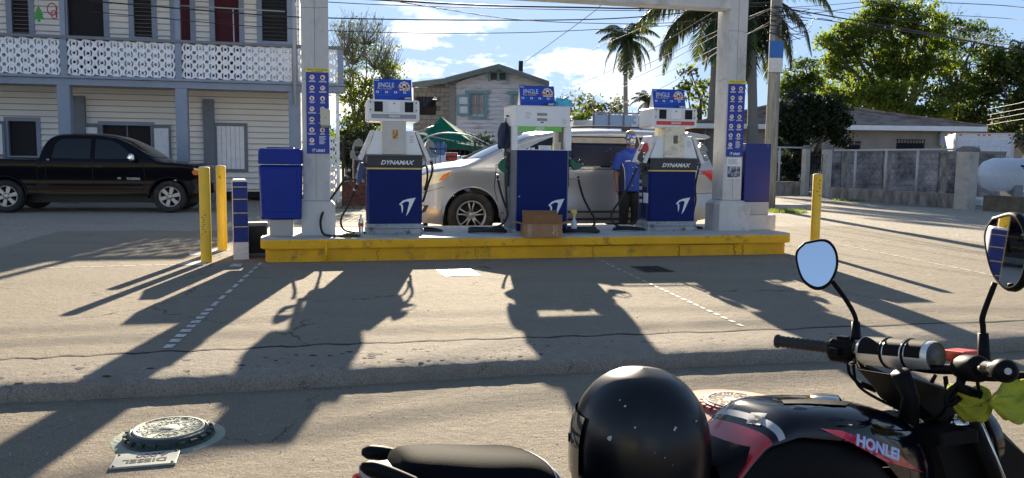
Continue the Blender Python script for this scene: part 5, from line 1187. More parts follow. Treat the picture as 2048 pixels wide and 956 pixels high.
M_curt = mat('grey curtain', (.35, .34, .34), .9, var=.15, scale=3, stretch=(9, 1, .5))
ho = E('boarded_house', 'old white boarded house with peeling paint, teal shutter and gable vent, behind the pumps', 'house', (0, 0, .09), 0)
a = hp(1000, 300); xl = hp(911, 300).x; xr = hp(1090, 300).x; ax_ = hp(998, 140).x; az = hp(998, 140).z-.09; ez_l = hp(911, 164).z-.09; ez_r = hp(1090, 170).z-.09
# gable wall as lapped boards
win = [(hp(942, 200).x, hp(968, 200).x, hp(968, 233).z-.09, hp(968, 188).z-.09), (hp(1026, 200).x, hp(1052, 200).x, hp(1026, 238).z-.09, hp(1026, 189).z-.09)]
mb = MB(); h = .19; z = .3
while z < az-.05:
    z1 = min(z+h, az-.02); zm = z1
    def edge(zz, L_):
        if L_: return xl if zz < ez_l else xl+(ax_-xl)*(zz-ez_l)/(az-ez_l)
        return xr if zz < ez_r else xr+(ax_-xr)*(zz-ez_r)/(az-ez_r)
    segs = [(edge(z, 1), edge(z, 0), edge(z1, 1), edge(z1, 0))]; a0, b0, a1, b1 = segs[0]; cuts = [w_ for w_ in win if w_[2] < (z+z1)/2 < w_[3]]
    xs = [(a0, a1)]+[q for w_ in cuts for q in ((w_[0], w_[0]), (w_[1], w_[1]))]+[(b0, b1)]
    for (p0, p1), (q0, q1) in zip(xs[::2], xs[1::2]): mb.add([(p0, HY-.06, z), (q0, HY-.06, z), (q1, HY-.005, z1), (p1, HY-.005, z1), (p0, HY, z), (q0, HY, z)], [(0, 1, 2, 3), (4, 5, 1, 0)], M_old)
    z += h
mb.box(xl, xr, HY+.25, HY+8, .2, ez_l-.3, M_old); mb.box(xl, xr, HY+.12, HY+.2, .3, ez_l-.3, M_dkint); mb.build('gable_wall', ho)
for i, (x0, x1, z0, z1) in enumerate(win):
    mb = MB(); f_ = .13
    mb.box(x0-f_, x0, HY-.12, HY+.02, z0-f_, z1+f_, M_teal); mb.box(x1, x1+f_, HY-.12, HY+.02, z0-f_, z1+f_, M_teal); mb.box(x0-.25, x1+.25, HY-.14, HY+.02, z1+.001, z1+f_, M_teal); mb.box(x0, x1, HY-.12, HY+.02, z0-f_, z0, M_teal); mb.box((x0+x1)/2-.03, (x0+x1)/2+.03, HY-.04, HY, z0, z1, M_grey); mb.box(x0, x1, HY-.04, HY-.001, (z0+z1)/2-.03, (z0+z1)/2+.02, M_grey)
    mb.build('window_frame', ho)
    mb = MB(); n = 24; mb.grid([[(x0+(x1-x0)*k/n, HY+.04+.02*math.sin(k*1.9), zz) for k in range(n+1)] for zz in (z0, z1)], M_curt); mb.build('curtain', ho)
x0, x1, z0, z1 = hp(915, 200).x, hp(939, 200).x, hp(915, 231).z-.09, hp(915, 190).z-.09
mb = MB(); mb.box(x0, x1, HY-.14, HY-.10, z0, z1, mat('pale blue shutter', (.42, .48, .56), .7, var=.1, stretch=(8, 1, 1), scale=4)); [mb.box(a_, b_, HY-.17, HY-.141, c_, d_, M_teal) for a_, b_, c_, d_ in ((x0, x0+.08, z0, z1), (x1-.08, x1, z0, z1), (x0+.08, x1-.08, z0, z0+.1), (x0+.08, x1-.08, z1-.1, z1), (x0+.08, x1-.08, (z0+z1)/2-.05, (z0+z1)/2+.05))]; mb.build('shutter', ho)
x0, x1, z0, z1 = hp(980, 160).x, hp(1013, 160).x, hp(980, 160).z-.09, hp(980, 146).z-.09
mb = MB(); mb.box(x0, x1, HY-.08, HY-.062, z0, z1, M_dkint)
for a_, b_ in ((x0-.08, x0+.03), (x1-.03, x1+.08), ((x0+x1)/2-.05, (x0+x1)/2+.05)): mb.box(a_, b_, HY-.14, HY-.081, z0-.06, z1+.06, M_teal)
mb.box(x0-.08, x1+.08, HY-.13, HY-.082, z1+.061, z1+.13, M_teal)
for k in range(5): mb.box(x0+.03, x1-.03, HY-.10, HY-.0801, z0+(z1-z0)*(k+.3)/5, z0+(z1-z0)*(k+.6)/5, M_teald)
mb.build('gable_vent', ho)
# roof planes with fascia
apx = Vector((hp(998, 131).x, 0, hp(998, 131).z-.09)); rr1 = Vector((hp(1097, 165).x, 0, hp(1097, 165).z-.09)); rl1 = Vector((hp(893, 158).x, 0, hp(893, 158).z-.09)); rl2 = Vector((hp(828, 167).x, 0, hp(828, 167).z-.09))
for p_, q_ in ((apx, rr1), (apx, rl1), (rl1-Vector((.0, 0, .02)), rl2)):
    mb = MB(); d = Vector((0, 0, .05)); Yf, Yb = HY-.7, HY+9
    mb.add([(p_.x, Yf, p_.z), (q_.x, Yf, q_.z), (q_.x, Yb, q_.z), (p_.x, Yb, p_.z), (p_.x, Yf, p_.z-.05), (q_.x, Yf, q_.z-.05), (q_.x, Yb, q_.z-.05), (p_.x, Yb, p_.z-.05)], [(0, 1, 2, 3), (7, 6, 5, 4), (0, 4, 5, 1), (1, 5, 6, 2), (3, 2, 6, 7), (0, 3, 7, 4)], M_zinc); mb.build('roof_plane', ho)
    mb = MB(); mb.add([(p_.x, Yf-.03, p_.z-.04), (q_.x, Yf-.03, q_.z-.04), (q_.x, Yf-.03, q_.z-.24), (p_.x, Yf-.03, p_.z-.24), (p_.x, Yf, p_.z-.04), (q_.x, Yf, q_.z-.04), (q_.x, Yf, q_.z-.24), (p_.x, Yf, p_.z-.24)], [(0, 1, 2, 3), (3, 2, 6, 7), (4, 5, 6, 7), (0, 1, 5, 4)], M_teald); mb.build('fascia', ho)
# block annex
def blockwall(mb, x0, x1, z0, topf, y, bw=.40, bh=.20, holes=()):
    z = z0; r_ = 0
    while z < 9:
        any_ = False; x = x0-(bw/2 if r_ % 2 else 0)
        while x < x1:
            a_, b_ = max(x, x0)+.008, min(x+bw, x1)-.008; zt = z+bh-.014
            if b_-a_ > .03 and zt < min(topf(a_), topf(b_)) and not any(h_[0] < (a_+b_)/2 < h_[1] and h_[2] < z+bh/2 < h_[3] for h_ in holes): mb.box(a_, b_, y-.01-random.uniform(0, .012), y+.1, z, zt, M_blkw); any_ = True
            x += bw
        z += bh; r_ += 1
        if not any_ and z > z0+3: break
xa = hp(826, 200).x; tf = lambda x: rl2.z+(rl1.z-rl2.z)*(x-rl2.x)/(rl1.x-rl2.x)-.15
wh = (hp(832, 200).x, hp(873, 200).x, hp(850, 229).z-.09, hp(850, 193).z-.09)
mb = MB(); blockwall(mb, xa, xl-.28, .1, tf, HY, holes=(wh,)); mb.build('block_wall', ho)
mb = MB()
zz = [(xa, tf(xa)-.1), (xl-.3, tf(xl-.3)-.1)]
mb.add([(xa, HY+.101, .1), (wh[0], HY+.101, .1), (wh[0], HY+.101, zz[0][1]), (xa, HY+.101, zz[0][1]-.0)], [(0, 1, 2, 3)], M_mort); mb.add([(wh[1], HY+.101, .1), (xl-.28, HY+.101, .1), (xl-.28, HY+.101, zz[1][1]), (wh[1], HY+.101, zz[1][1]-.2)], [(0, 1, 2, 3)], M_mort); mb.add([(wh[0], HY+.101, .1), (wh[1], HY+.101, .1), (wh[1], HY+.101, wh[2]), (wh[0], HY+.101, wh[2])], [(0, 1, 2, 3)], M_mort); mb.add([(wh[0], HY+.101, wh[3]), (wh[1], HY+.101, wh[3]), (wh[1], HY+.101, zz[1][1]-.3), (wh[0], HY+.101, zz[0][1])], [(0, 1, 2, 3)], M_mort)
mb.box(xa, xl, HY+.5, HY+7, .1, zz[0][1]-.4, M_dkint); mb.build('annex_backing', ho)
mb = MB(); mb.box(xl-.28, xl-.001, HY-.08, HY+.2, .0, ez_l-.12, mat('grey pillar', (.13, .14, .16), .8)); mb.build('corner_pillar', ho)
mb = MB(); n = 26; rows = []
for j in range(8):
    t = j/7; z = wh[3]-(wh[3]-wh[2])*.75*t; w0 = 1-.75*t*t; rows.append([((wh[0]+wh[1])/2-.1+(wh[1]-wh[0])/2*w0*(-1+2*k/n), HY+.15+.03*math.sin(k*1.3), z-.18*abs(-1+2*k/n)*(-1)) for k in range(n+1)])
mb.grid(rows, mat('navy cloth drape', (.018, .022, .045), .9)); mb.build('window_drape', ho)
fm = MB(); fm.cyl((hp(1041, 122).x, HY+3, 3), (hp(1041, 122, HY+3).x+.02, HY+3, hp(1041, 122, HY+3).z), .11, M_trim, 6); o = fm.build('roof_post', None); tag(o, 'short dark wooden post rising behind the gable roof of the boarded house', 'post')
# ================================================================== yard behind: fence, tent, barrels, sign
FY = 20.6
M_ir = mat('black iron bars', (.012, .012, .014), .6)
M_brick = mat('brick red panel', (.17, .06, .04), .85, col2=(.05, .025, .02), scale=9, thr=(.4, .6), stretch=(1, 1, 2.5), bump=.3)
ff = E('iron_fence', 'black iron bar fence on a dark brick base across the yard behind the left pump', 'fence', (0, FY, .09), R(3))
fx0, fx1 = P(690, 400, FY).x, P(1040, 400, FY).x+.6
mb = MB(); mb.box(fx0, P(742, 400, FY).x, -.06, .06, 0, .62, M_brick); mb.box(P(742, 400, FY).x+.02, fx1, -.08, .08, 0, .52, M_blkw); mb.build('base_wall', ff, bev=.01)
zt_ = P(900, 282, FY).z-.09
for z in (.66, zt_-.22): mb = MB(); mb.box(fx0, fx1, -.018, .018, z, z+.035, M_ir); mb.build('rail', ff)
x = fx0+.05; k = 0
while x < fx1:
    mb = MB(); mb.cyl((x, 0, .5), (x, 0, zt_-.05), .010, M_ir, 6); mb.tube([(x, 0, zt_-.05), (x, 0, zt_-.03), (x, 0, zt_+.05)], [.010, .022, .002], M_ir, 6); mb.build('bar', ff); x += .125; k += 1
for x in (fx0, fx0+1.6, fx0+3.3): mb = MB(); mb.box(x-.03, x+.03, -.03, .03, 0, zt_+.02, M_ir); mb.build('fence_post', ff)
q = P(903, 314, FY-.12); si = E('warning_sign', 'red and black beware of dog sign hanging on the iron fence', 'sign', q, R(2))
mb = MB(); mb.box(-.16, .16, -.004, .004, -.115, .115, M_sw); mb.box(-.145, .145, -.007, -.0041, -.10, .10, M_blk); mb.build('sign_board', si)
text('BEWARE', .085, mat('sign red letter', (.75, .03, .02), .5), si, (0, -.008, .048), ext=.001, bold=.002, sx_=.78); text('of', .045, M_sr, si, (-.115, -.008, -.045), ext=.001); text('DOG', .09, M_sr, si, (.03, -.008, -.048), ext=.001, bold=.002)
# green canopy tent
M_tent = mat('green tarpaulin', (.012, .13, .08), .95, var=.2, spec=.05, scale=3, bump=.2, bscale=6)
TY = 25.0; te = E('canopy_tent', 'green pointed canopy tent with white poles standing behind the iron fence', 'tent', (0, TY, .09), 0)
pk = P(882, 233, TY); e1 = P(828, 266, TY-1.5); e2 = P(980, 296, TY-1.8); e3 = P(1010, 292, TY+2.2); e4 = P(850, 268, TY+2.2)
cs = [Vector((p.x, p.y-TY, p.z-.09)) for p in (e1, e2, e3, e4)]; ap = Vector((pk.x, 0, pk.z-.09)); mb = MB()
for i in range(4):
    a_, b_ = cs[i], cs[(i+1) % 4]; rows = []
    for j in range(9):
        t = j/8; rows.append([ap.lerp(a_.lerp(b_, k/10), t)+Vector((0, 0, -.16*math.sin(t*math.pi)-.05*math.sin(k/10*math.pi)*t)) for k in range(11)])
    mb.grid(rows, M_tent)
    mb.grid([[a_.lerp(b_, k/10)+Vector((0, 0, -.05*math.sin(k/10*math.pi))) for k in range(11)], [a_.lerp(b_, k/10)+Vector((0, 0, -.22-.03*math.sin(k*1.6))) for k in range(11)]], M_tent)
mb.build('tent_cover', te)
for c in cs: mb = MB(); mb.cyl((c.x, c.y, 0), (c.x, c.y, c.z-.02), .022, M_lg, 8); mb.build('pole', te)
for i in range(4): mb = MB(); mb.cyl(cs[i], cs[(i+1) % 4], .014, M_lg, 6); mb.cyl(cs[i], ap-Vector((0, 0, .2)), .014, M_lg, 6); mb.build('cross_bar', te)
ar = MB(); ar.tube(bez([P(838, 300, 23), P(850, 277, 23), P(890, 266, 23.2), P(940, 272, 23.4), P(985, 292, 23.5)], 8), .022, M_lg, 8); o = ar.build('white_arch', None); tag(o, 'thin white arched pipe curving above the iron fence under the green tent', 'arch')
M_bar = mat('blue barrel plastic', (.05, .12, .30), .4)
for i, (px, py, rr_, lb) in enumerate(((868, 300, .36, 'blue plastic barrel behind the fence, left of the dog sign'), (730, 318, .34, 'dark blue barrel behind the fence between column and left pump'))):
    q = P(px, py, 22.4); mb = MB(); hgt = q.z+.12; mb.lathe([(0, 0), (rr_*.9, 0), (rr_, .05), (rr_*1.0, hgt*.3), (rr_*1.05, hgt*.34), (rr_, hgt*.38), (rr_, hgt*.65), (rr_*1.05, hgt*.69), (rr_, hgt*.73), (rr_, hgt*.93), (rr_*.85, hgt), (0, hgt)], M_bar if i == 0 else mat('navy barrel', (.02, .035, .08), .4), 24); o = mb.build('barrel', None); o.location = (q.x, q.y, .09); tag(o, lb, 'barrel')
# white tank lying low (white horizontal under sign)
mb = MB(); q = P(885, 330, 21.6); T = Matrix.Rotation(math.pi/2, 4, 'Y'); mb.lathe([(0, -.75), (.16, -.74), (.25, -.62), (.26, 0), (.25, .62), (.16, .74), (0, .75)], mat('pale tank', (.5, .55, .62), .35), 24, T); o = mb.build('small_tank', None); o.location = q; tag(o, 'pale cylinder tank lying behind the fence just under the dog sign', 'tank')
mb = MB(); q = P(885, 346, 21.6); [mb.box(q.x+s_*.5-.05, q.x+s_*.5+.05, q.y-.2, q.y+.2, .09, q.z-.05, M_blkw) for s_ in (-1, 1)]; o = mb.build('tank_stand', None); tag(o, 'pair of block supports under the small pale tank behind the fence', 'stand')
# shed wall filling the far yard, dark wall behind tent
mb = MB(); mb.box(P(690, 300, 30).x, P(1010, 300, 30).x, 30, 30.3, .09, 1.75, mat('dark yard wall', (.10, .10, .11), .9, var=.3, scale=2)); o = mb.build('yard_wall', None); tag(o, 'low dark wall at the back of the yard behind the green tent', 'wall')
# ================================================================== container billboard behind the van
CY = 44.; cn_ = E('container_fence', 'row of pale blue panels with white number on a frame, seen above the van', 'panel fence', (0, CY, .09), 0)
M_pb = mat('pale blue panel', (.42, .52, .68), .5, var=.06)
xs = [P(x, 240, CY).x for x in (1187, 1218, 1247, 1283, 1340)]; z0 = 1.0; z1 = P(1230, 228, CY).z-.09
for a_, b_ in zip(xs, xs[1:]): mb = MB(); mb.box(a_+.05, b_-.05, 0, .1, z0, z1-.05, M_pb); mb.build('panel', cn_)
for x in xs: mb = MB(); mb.box(x-.05, x+.05, -.05, .12, 0, z1, M_grey); mb.build('frame_post', cn_)
mb = MB(); mb.box(xs[0], xs[-1], -.04, .11, z1+.001, z1+.08, M_grey); mb.build('frame_rail', cn_)
text('31', 1.0, M_sw, cn_, (P(1280, 240, CY).x, -.06, P(1280, 242, CY).z-.09), ext=.01, bold=.02)
mb = MB(); mb.box(xs[0]-1, xs[-1]+1, 1, 6, 0, z1-.3, M_lg); mb.build('container_body', cn_)
# ================================================================== low house at right
RY = 44.; M_rw = mat('greige rendered wall', (.34, .30, .25), .85, var=.1, scale=1.5, dirt=.3, dcol=(.2, .18, .15))
M_shin = mat('weathered shingle roof', (.19, .145, .115), .85, col2=(.27, .24, .22), scale=2.5, thr=(.35, .65), dirt=.7, dcol=(.13, .05, .03), dthr=(.46, .62), dscale=1.2, stretch=(1, 1, 3), bump=.4, bscale=6)
rh = E('low_house', 'low beige house with weathered hipped roof and white fascia behind the right fence', 'house', (0, 0, .09), 0)
ex0, ex1 = P(1388, 252, RY).x, P(1972, 254, RY).x; ez = P(1700, 251, RY).z-.09; eb = RY+8
A1, A2 = P(1568, 206, RY+3.6), P(1612, 203, RY+3.6)
r0, r1 = Vector((A1.x, A1.y, A1.z-.09)), Vector((A2.x, A2.y, A1.z-.09))
c0, c1, c2, c3 = (Vector(q) for q in ((ex0, RY, ez), (ex1, RY, ez), (ex1, eb, ez), (ex0, eb, ez)))
mb = MB(); mb.add([c0, c1, r1, r0], [(0, 1, 2, 3)], M_shin); mb.add([c1, c2, r1], [(0, 1, 2)], M_shin); mb.add([c2, c3, r0, r1], [(0, 1, 2, 3)], M_shin); mb.add([c3, c0, r0], [(0, 1, 2)], M_shin)
mb.build('roof', rh)
mb = MB()
for p_, q_ in ((c0, r0), (c1, r1), (r0, r1)): mb.tube([p_+Vector((0, 0, .03)), q_+Vector((0, 0, .05))], .09, M_shin, 6)
mb.build('ridge_cap', rh)
mb = MB(); mb.box(ex0, ex1, RY-.06, RY, ez-.24, ez+.02, M_wht); mb.box(ex0-.06, ex0, RY-.06, eb, ez-.24, ez+.02, M_wht); mb.box(ex1, ex1+.06, RY-.06, eb, ez-.24, ez+.02, M_wht); mb.build('fascia', rh)
mb = MB(); mb.box(ex0+.1, ex1-.1, RY+.02, eb-.1, ez-.22, ez-.18, mat('reddish soffit', (.16, .06, .05), .8)); mb.build('soffit', rh)
mb = MB(); mb.box(ex0+.8, P(1885, 280, RY+.9).x, RY+.9, eb-.8, 0, ez-.2, M_rw); mb.build('wall', rh)
for px0, px1, py0, py1 in ((1793, 1846, 286, 302), (1690, 1718, 290, 305)):
    a_, b_ = P(px0, py0, RY+.9), P(px1, py1, RY+.9); mb = MB(); mb.box(a_.x, b_.x, RY+.86, RY+.895, b_.z-.2, a_.z-.09, M_dkint); o = mb.build('window', rh)
    mb = MB(); n = 9
    for k in range(n+1): x = a_.x+(b_.x-a_.x)*k/n; mb.cyl((x, RY+.80, b_.z-.3), (x, RY+.80, a_.z+.12), .018, M_ir, 5); mb.tube([(x-.06, RY+.8, a_.z+.12), (x, RY+.8, a_.z+.03), (x+.06, RY+.8, a_.z+.12)], .015, M_ir, 4)
    mb.box(a_.x, b_.x, RY+.78, RY+.81, a_.z-.12, a_.z-.08, M_ir); mb.build('window_bars', o)
a_, b_ = P(1666, 265, RY+.9), P(1688, 281, RY+.9); mb = MB(); mb.box(a_.x-.05, b_.x+.05, RY+.82, RY+.895, b_.z-.14, a_.z-.04, M_sw); mb.box(a_.x+.03, (a_.x+b_.x)/2+.15, RY+.79, RY+.819, b_.z-.06, a_.z-.12, M_dkint); mb.build('small_window', rh)
q = P(1590, 198, RY+3.6); mb = MB(); mb.lathe([(.22, 0), (.22, .35), (.30, .38), (.30, .50), (.05, .66), (0, .66)], mat('roof vent metal', (.35, .42, .5), .4, .5), 16); o = mb.build('roof_vent', rh); o.location = (q.x, q.y, A1.z-.15)
mb = MB(); q = P(1884, 280, RY+.8); mb.box(q.x-.2, q.x+.2, RY+.6, RY+.85, q.z-.4, q.z+.3, M_lg); mb.build('meter_box', rh)
# ================================================================== right fence with low wall, block wall, pillar
M_link = mat('dull wire mesh', (.05, .05, .05), .9, spec=.05)
FA = PF(G(1672, 398), G(1935, 418)); fw = FA.loc(G(1935, 418)).x
rf = E('pipe_fence', 'pale pipe fence with chain posts on a stained low concrete wall, right of the gate', 'fence', FA.W(0, 0, .09), FA.rz)
M_stn = mat('stained concrete', (.27, .25, .23), .85, var=.2, scale=2, dirt=.85, dcol=(.07, .065, .06), dthr=(.42, .62), dscale=2.5, stretch=(2, 2, .6), bump=.3)
def fz(px, py, n=0): v = FA.hit(px, py, n); return v.x, v.z-.09
zt1 = fz(1672, 298)[1]; zt2 = fz(1915, 302)[1]; zlw = .5*(fz(1700, 371)[1]+fz(1880, 392)[1])
mb = MB(); mb.box(-.25, fw+.1, -.09, .09, -.05, zlw, M_stn); mb.build('low_wall', rf, bev=.01)
top_z = (zt1+zt2)/2
for px in (1710, 1771, 1834): x = fz(px, 340)[0]; mb = MB(); mb.cyl((x, 0, zlw), (x, 0, top_z), .035, M_lg, 10); mb.build('fence_post', rf)
mb = MB(); mb.cyl((-.2, 0, top_z), (fw, 0, top_z), .028, M_lg, 8); mb.build('top_rail', rf)
mb = MB(); x = 0
while x < fw: mb.cyl((x, 0, zlw), (min(fw, x+(top_z-zlw)), 0, top_z), .002, M_link, 3); mb.cyl((x, 0, top_z), (min(fw, x+(top_z-zlw)), 0, zlw), .002, M_link, 3); x += .22
mb.build('chain_link', rf)
# gate posts
M_gp = mat('pale concrete post', (.42, .40, .36), .85, var=.12, scale=3, dirt=.5, dcol=(.12, .11, .1), dthr=(.5, .7), dscale=4, bump=.3)
def gpost(name, px0, px1, pyb, pyt, label, cat='pillar', cap=True):
    c = G((px0+px1)/2, pyb); w_ = (px1-px0)/FPX*c.y*.78; h_ = P((px0+px1)/2, pyt, c.y).z-.1
    o = E(name, label, cat, (c.x, c.y+w_/2, .09), FA.rz+.15); mb = MB(); mb.box(-w_/2, w_/2, -w_/2, w_/2, -.05, h_, M_gp); mb.build('shaft', o, bev=.015)
    mb = MB(); mb.prism([(-w_*.56, h_+.001), (w_*.56, h_+.001), (w_*.5, h_+.07), (0, h_+.14), (-w_*.5, h_+.07)], 'y', -w_*.56, w_*.56, M_blkw); mb.build('cap', o, bev=.01); return o
gpost('gate_pillar', 1643, 1662, 393, 298, 'narrow pale concrete gate pillar at the left end of the pipe fence')
gpost('gate_pillar', 1603, 1618, 391, 297, 'narrow pale concrete gate pillar left of the gate gap')
gpost('corner_pillar', 1918, 1955, 419, 302, 'thick beige concrete pillar at the fence corner before the white tank')
# left piece of fence between cabinet and gate
lf = E('fence_section', 'short framed fence section on a stained wall between blue cabinet and gate', 'fence', (0, 30.5, .09), 0)
xa_, xb_ = P(1555, 350, 30.5).x, P(1603, 350, 30.5).x; z_a = P(1580, 363, 30.5).z-.09; z_b = P(1580, 295, 30.5).z-.09
mb = MB(); mb.box(xa_-1, xb_, -.08, .08, -.05, z_a, M_stn); mb.build('low_wall', lf)
mb = MB(); mb.cyl((xa_+.05, 0, z_a), (xa_+.05, 0, z_b), .04, M_lg, 8); mb.cyl((xa_-1, 0, z_b), (xb_, 0, z_b), .03, M_lg, 8); mb.build('pipe_frame', lf)
gt = E('iron_gate', 'narrow dark iron bar gate between the two gate pillars', 'gate', (0, 29.2, .12), 0)
xa_, xb_ = P(1620, 350, 29.2).x, P(1643, 350, 29.2).x; mb = MB()
for k in range(6): x = xa_+(xb_-xa_)*k/5; mb.cyl((x, 0, .0), (x, 0, 1.5), .012, M_ir, 6)
for z in (.1, .9, 1.45): mb.box(xa_, xb_, -.012, .012, z, z+.03, M_ir)
mb.build('gate_bars', gt)
# block wall behind fence
M_stn2 = mat('dark stained blocks', (.27, .26, .27), .9, var=.3, scale=.8, dirt=.95, dcol=(.03, .03, .035), dthr=(.42, .62), dscale=1.1, bump=.3)
mb = MB(); WY = 31.0; x0, x1 = P(1663, 340, WY).x, P(1905, 340, WY).x; zt_ = P(1780, 305, WY).z-.09; mb.box(x0-.3, x1+2, 0, .2, 0, zt_, M_stn2)
bw_ = MB(); o = E('block_wall', 'tall grey stained block wall with dark patches behind the pipe fence', 'wall', (0, WY, .09), 0); mb.build('wall_face', o)
mb = MB(); mb.box(x0-.3, x1+2, -.03, .23, zt_+.001, zt_+.09, M_blkw); mb.build('coping', o)
mb = MB()
for px in (1690, 1773, 1885): x = P(px, 340, WY).x; mb.box(x-.15, x+.15, -.06, -.001, 0, zt_, M_stn)
mb.build('pier', o)
mb = MB(); z = .2
while z < zt_: mb.box(x0-.3, x1+2, -.004, -.0005, z, z+.012, M_mort); z += .2
mb.build('mortar_lines', o)
# paving slab / kerb inside and low wall to the right of the pillar
mb = MB(); a_ = G(1662, 425+6); b_ = G(2300, 440); q1, q2 = G(1950, 421), G(2200, 436); d = (q2-q1); mb.box(0, d.length*3, 0, .18, 0, .42, mat('dark earth stained wall', (.12, .10, .07), .9, var=.3, scale=4, bump=.3)); o = mb.build('low_wall', None); o.location = (q1.x+.2, q1.y, .09); o.rotation_euler = (0, 0, math.atan2(d.y, d.x)); tag(o, 'low dark brown wall running right from the corner pillar under the tank', 'wall')
# LPG tank
LY = 24.5; lc = P(2040, 350, LY); rt = .035*LY*.57; rt = (381-315)/2/FPX*LY
lp = E('gas_tank', 'large white horizontal gas tank lying at the right edge behind the pillar', 'tank', (P(1956, 350, LY).x, LY, lc.z), R(-4))
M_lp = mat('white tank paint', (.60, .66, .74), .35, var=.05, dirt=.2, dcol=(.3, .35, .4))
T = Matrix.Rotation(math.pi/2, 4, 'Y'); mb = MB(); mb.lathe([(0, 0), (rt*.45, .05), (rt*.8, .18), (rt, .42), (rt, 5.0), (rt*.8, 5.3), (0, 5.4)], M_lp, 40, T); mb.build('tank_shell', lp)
mb = MB(); mb.cyl((1.6, 0, rt-.02), (1.6, 0, rt+.12), .12, M_lg, 14); mb.cyl((3.2, 0, rt-.02), (3.2, 0, rt+.2), .05, M_lg, 10); mb.build('valve_dome', lp)
for x in (1.0, 4.2): mb = MB(); mb.box(x-.12, x+.12, -rt*.8, rt*.8, -(lc.z-.1), -rt*.55, M_grey); mb.build('saddle', lp)
mb = MB(); mb.box(-.3, 6, -.9, .9, -(lc.z-.12), -(lc.z-.12)+.18, M_con); mb.build('pad', lp)
# box truck
BY = 36.; bt = E('box_truck', 'white box truck with roll up rear door parked beyond the fence at right', 'box truck', (P(1905, 360, BY).x, BY, .09), R(-24))
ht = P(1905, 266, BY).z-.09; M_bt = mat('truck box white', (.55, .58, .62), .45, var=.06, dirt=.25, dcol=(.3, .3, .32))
mb = MB(); mb.box(0, 2.25, 0, 6, .85, ht, M_bt); mb.build('cargo_box', bt, bev=.02)
mb = MB(); mb.box(.12, 2.13, -.02, -.001, .95, ht-.28, mat('roll door', (.45, .52, .62), .4)); [mb.box(.12, 2.13, -.024, -.0201, z, z+.015, M_lg) for z in (1.2, 1.6, 2.0, 2.4)]; o = mb.build('roll_door', bt)
for x in (.2, .9, 1.1, 1.3, 2.05): mb = MB(); mb.box(x-.05, x+.05, -.02, -.001, ht-.12, ht-.06, M_tail); mb.build('marker_light', bt)
mb = MB(); mb.box(0, .09, -.03, -.0011, .85, ht, M_lg); mb.box(2.16, 2.25, -.03, -.0011, .85, ht, M_lg); mb.box(.091, 2.159, -.03, -.0011, ht-.10+.05, ht, M_lg); mb.build('door_frame', bt)
text('S932234', .20, M_blk, bt, (.62, -.026, ht-.65), ext=.002); text('ecial', .5, mat('blue letter', (.05, .12, .4), .5), bt, (1.6, -.026, ht-1.2), ext=.002, shear=.2)
mb = MB(); T = Matrix.Translation((.55, -.026, 1.45)) @ Matrix.Rotation(math.pi/4, 4, 'Y'); mb.box(-.2, .2, -.002, .002, -.2, .2, M_dgrey, T); mb.build('placard', bt)
mb = MB(); mb.box(.1, 2.1, .0, 5.8, .55, .84, M_trim); mb.box(.1, 2.15, -.15, .0, .48, .6, M_trim); mb.build('chassis', bt)
for x in (.3, 1.95):
    mb = MB(); T = Matrix.Translation((x, 1.4, .42)) @ Matrix.Rotation(math.pi/2, 4, 'Y'); mb.lathe([(0, -.15), (.42, -.15), (.42, .15), (0, .15)], M_tyre, 24, T); mb.build('wheel', bt)
mb = MB(); mb.box(.1, 2.15, 6.0, 7.9, .5, 2.1, M_bt); mb.build('cab', bt, bev=.1)
# red roof hut far right
hr_ = E('far_house', 'small house with a dark red hipped roof among trees at the far right', 'house', (0, 0, .09), 0); FYh = 62; a_, b_ = P(1990, 262, FYh), P(2200, 262, FYh); pk = P(2095, 222, FYh+4)
M_rr = mat('dark red roof', (.10, .04, .045), .7, var=.2); mb = MB(); c = [Vector((a_.x, FYh, a_.z)), Vector((b_.x, FYh, a_.z)), Vector((b_.x, FYh+8, a_.z)), Vector((a_.x, FYh+8, a_.z))]
for i in range(4): mb.add([c[i], c[(i+1) % 4], Vector((pk.x, FYh+4, pk.z))], [(0, 1, 2)], M_rr)
mb.build('roof', hr_); mb = MB(); mb.box(a_.x+.6, b_.x-.6, FYh+.6, FYh+7.4, 0, a_.z, M_rw); mb.build('wall', hr_)
# kerb log and grass tuft at the right of the island
mb = MB(); q = G(1583, 418); mb.box(-1.0, .75, -.10, .10, 0, .13, M_gp); o = mb.build('kerb_stone', None, bev=.02); o.location = (q.x, q.y, .09); o.rotation_euler = (0, 0, R(2)); tag(o, 'loose pale kerb stone beside a grass patch right of the blue cabinet', 'kerb stone')
# ================================================================== vegetation
rng = np.random.default_rng(5)
M_bark = mat('grey brown bark', (.10, .085, .07), .9, var=.25, scale=8, bump=.5, bscale=20)
M_barkl = mat('pale twig bark', (.17, .18, .14), .9, var=.2)
LM = {
 'bright': leafmat('bright leaves', (.055, .085, .018), (.20, .27, .030), .55),
 'leafy': leafmat('leafy green', (.045, .075, .016), (.18, .26, .024), .55),
 'mid': leafmat('mid green leaves', (.035, .060, .015), (.10, .16, .022), .5),
 'dark': leafmat('dark leaves', (.012, .024, .010), (.030, .055, .012), .35),
 'olive': leafmat('olive leaves', (.07, .08, .025), (.20, .20, .05), .5),
 'grey': leafmat('grey green far leaves', (.07, .085, .045), (.14, .17, .07), .45),
 'palm': leafmat('palm leaves', (.022, .036, .015), (.07, .10, .025), .35),
 'palmy': leafmat('yellowing palm leaves', (.25, .15, .03), (.45, .28, .05), .5),
 'grass': leafmat('grass blades', (.07, .12, .02), (.25, .35, .05), .5),
}
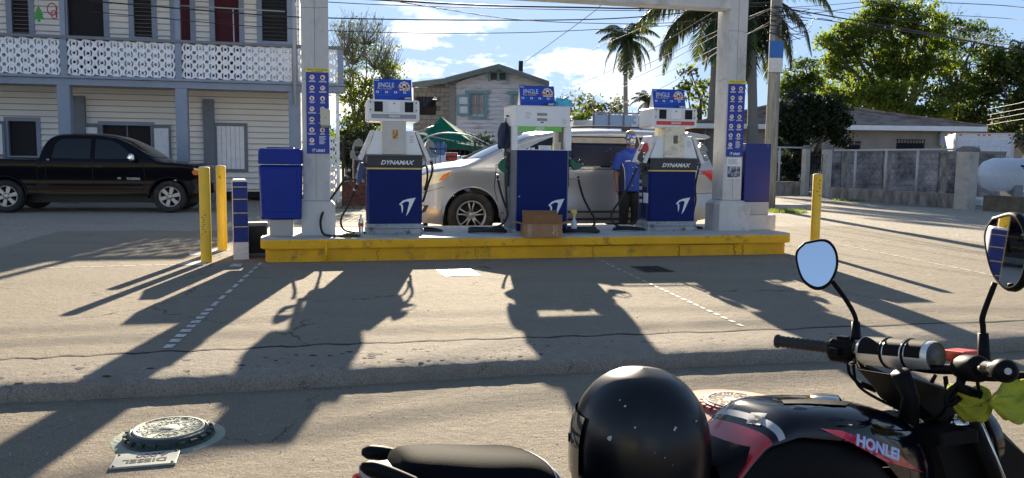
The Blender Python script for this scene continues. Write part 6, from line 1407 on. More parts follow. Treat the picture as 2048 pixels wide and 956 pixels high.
def quads(C_, size, m, name, parent, asp=.55, droop=None):
    """one small leaf quad at every row of C_"""
    n = len(C_); d = rng.normal(size=(n, 3)); 
    if droop is not None: d[:, 2] = d[:, 2]*.5-droop
    d /= np.linalg.norm(d, axis=1)[:, None]; e = rng.normal(size=(n, 3)); e -= (e*d).sum(1)[:, None]*d; e /= np.linalg.norm(e, axis=1)[:, None]
    s_ = size*rng.uniform(.6, 1.35, (n, 1)); V_ = np.empty((n, 4, 3)); V_[:, 0] = C_-d*s_*.5; V_[:, 1] = C_+e*s_*asp*.5; V_[:, 2] = C_+d*s_*.5; V_[:, 3] = C_-e*s_*asp*.5
    me = bpy.data.meshes.new(name); me.vertices.add(n*4); me.vertices.foreach_set('co', V_.reshape(-1)); me.loops.add(n*4); me.loops.foreach_set('vertex_index', np.arange(n*4, dtype=np.int32))
    me.polygons.add(n); me.polygons.foreach_set('loop_start', np.arange(0, n*4, 4, dtype=np.int32)); me.update(calc_edges=True); me.validate(); me.materials.append(m)
    o = bpy.data.objects.new(name, me); COL.objects.link(o); o.parent = parent; return o
def tree(name, label, Y, base_px, blobs, lm, leaf=.2, dens=1.0, trunk_r=.2, clump=.55, twigs=0, trunk=True, group=None, cat='tree', zb=.09, per=34, bark=None):
    """blobs: (px, py, rx_px, ry_px[, dY]) crown masses seen at distance Y"""
    b0 = P(base_px, 330, Y); root = E(name, label, cat, (b0.x, Y, zb), 0, group)
    k = Y/FPX; cents = []; pts = []; limbs = MB(); bark = bark or M_bark
    tw = MB()
    for bl in blobs:
        px, py, rx, ry = bl[:4]; dy = bl[4] if len(bl) > 4 else 0
        c = P(px, py, Y+dy); c = np.array([c.x-b0.x, dy, c.z-zb]); r3 = np.array([rx*k, (rx+ry)*.5*k*.9, ry*k])
        nc = max(4, int(dens*7.5*(r3[0]*r3[2])/(clump**2)*1.0)); u_ = rng.normal(size=(nc, 3)); u_ /= np.linalg.norm(u_, axis=1)[:, None]; rad = rng.uniform(.25, 1.08, (nc, 1))**.6
        cc = c+u_*rad*r3; keep = cc[:, 2] > .25; cc = cc[keep]
        pts.append((np.repeat(cc, per, 0)+rng.normal(size=(len(cc)*per, 3))*clump*np.array([.48, .48, .30])*np.repeat(rng.uniform(.6, 1.2, (len(cc), 1)), per, 0)))
        cents.append((c, cc, r3))
    if trunk:
        h0 = min(c[2] for c, _, _ in cents)*.55; fork = Vector((jit(.2), 0, max(h0, .5)))
        limbs.tube([(0, 0, -.1), (jit(.05), 0, fork.z*.5), fork], [trunk_r*1.15, trunk_r*.95, trunk_r*.8], bark, 9)
        for c, cc, r3 in cents:
            c = Vector(c); mid = fork.lerp(c, .5)+Vector((jit(.3), jit(.3), .3)); limbs.tube(bez([fork, mid, c], 5), [trunk_r*.62*(1-.65*i/10) for i in range(11)], bark, 6)
            for q in cc[:max(5, len(cc)//5)]:
                q = Vector(q); limbs.tube([c.lerp(fork, .15), c.lerp(q, .5)+Vector((jit(.15), jit(.15), jit(.15))), q], [trunk_r*.20, trunk_r*.12, trunk_r*.05], bark, 4)
            for _ in range(int(twigs)):
                u_ = rng.normal(size=3); u_ /= np.linalg.norm(u_); u_[2] = abs(u_[2])*.9+.2; e_ = c+Vector(u_*r3*1.15); m_ = c.lerp(e_, .5)+Vector((jit(.12), jit(.12), -.05)); tw.tube([c, m_, e_], [.016, .011, .004], M_barkl, 4)
                for _ in range(4): f_ = random.uniform(.4, 1); s0 = c.lerp(e_, f_); tw.tube([s0, s0+Vector((jit(.25), jit(.25), random.uniform(.05, .4)))*(.6+r3[0]*.2)], [.007, .003], M_barkl, 3)
        limbs.build('trunk', root)
        if twigs: tw.build('twigs', root)
    P3 = np.concatenate(pts); P3 = P3[P3[:, 2] > .05]; quads(P3, leaf, LM[lm], 'crown', root); return root
def palm(label, px, Yp, crown_py, trunk_r, frond, nf=15, swell=1.0, yellow=0, lean=0, seed=1, group='palms', shaft=True, tz=None):
    rs = random.Random(seed); b0 = P(px, 330, Yp); top_ = P(px+lean, crown_py, Yp); root = E('palm_tree', label, 'palm tree', (b0.x, Yp, .09), 0, group)
    H_ = top_.z-.09; dx = top_.x-b0.x; mb = MB(); n = 14; hs = H_-(1.6*frond/3 if shaft else 0)
    mb.tube([(dx*k/n, 0, hs*k/n) for k in range(n+1)], [trunk_r*(1+(swell-1)*math.exp(-((k/n-.12)/.25)**2))*(1-.28*k/n) for k in range(n+1)], M_ptr, 12); mb.build('trunk', root)
    if shaft: mb = MB(); mb.tube([(dx, 0, hs), (dx, 0, hs+(H_-hs)*.3), (dx, 0, H_)], [trunk_r*.85, trunk_r*.9, trunk_r*.45], mat('green crown shaft', (.10, .17, .05), .5, var=.2, stretch=(1, 1, .3)), 12); mb.build('crown_shaft', root)
    C0 = Vector((dx, 0, H_))
    for f_ in range(nf):
        az = 2*math.pi*f_/nf*2.4+rs.uniform(-.25, .25); el = R(rs.choice([72, 55, 38, 20, 5, -15, -35])+rs.uniform(-6, 6)); L_ = frond*rs.uniform(.85, 1.1); dirv = Vector((math.cos(az), math.sin(az)*.9, 0)); pts = []; p = Vector(C0); e = el; N_ = 16
        for i in range(N_+1): pts.append(p.copy()); p = p+(dirv*math.cos(e)+Vector((0, 0, math.sin(e))))*L_/N_; e -= R(rs.uniform(4.5, 8.5))*(1 if e > R(-75) else .1)
        mb = MB(); m = LM['palmy'] if f_ < yellow else LM['palm']; mb.tube(pts, [.035*frond/3*(1-.85*i/N_) for i in range(N_+1)], M_bark if f_ < yellow else mat('frond stem', (.10, .13, .04), .6), 4)
        for i in range(2, N_*4):
            t = i/(N_*4); a = t*N_; k0 = min(N_-1, int(a)); q = pts[k0].lerp(pts[k0+1], a-k0); tg = (pts[k0+1]-pts[k0]).normalized(); sd = tg.cross(Vector((0, 0, 1))).normalized(); ln = frond*.26*math.sin(math.pi*min(1, t*.85+.15))**.7
            for s_ in (-1, 1):
                dv = (sd*s_*rs.uniform(.6, 1)+tg*.55+Vector((0, 0, rs.uniform(-.75, -.1)))).normalized(); e1 = q+dv*ln*.55; e2 = e1+(dv+Vector((0, 0, -.7))).normalized()*ln*.5; w_ = tg*.034*frond/3*1.6
                mb.add([q-w_*.5, q+w_*.5, e1+w_*.5, e1-w_*.5, e2], [(0, 1, 2, 3), (3, 2, 4)], m)
        mb.build('frond', root)
    return root
M_ptr = mat('palm trunk', (.21, .20, .18), .9, var=.2, scale=5, dirt=.6, dcol=(.07, .06, .05), dthr=(.45, .65), stretch=(1, 1, 6), bump=.5)
# left: sparse tree with bare top
tree('sparse_tree', 'half bare tree with fine pale twigs and leafy lower crown, right of the white building', 28, 728, [(715, 245, 38, 42), (752, 250, 34, 36, 1), (705, 300, 34, 30), (740, 195, 42, 34, .5), (700, 175, 26, 36), (778, 160, 24, 30)], 'bright', leaf=.12, dens=1.2, trunk_r=.10, clump=.34, per=34, twigs=20)
tree('bare_tree', 'tall thin tree of bare pale twigs behind the left column', 29, 722, [(705, 130, 46, 80), (750, 140, 50, 84), (690, 110, 36, 70), (775, 150, 34, 60), (730, 90, 44, 50)], 'mid', leaf=.10, dens=.22, trunk_r=.07, clump=.3, per=16, twigs=46, bark=M_barkl)
tree('shrub', 'dark leafy shrub mass behind the fence between left column and left pump', 23.5, 712, [(706, 300, 28, 40), (728, 330, 30, 30)], 'dark', leaf=.13, dens=1.3, trunk_r=.06, clump=.28, cat='shrub')
tree('shrub', 'dark shrub under the green tent behind the iron fence', 24.6, 925, [(905, 300, 24, 24), (945, 300, 26, 28), (968, 285, 16, 16), (870, 305, 18, 20)], 'dark', leaf=.12, dens=1.2, trunk_r=.05, clump=.26, cat='shrub')
# centre distance
tree('distant_tree', 'pale olive tree far behind, between diesel pump and royal palm', 78, 1160, [(1140, 215, 26, 22), (1175, 218, 30, 24), (1210, 222, 26, 26), (1232, 210, 14, 24)], 'grey', leaf=.38, dens=.9, trunk_r=.2, clump=1.0)
tree('distant_tree', 'low green tree far behind, left of the blue panels', 62, 1140, [(1120, 245, 20, 18), (1155, 248, 24, 16), (1170, 238, 16, 14)], 'mid', leaf=.3, dens=1.0, trunk_r=.15, clump=.8)
tree('distant_tree', 'tree with yellow green leaves rising beside the swollen palm trunk', 48, 1392, [(1384, 150, 14, 20), (1375, 185, 14, 12), (1400, 205, 22, 18), (1392, 228, 26, 14), (1410, 175, 12, 16)], 'bright', leaf=.26, dens=.9, trunk_r=.12, clump=.6)
palm('slender royal palm standing alone in the sky between middle and right pumps', 1252, 62, 80, .21, 3.0, nf=26, seed=3)
palm('small palm far behind just left of the right pump sign', 1294, 58, 203, .15, 1.5, nf=18, seed=9, shaft=False)
palm('thick trunked palm with yellow dead fronds left of the right column', 1422, 45, 16, .43, 5.4, nf=26, swell=1.35, yellow=3, seed=4, lean=16)
palm('tall palm rising just behind the right column and utility pole', 1508, 43, -2, .30, 4.9, nf=19, seed=12, swell=1.3)
# right
tree('small_tree', 'dark small tree with yellow tips behind the utility pole', 52, 1590, [(1585, 165, 26, 26), (1570, 190, 26, 18), (1612, 140, 20, 24), (1625, 175, 18, 22)], 'mid', leaf=.22, dens=1.9, trunk_r=.14, clump=.62, twigs=4, per=44)
tree('bushy_tree', 'very dark bushy tree standing at the gate before the low house', 32.6, 1600, [(1612, 240, 44, 28), (1558, 222, 12, 16), (1694, 240, 16, 9), (1672, 205, 14, 9), (1596, 192, 13, 13), (1688, 285, 14, 10), (1650, 225, 40, 28), (1580, 250, 34, 30), (1670, 255, 26, 20), (1575, 280, 36, 26), (1655, 270, 30, 20, .4), (1600, 320, 40, 26), (1572, 350, 24, 30), (1640, 318, 30, 20, .5), (1625, 205, 22, 14)], 'dark', leaf=.14, dens=1.35, trunk_r=.12, clump=.30, per=44)
bigb = [(1660, 95, 26, 26), (1655, 140, 26, 24), (1760, 20, 50, 30), (1830, 30, 46, 34), (1870, 120, 40, 40), (1690, 75, 40, 36), (1680, 120, 36, 30), (1730, 60, 46, 40), (1780, 50, 46, 46), (1740, 120, 52, 40), (1800, 110, 50, 44), (1850, 80, 46, 46), (1700, 165, 42, 26), (1770, 170, 50, 30), (1835, 150, 46, 36)]
tree('large_tree', 'huge spreading green tree towering behind the low house roof', 60, 1795, bigb, 'leafy', leaf=.25, dens=.95, trunk_r=.36, clump=.72, per=60)
tree('large_tree', 'open crowned tree with thin visible branches at the upper right', 64, 1905, [(1900, 60, 46, 40), (1950, 80, 44, 40), (1890, 110, 46, 36), (1990, 110, 40, 36), (1940, 130, 50, 30)], 'mid', leaf=.24, dens=.55, trunk_r=.26, clump=.7, per=44, twigs=16)
tree('dense_tree', 'dense yellow green tree directly behind the low house ridge', 54, 1760, [(1700, 195, 40, 22), (1755, 205, 44, 24), (1810, 215, 44, 24), (1860, 222, 42, 26), (1790, 185, 44, 20), (1660, 190, 26, 18)], 'leafy', leaf=.30, dens=1.5, trunk_r=.2, clump=.85, per=50)
tree('dense_tree', 'dense mid green tree between the low house roof and the far right', 58, 1930, [(1900, 190, 46, 34), (1945, 200, 44, 36), (1900, 235, 40, 26), (1960, 245, 44, 26), (1985, 165, 44, 32)], 'mid', leaf=.30, dens=1.6, trunk_r=.25, clump=.9, per=50)
tree('dense_tree', 'dark dense tree cut by the right edge above the white truck', 57, 2050, [(2030, 135, 46, 40), (1990, 125, 34, 24), (2075, 120, 40, 50), (2060, 190, 50, 40), (2020, 225, 34, 26), (2090, 240, 50, 50), (2005, 262, 26, 16)], 'mid', leaf=.30, dens=1.7, trunk_r=.25, clump=.9, per=50)
tree('shrub', 'bare armed dark shrub reaching in front of the white tank at the right edge', 23.0, 2075, [(2052, 290, 22, 16), (2058, 330, 18, 14), (2085, 300, 24, 40)], 'dark', leaf=.14, dens=.5, trunk_r=.04, clump=.25, cat='shrub', twigs=6)
# distant wood along the horizon
pts = []
for px in range(300, 2300, 7):
    Yw = 95; c = P(px, 300, Yw); hh = 3.2+1.3*math.sin(px*.02)+.9*math.sin(px*.061)
    m_ = 60; pts.append(np.stack([rng.normal(c.x, .8, m_), rng.normal(Yw, 2, m_), np.abs(rng.uniform(0, hh, m_))+.2], 1))
o = quads(np.concatenate(pts), .75, LM['mid'], 'distant_wood', None); tag(o, 'low distant belt of green trees along the horizon', 'wood', kind='stuff')
# grass tufts
def grass(label, c, rx, ry, n, h=.09):
    V_ = []; F_ = []
    mb = MB()
    for _ in range(n):
        a = random.uniform(0, 6.28); q = math.sqrt(random.random()); x, y = c.x+rx*q*math.cos(a), c.y+ry*q*math.sin(a); hh = h*random.uniform(.4, 1.2); d = Vector((jit(.05), jit(.05), 0)); w_ = Vector((math.cos(a*5), math.sin(a*5), 0))*.006
        mb.add([Vector((x, y, .092))-w_, Vector((x, y, .092))+w_, Vector((x, y, .09+hh))+d], [(0, 1, 2)], LM['grass'])
    return tag(mb.build('grass_patch', None), label, 'grass', kind='stuff')
grass('bright green grass patch by the loose kerb stone right of the cabinet', G(1572, 424), .5, .45, 900, .10)
grass('thin green grass line along the foot of the iron fence', G(715, 417), 1.0, .15, 500, .08)
grass('weeds along the foot of the stained low wall', G(1700, 402), .6, .3, 300, .10)
# ================================================================== utility pole, banner, wires
up_ = E('utility_pole', 'weathered wooden utility pole with a wire coil right of the right column', 'utility pole', (P(1542, 300, 21.2).x, 21.2, .09), 0)
M_wood = mat('weathered pole wood', (.30, .29, .25), .85, var=.25, scale=4, dirt=.6, dcol=(.10, .10, .08), dthr=(.45, .65), stretch=(4, 4, .3), bump=.4)
dxp = P(1548, 0, 21.2).x-P(1538, 300, 21.2).x
mb = MB(); mb.tube([(0, 0, -.1), (0, 0, 3), (dxp*.9, 0, 6.8)], [.165, .155, .13], M_wood, 16); mb.build('pole_shaft', up_)
q = P(1565, 60, 21.0); mb = MB(); mb.tube([(q.x-up_.location.x+.12*math.cos(a), -.2, q.z-.09+.19*math.sin(a)) for a in [k*.45 for k in range(15)]], .022, M_ir, 6); mb.build('wire_coil', up_)
mb = MB(); q0 = P(1546, 12, 21.2); mb.box(q0.x-up_.location.x-.9, q0.x-up_.location.x+.9, -.22, -.14, q0.z+.55, q0.z+.67, M_wood)
for k in range(5): mb.cyl((q0.x-up_.location.x-.8+.4*k, -.18, q0.z+.67), (q0.x-up_.location.x-.8+.4*k, -.18, q0.z+.80), .04, M_dgrey, 8)
mb.build('cross_arm', up_)
mb = MB(); rs_ = random.Random(2)
for k in range(14): x = dxp*.75; z = q0.z-.2-.05*k; mb.tube([(x-.16-rs_.random()*.15, -.15, z+rs_.uniform(-.1, .1)), (x, -.18, z), (x+.2+rs_.random()*.2, -.12, z+rs_.uniform(-.15, .1)), (x+.5+rs_.random()*.4, -.1, z-.1+rs_.uniform(-.1, .2))], .010, M_ir, 4)
mb.build('cable_tangle', up_)
c = P(1552, 116, 20.95); bn = E('pole_banner', 'blue over white banner panel strapped to the utility pole', 'banner', (c.x, 20.95, c.z), R(8))
hw, hh = 14/FPX*20.95, 32/FPX*20.95
mb = MB(); mb.box(-hw, hw, -.02, .02, -.0, hh, mat('banner blue', (.02, .13, .42), .5)); mb.box(-hw, hw, -.02, .02, -hh*.85, -.0005, mat('banner white', (.62, .62, .58), .6, dirt=.3)); mb.build('cloth_panel', bn)
mb = MB(); mb.cyl((-hw-.08, 0, hh+.01), (hw+.03, 0, hh+.01), .014, M_grey, 6); mb.cyl((-hw-.08, 0, -hh*.85-.01), (hw+.03, 0, -hh*.85-.01), .014, M_grey, 6); mb.build('banner_rod', bn)
M_wire = mat('black cable', (.015, .015, .018), .6); M_wirel = mat('weathered cable', (.30, .30, .30), .6)
def wire(label, pts, r=.012, m=None):
    c = bez([P(*p) for p in pts], 8); mb = MB(); mb.tube(c, r, m or M_wire, 5); tag(mb.build('overhead_wire', None), label, 'cable', 'overhead cables')
wire('thick cable spanning from the white building past the left column to the palm tops', [(180, 2, 15), (512, 29, 16), (660, 36, 17), (900, 40, 18), (1172, 39, 19), (1333, 29, 20), (1540, 6, 21)], .013)
wire('thin cable crossing the balcony windows and the empty sky below the others', [(180, 23, 15), (512, 53, 16), (773, 65, 17), (1000, 66, 18), (1172, 60, 19), (1440, 45, 20.5), (1540, 34, 21)], .008)
wire('uppermost thin cable at the top of the sky beside the left column', [(600, 1, 15), (810, 11, 17), (1172, 20, 19), (1320, 20, 20), (1540, 12, 21)], .009)
wire('thickest bundled cable under the canopy beam', [(700, -4, 15), (960, 10, 17.5), (1172, 15, 19), (1300, 16, 20), (1540, 5, 21)], .020)
wire('sagging cable that dips across the thick cable in mid sky', [(740, -6, 15), (900, 20, 17), (1024, 38, 18), (1172, 46, 19), (1330, 46, 20), (1540, 30, 21)], .009)
wire('steep thin stay crossing the sky above the boarded house', [(1050, 124, 34), (1172, 35, 26), (1200, 12, 24), (1225, -10, 23)], .010, M_wire)
for i, (a, b, d, lb) in enumerate((((1047, 136), (1120, 124), (1364, 21), 'pale cable from the roof post to the canopy beam, highest slanting one'), ((1117, 184), (1250, 128), (1424, 26), 'pale slanting cable second from the top, crossing the royal palm crown foot'), ((1150, 187), (1290, 130), (1440, 59), 'pale slanting cable third from the top, crossing the palm trunk'), ((1180, 196), (1300, 142), (1440, 67), 'pale slanting cable fourth from the top, crossing the palm trunk'), ((1215, 183), (1320, 150), (1440, 92), 'pale slanting cable fifth from the top, passing above the small palm'), ((1225, 215), (1330, 172), (1440, 101), 'lowest pale slanting cable, passing just over the small palm'))):
    e_ = (1540, d[1]-(b[1]-d[1])/(d[0]-b[0])*(1540-d[0])*.9)
    wire(lb, [(*a, 40), (*b, 31), (*d, 24.5), (*e_, 21.3)], .011, M_wirel)
wire('thick dark cable running down right from the pole across the large tree', [(1548, 12, 21), (1611, 24, 20), (1830, 62, 17), (2060, 106, 14), (2200, 130, 13)], .016)
wire('dark cable just under the thick one, right of the pole', [(1548, 30, 21), (1631, 38, 20), (1860, 70, 17), (2060, 94, 14), (2200, 112, 13)], .010)
wire('thin cable above the thick one crossing the large tree', [(1548, 14, 21), (1641, 20, 20), (1860, 50, 17), (2060, 88, 14), (2200, 112, 13)], .007)
wire('cable rising right from the pole to the top edge', [(1548, 32, 21), (1636, 25, 20), (1750, 10, 18.5), (1860, -6, 17)], .009)
wire('thin cable leaving the pole top almost level to the right', [(1548, 16, 21), (1641, 11, 20), (1754, 1, 18), (1800, -4, 17)], .007)
wire('short cable in the clear sky at the top right corner', [(1880, 5, 18), (1990, 10, 17), (2060, 16, 16)], .008)
wire('thin cable in the sky at the right edge below the corner one', [(1900, 30, 18), (2000, 36, 17), (2060, 41, 16)], .006)
for k, (y0, y1) in enumerate(((214, 202), (226, 216), (236, 226), (246, 238))):
    wire(('highest', 'second', 'third', 'lowest')[k]+' pale cable against the dark trees over the white truck', [(1975, y0+4, 30), (2020, y0-4, 27), (2070, y1-3, 24)], .006, M_wirel)
wire('loose wire with a clamp hanging right of the pole in the sky', [(1568, 42, 21), (1590, 62, 21), (1612, 62, 21), (1622, 52, 21), (1626, 40, 21), (1640, 37, 20.5), (1665, 41, 20.3)], .009)
# ================================================================== motorcycle
ba_ = R(22); lean = R(-7); Cb = Vector((.96, 1.93, 0))
bx = Vector((math.cos(ba_), math.sin(ba_), 0)); by = Vector((-bx.y, bx.x, 0))
MB_ = Matrix.Translation(Cb-by*.11) @ Matrix.Rotation(ba_, 4, 'Z') @ Matrix.Rotation(lean, 4, 'X')
MBI = MB_.inverted()
def BQ(px, py, yl):
    d = MBI.to_3x3() @ ray(px, py); o_ = MBI @ Vector((0, 0, CH)); t = (yl-o_.y)/d.y; return o_+d*t
def BX(px, py, xl):
    d = MBI.to_3x3() @ ray(px, py); o_ = MBI @ Vector((0, 0, CH)); t = (xl-o_.x)/d.x; return o_+d*t
moto = E('motorcycle', 'black and red motorcycle with round mirrors parked close in the foreground', 'motorcycle', M=MB_)
M_mb = mat('motorcycle gloss black', (.003, .003, .007), .12, 0, .05, coat=.25, spec=.3)
M_mk = mat('motorcycle satin black', (.004, .004, .005), .55, spec=.12)
M_rub = mat('grip rubber', (.012, .012, .012), .6)
M_seat = mat('seat vinyl', (.0035, .004, .0055), .8, var=.1, bump=.12, bscale=400, spec=.05)
M_mir = mat('mirror glass', (.72, .78, .86), .015, 1, .0)
M_mred = mat('tank red', (.42, .015, .02), .15, coat=.8)
M_mpk = mat('decal magenta red', (.60, .03, .10), .2, coat=.6)
M_mgr = mat('decal grey gold', (.30, .27, .2), .3, col2=(.03, .03, .03), scale=30, thr=(.4, .6))
M_txt = mat('pale blue lettering', (.42, .52, .78), .3)
M_clo = mat('yellow green cloth', (.34, .36, .03), .9, var=.2, bump=.5, bscale=220)
M_steel = mat('polished steel', (.55, .55, .54), .18, 1, .05)
# ---- tank
def prof(tab): return [(p.x, p.z) for p in tab]
top_px = [(1425, 948), (1455, 895), (1490, 848), (1535, 808), (1600, 799), (1680, 800), (1745, 815), (1800, 838), (1850, 868)]
tp_ = [BQ(px, py, -.02) for px, py in top_px]; zt_tab = smooth_tab([(p.x, p.z) for p in tp_], 4)
x0t, x1t = tp_[0].x, tp_[-1].x
lo_px = [(1430, 956), (1475, 952), (1530, 905), (1600, 874), (1680, 880), (1750, 902), (1800, 956), (1850, 985)]
lp_ = [BQ(px, py, -.125) for px, py in lo_px]; zl_tab = [(p.x, p.z) for p in lp_]
def tw_(x):
    t = (x-x0t)/(x1t-x0t); return .030+.105*math.sin(math.pi*min(1, max(0, t*.80+.16)))**.8
def tsec(x, a):  # a 0 near bottom .. 1 far bottom
    zt = interp(zt_tab, x); zb = min(interp(zl_tab, x), zt-.02); w_ = tw_(x); an = math.pi*a
    c, s_ = math.cos(an), math.sin(an); y = -w_*math.copysign(abs(c)**(2/3.2), c); z = zb+(zt-zb)*abs(s_)**(2/2.6); return Vector((x, y, z))
mb = MB(); xs = [x0t+(x1t-x0t)*k/44 for k in range(45)]; rows = [[tsec(x, a/28) for a in range(29)] for x in xs]
mb.grid(rows, M_mb)
for r_ in (rows[0], rows[-1]): mb.add(r_, [tuple(range(29))], M_mb)
tank = mb.build('fuel_tank', moto)
def tpatch(px_poly, m, off=.0015, name='decal', par=None, res=.02):
    """decal: pixel outline dropped onto the near side of the tank"""
    def proj(px, py):
        best = None
        for yl in [-.145+.004*k for k in range(36)]:
            q = BQ(px, py, yl); 
            if x0t < q.x < x1t:
                zt = interp(zt_tab, q.x); zb = min(interp(zl_tab, q.x), zt-.02); w_ = tw_(q.x)
                u_ = min(1, max(0, (q.z-zb)/(zt-zb))); s_ = u_**(1.3); c = math.sqrt(max(0, 1-s_*s_)); ys = -w_*c**(2/3.2)
                if best is None or abs(ys-yl) < best[0]: best = (abs(ys-yl), Vector((q.x, yl, q.z)))
        if best is None: q = BQ(px, py, -.10); return q
        return best[1]+Vector((0, -off, off*.6))
    P_ = []
    for i in range(len(px_poly)):
        a, b = Vector(px_poly[i]), Vector(px_poly[(i+1) % len(px_poly)]); k = max(1, int((b-a).length/12)); P_ += [a.lerp(b, j/k) for j in range(k)]
    def inside(x, z):
        c = False
        for i in range(len(P_)):
            a, b = P_[i], P_[i-1]
            if (a.y > z) != (b.y > z) and x < (b.x-a.x)*(z-a.y)/(b.y-a.y)+a.x: c = not c
        return c
    ex = [Vector((x, z)) for x in range(int(min(p.x for p in P_)), int(max(p.x for p in P_)), 10) for z in range(int(min(p.y for p in P_)), int(max(p.y for p in P_)), 10) if inside(x, z) and min((Vector((x, z))-p).length for p in P_) > 4]
    r_ = delaunay_2d_cdt(P_+ex, [], [list(range(len(P_)))], 1, 1e-5); mb = MB(); mb.add([proj(v.x, v.y) for v in r_[0]], [tuple(reversed(f)) for f in r_[2]], m, True); return mb.build(name, par or tank)
def tband(i0, i1, a0, a1, m, off, name):
    mb = MB(); rr = []
    for k in range(i0, i1+1):
        c = Vector((rows[k][14].x, 0, (rows[k][0].z+rows[k][14].z)/2)); rr.append([p+(p-c).normalized()*off for p in rows[k][a0:a1+1]])
    mb.grid(rr, m); return mb.build(name, tank)
tband(1, 6, 1, 27, M_mred, .0010, 'red_band'); tband(7, 8, 1, 27, M_lg, .0012, 'white_band')
tpatch([(1500, 826), (1532, 828), (1518, 852), (1490, 848)], M_lg, .004, name='tank_label')
tpatch([(1502, 832), (1524, 834), (1520, 840), (1500, 838)], M_blk, .006, name='label_print'); tpatch([(1498, 842), (1514, 843), (1510, 848), (1496, 847)], M_blk, .006, name='label_print')
tpatch([(1638, 858), (1680, 862), (1752, 888), (1812, 926), (1845, 946), (1770, 925), (1700, 886)], M_mpk, .003, name='magenta_decal')
tpatch([(1752, 892), (1800, 915), (1830, 940), (1790, 930), (1760, 910)], M_mred, .005, name='red_decal')
tpatch([(1560, 801), (1640, 799), (1700, 806), (1690, 812), (1610, 808), (1565, 808)], M_mk, .004, name='top_trim')
# lettering along the side
a_, b_ = BQ(1697, 876, -.150), BQ(1806, 916, -.150); d_ = (b_-a_); L_ = d_.length; ux_ = d_.normalized(); nn_ = Vector((0, -1, .35)).normalized(); nn_ = (nn_-ux_*nn_.dot(ux_)).normalized(); uy_ = nn_.cross(ux_)
T = Matrix(((ux_.x, uy_.x, nn_.x, 0), (ux_.y, uy_.y, nn_.y, 0), (ux_.z, uy_.z, nn_.z, 0), (0, 0, 0, 1))); T = Matrix.Translation((a_+b_)/2+nn_*.004) @ T
text('HONLEI', .034, M_txt, tank, None, M=T @ Matrix.Diagonal((1.05, 1, 1, 1)), ext=.001, bold=.0012, shear=.1)
q = BQ(1650, 798, 0); mb = MB(); mb.lathe([(0, .012), (.03, .012), (.036, .004), (.038, -.01)], M_steel, 24, Matrix.Translation(q-Vector((0, 0, .004)))); mb.build('fuel_cap', tank)
# side cover below the tank and rider seat
mb = MB(); rows = []
for k in range(20):
    x = x0t-.02+(x1t-x0t+.0)*k/19*.98; zt = interp(zl_tab, x)+.004; w_ = tw_(x)*.93; rows.append([(x, -w_*.9, zt-.32), (x, -w_, zt-.1), (x, -w_, zt-.02), (x, -w_*.8, zt), (x, w_*.8, zt), (x, w_, zt-.02), (x, w_, zt-.1), (x, w_*.9, zt-.32)])
mb.grid(rows, M_mk); mb.build('side_cover', moto)
# seat: rider dip then raised pillion, with grab rails
sp_ = [(BQ(782, 935, 0)), BQ(800, 905, 0), BQ(850, 897, 0), BQ(960, 899, 0), BQ(1050, 902, 0), BQ(1085, 925, 0), BQ(1120, 965, 0)]
st = smooth_tab([(p.x, p.z) for p in sp_]+[(sp_[-1].x+.10, sp_[-1].z-.03), (x0t+.02, sp_[-1].z-.02)], 5)
mb = MB(); rows = []; xa_, xb_ = sp_[0].x, x0t+.02
for k in range(50):
    x = xa_+(xb_-xa_)*k/49; zt = interp(st, x); w_ = .085+.035*min(1, max(0, (x-xa_)/.12))**.5+.0*k; zb = zt-.075-.02*(x > sp_[4].x)
    rows.append([Vector((x, -w_*math.copysign(abs(math.cos(a))**(2/3), math.cos(a)), zb+(zt-zb)*max(0, math.sin(a))**(2/3))) for a in [math.pi*j/20 for j in range(21)]])
mb.grid(rows, M_seat); mb.add(rows[0], [tuple(range(21))], M_seat); seat = mb.build('seat', moto)
mb = MB(); xk = BQ(1072, 915, 0).x
for dx in (0, .008): k = min(range(50), key=lambda k: abs(rows[k][0].x-xk-dx)); mb.tube([v+Vector((0, 0, .001)) for v in rows[k]], .0018, M_lg, 4)
mb.build('seam', seat)
for yl, p0, p1, p2 in ((.09, (724, 904), (760, 906), (812, 916)), (-.10, (722, 932), (770, 946), (840, 975))):
    a_, b_, c_ = BQ(*p0, yl), BQ(*p1, yl), BQ(*p2, yl); mb = MB(); mb.tube(bez([a_, b_, c_, c_+(c_-b_)*.8], 6), [.006, .010, .013, .014, .014, .014]+[.014]*13, M_mk, 10); mb.build('grab_rail', moto)
mb = MB(); q = BQ(765, 945, -.02); mb.box(q.x-.03, q.x+.06, -.05, .05, q.z-.03, q.z+.005, mat('grey tail plate', (.3, .33, .34), .5)); mb.build('tail_bracket', moto, bev=.005)
q = BQ(735, 958, 0); mb = MB(); mb.box(q.x-.02, q.x+.10, -.06, .06, q.z-.05, q.z-.0, M_tail); mb.build('tail_light', moto, bev=.01)
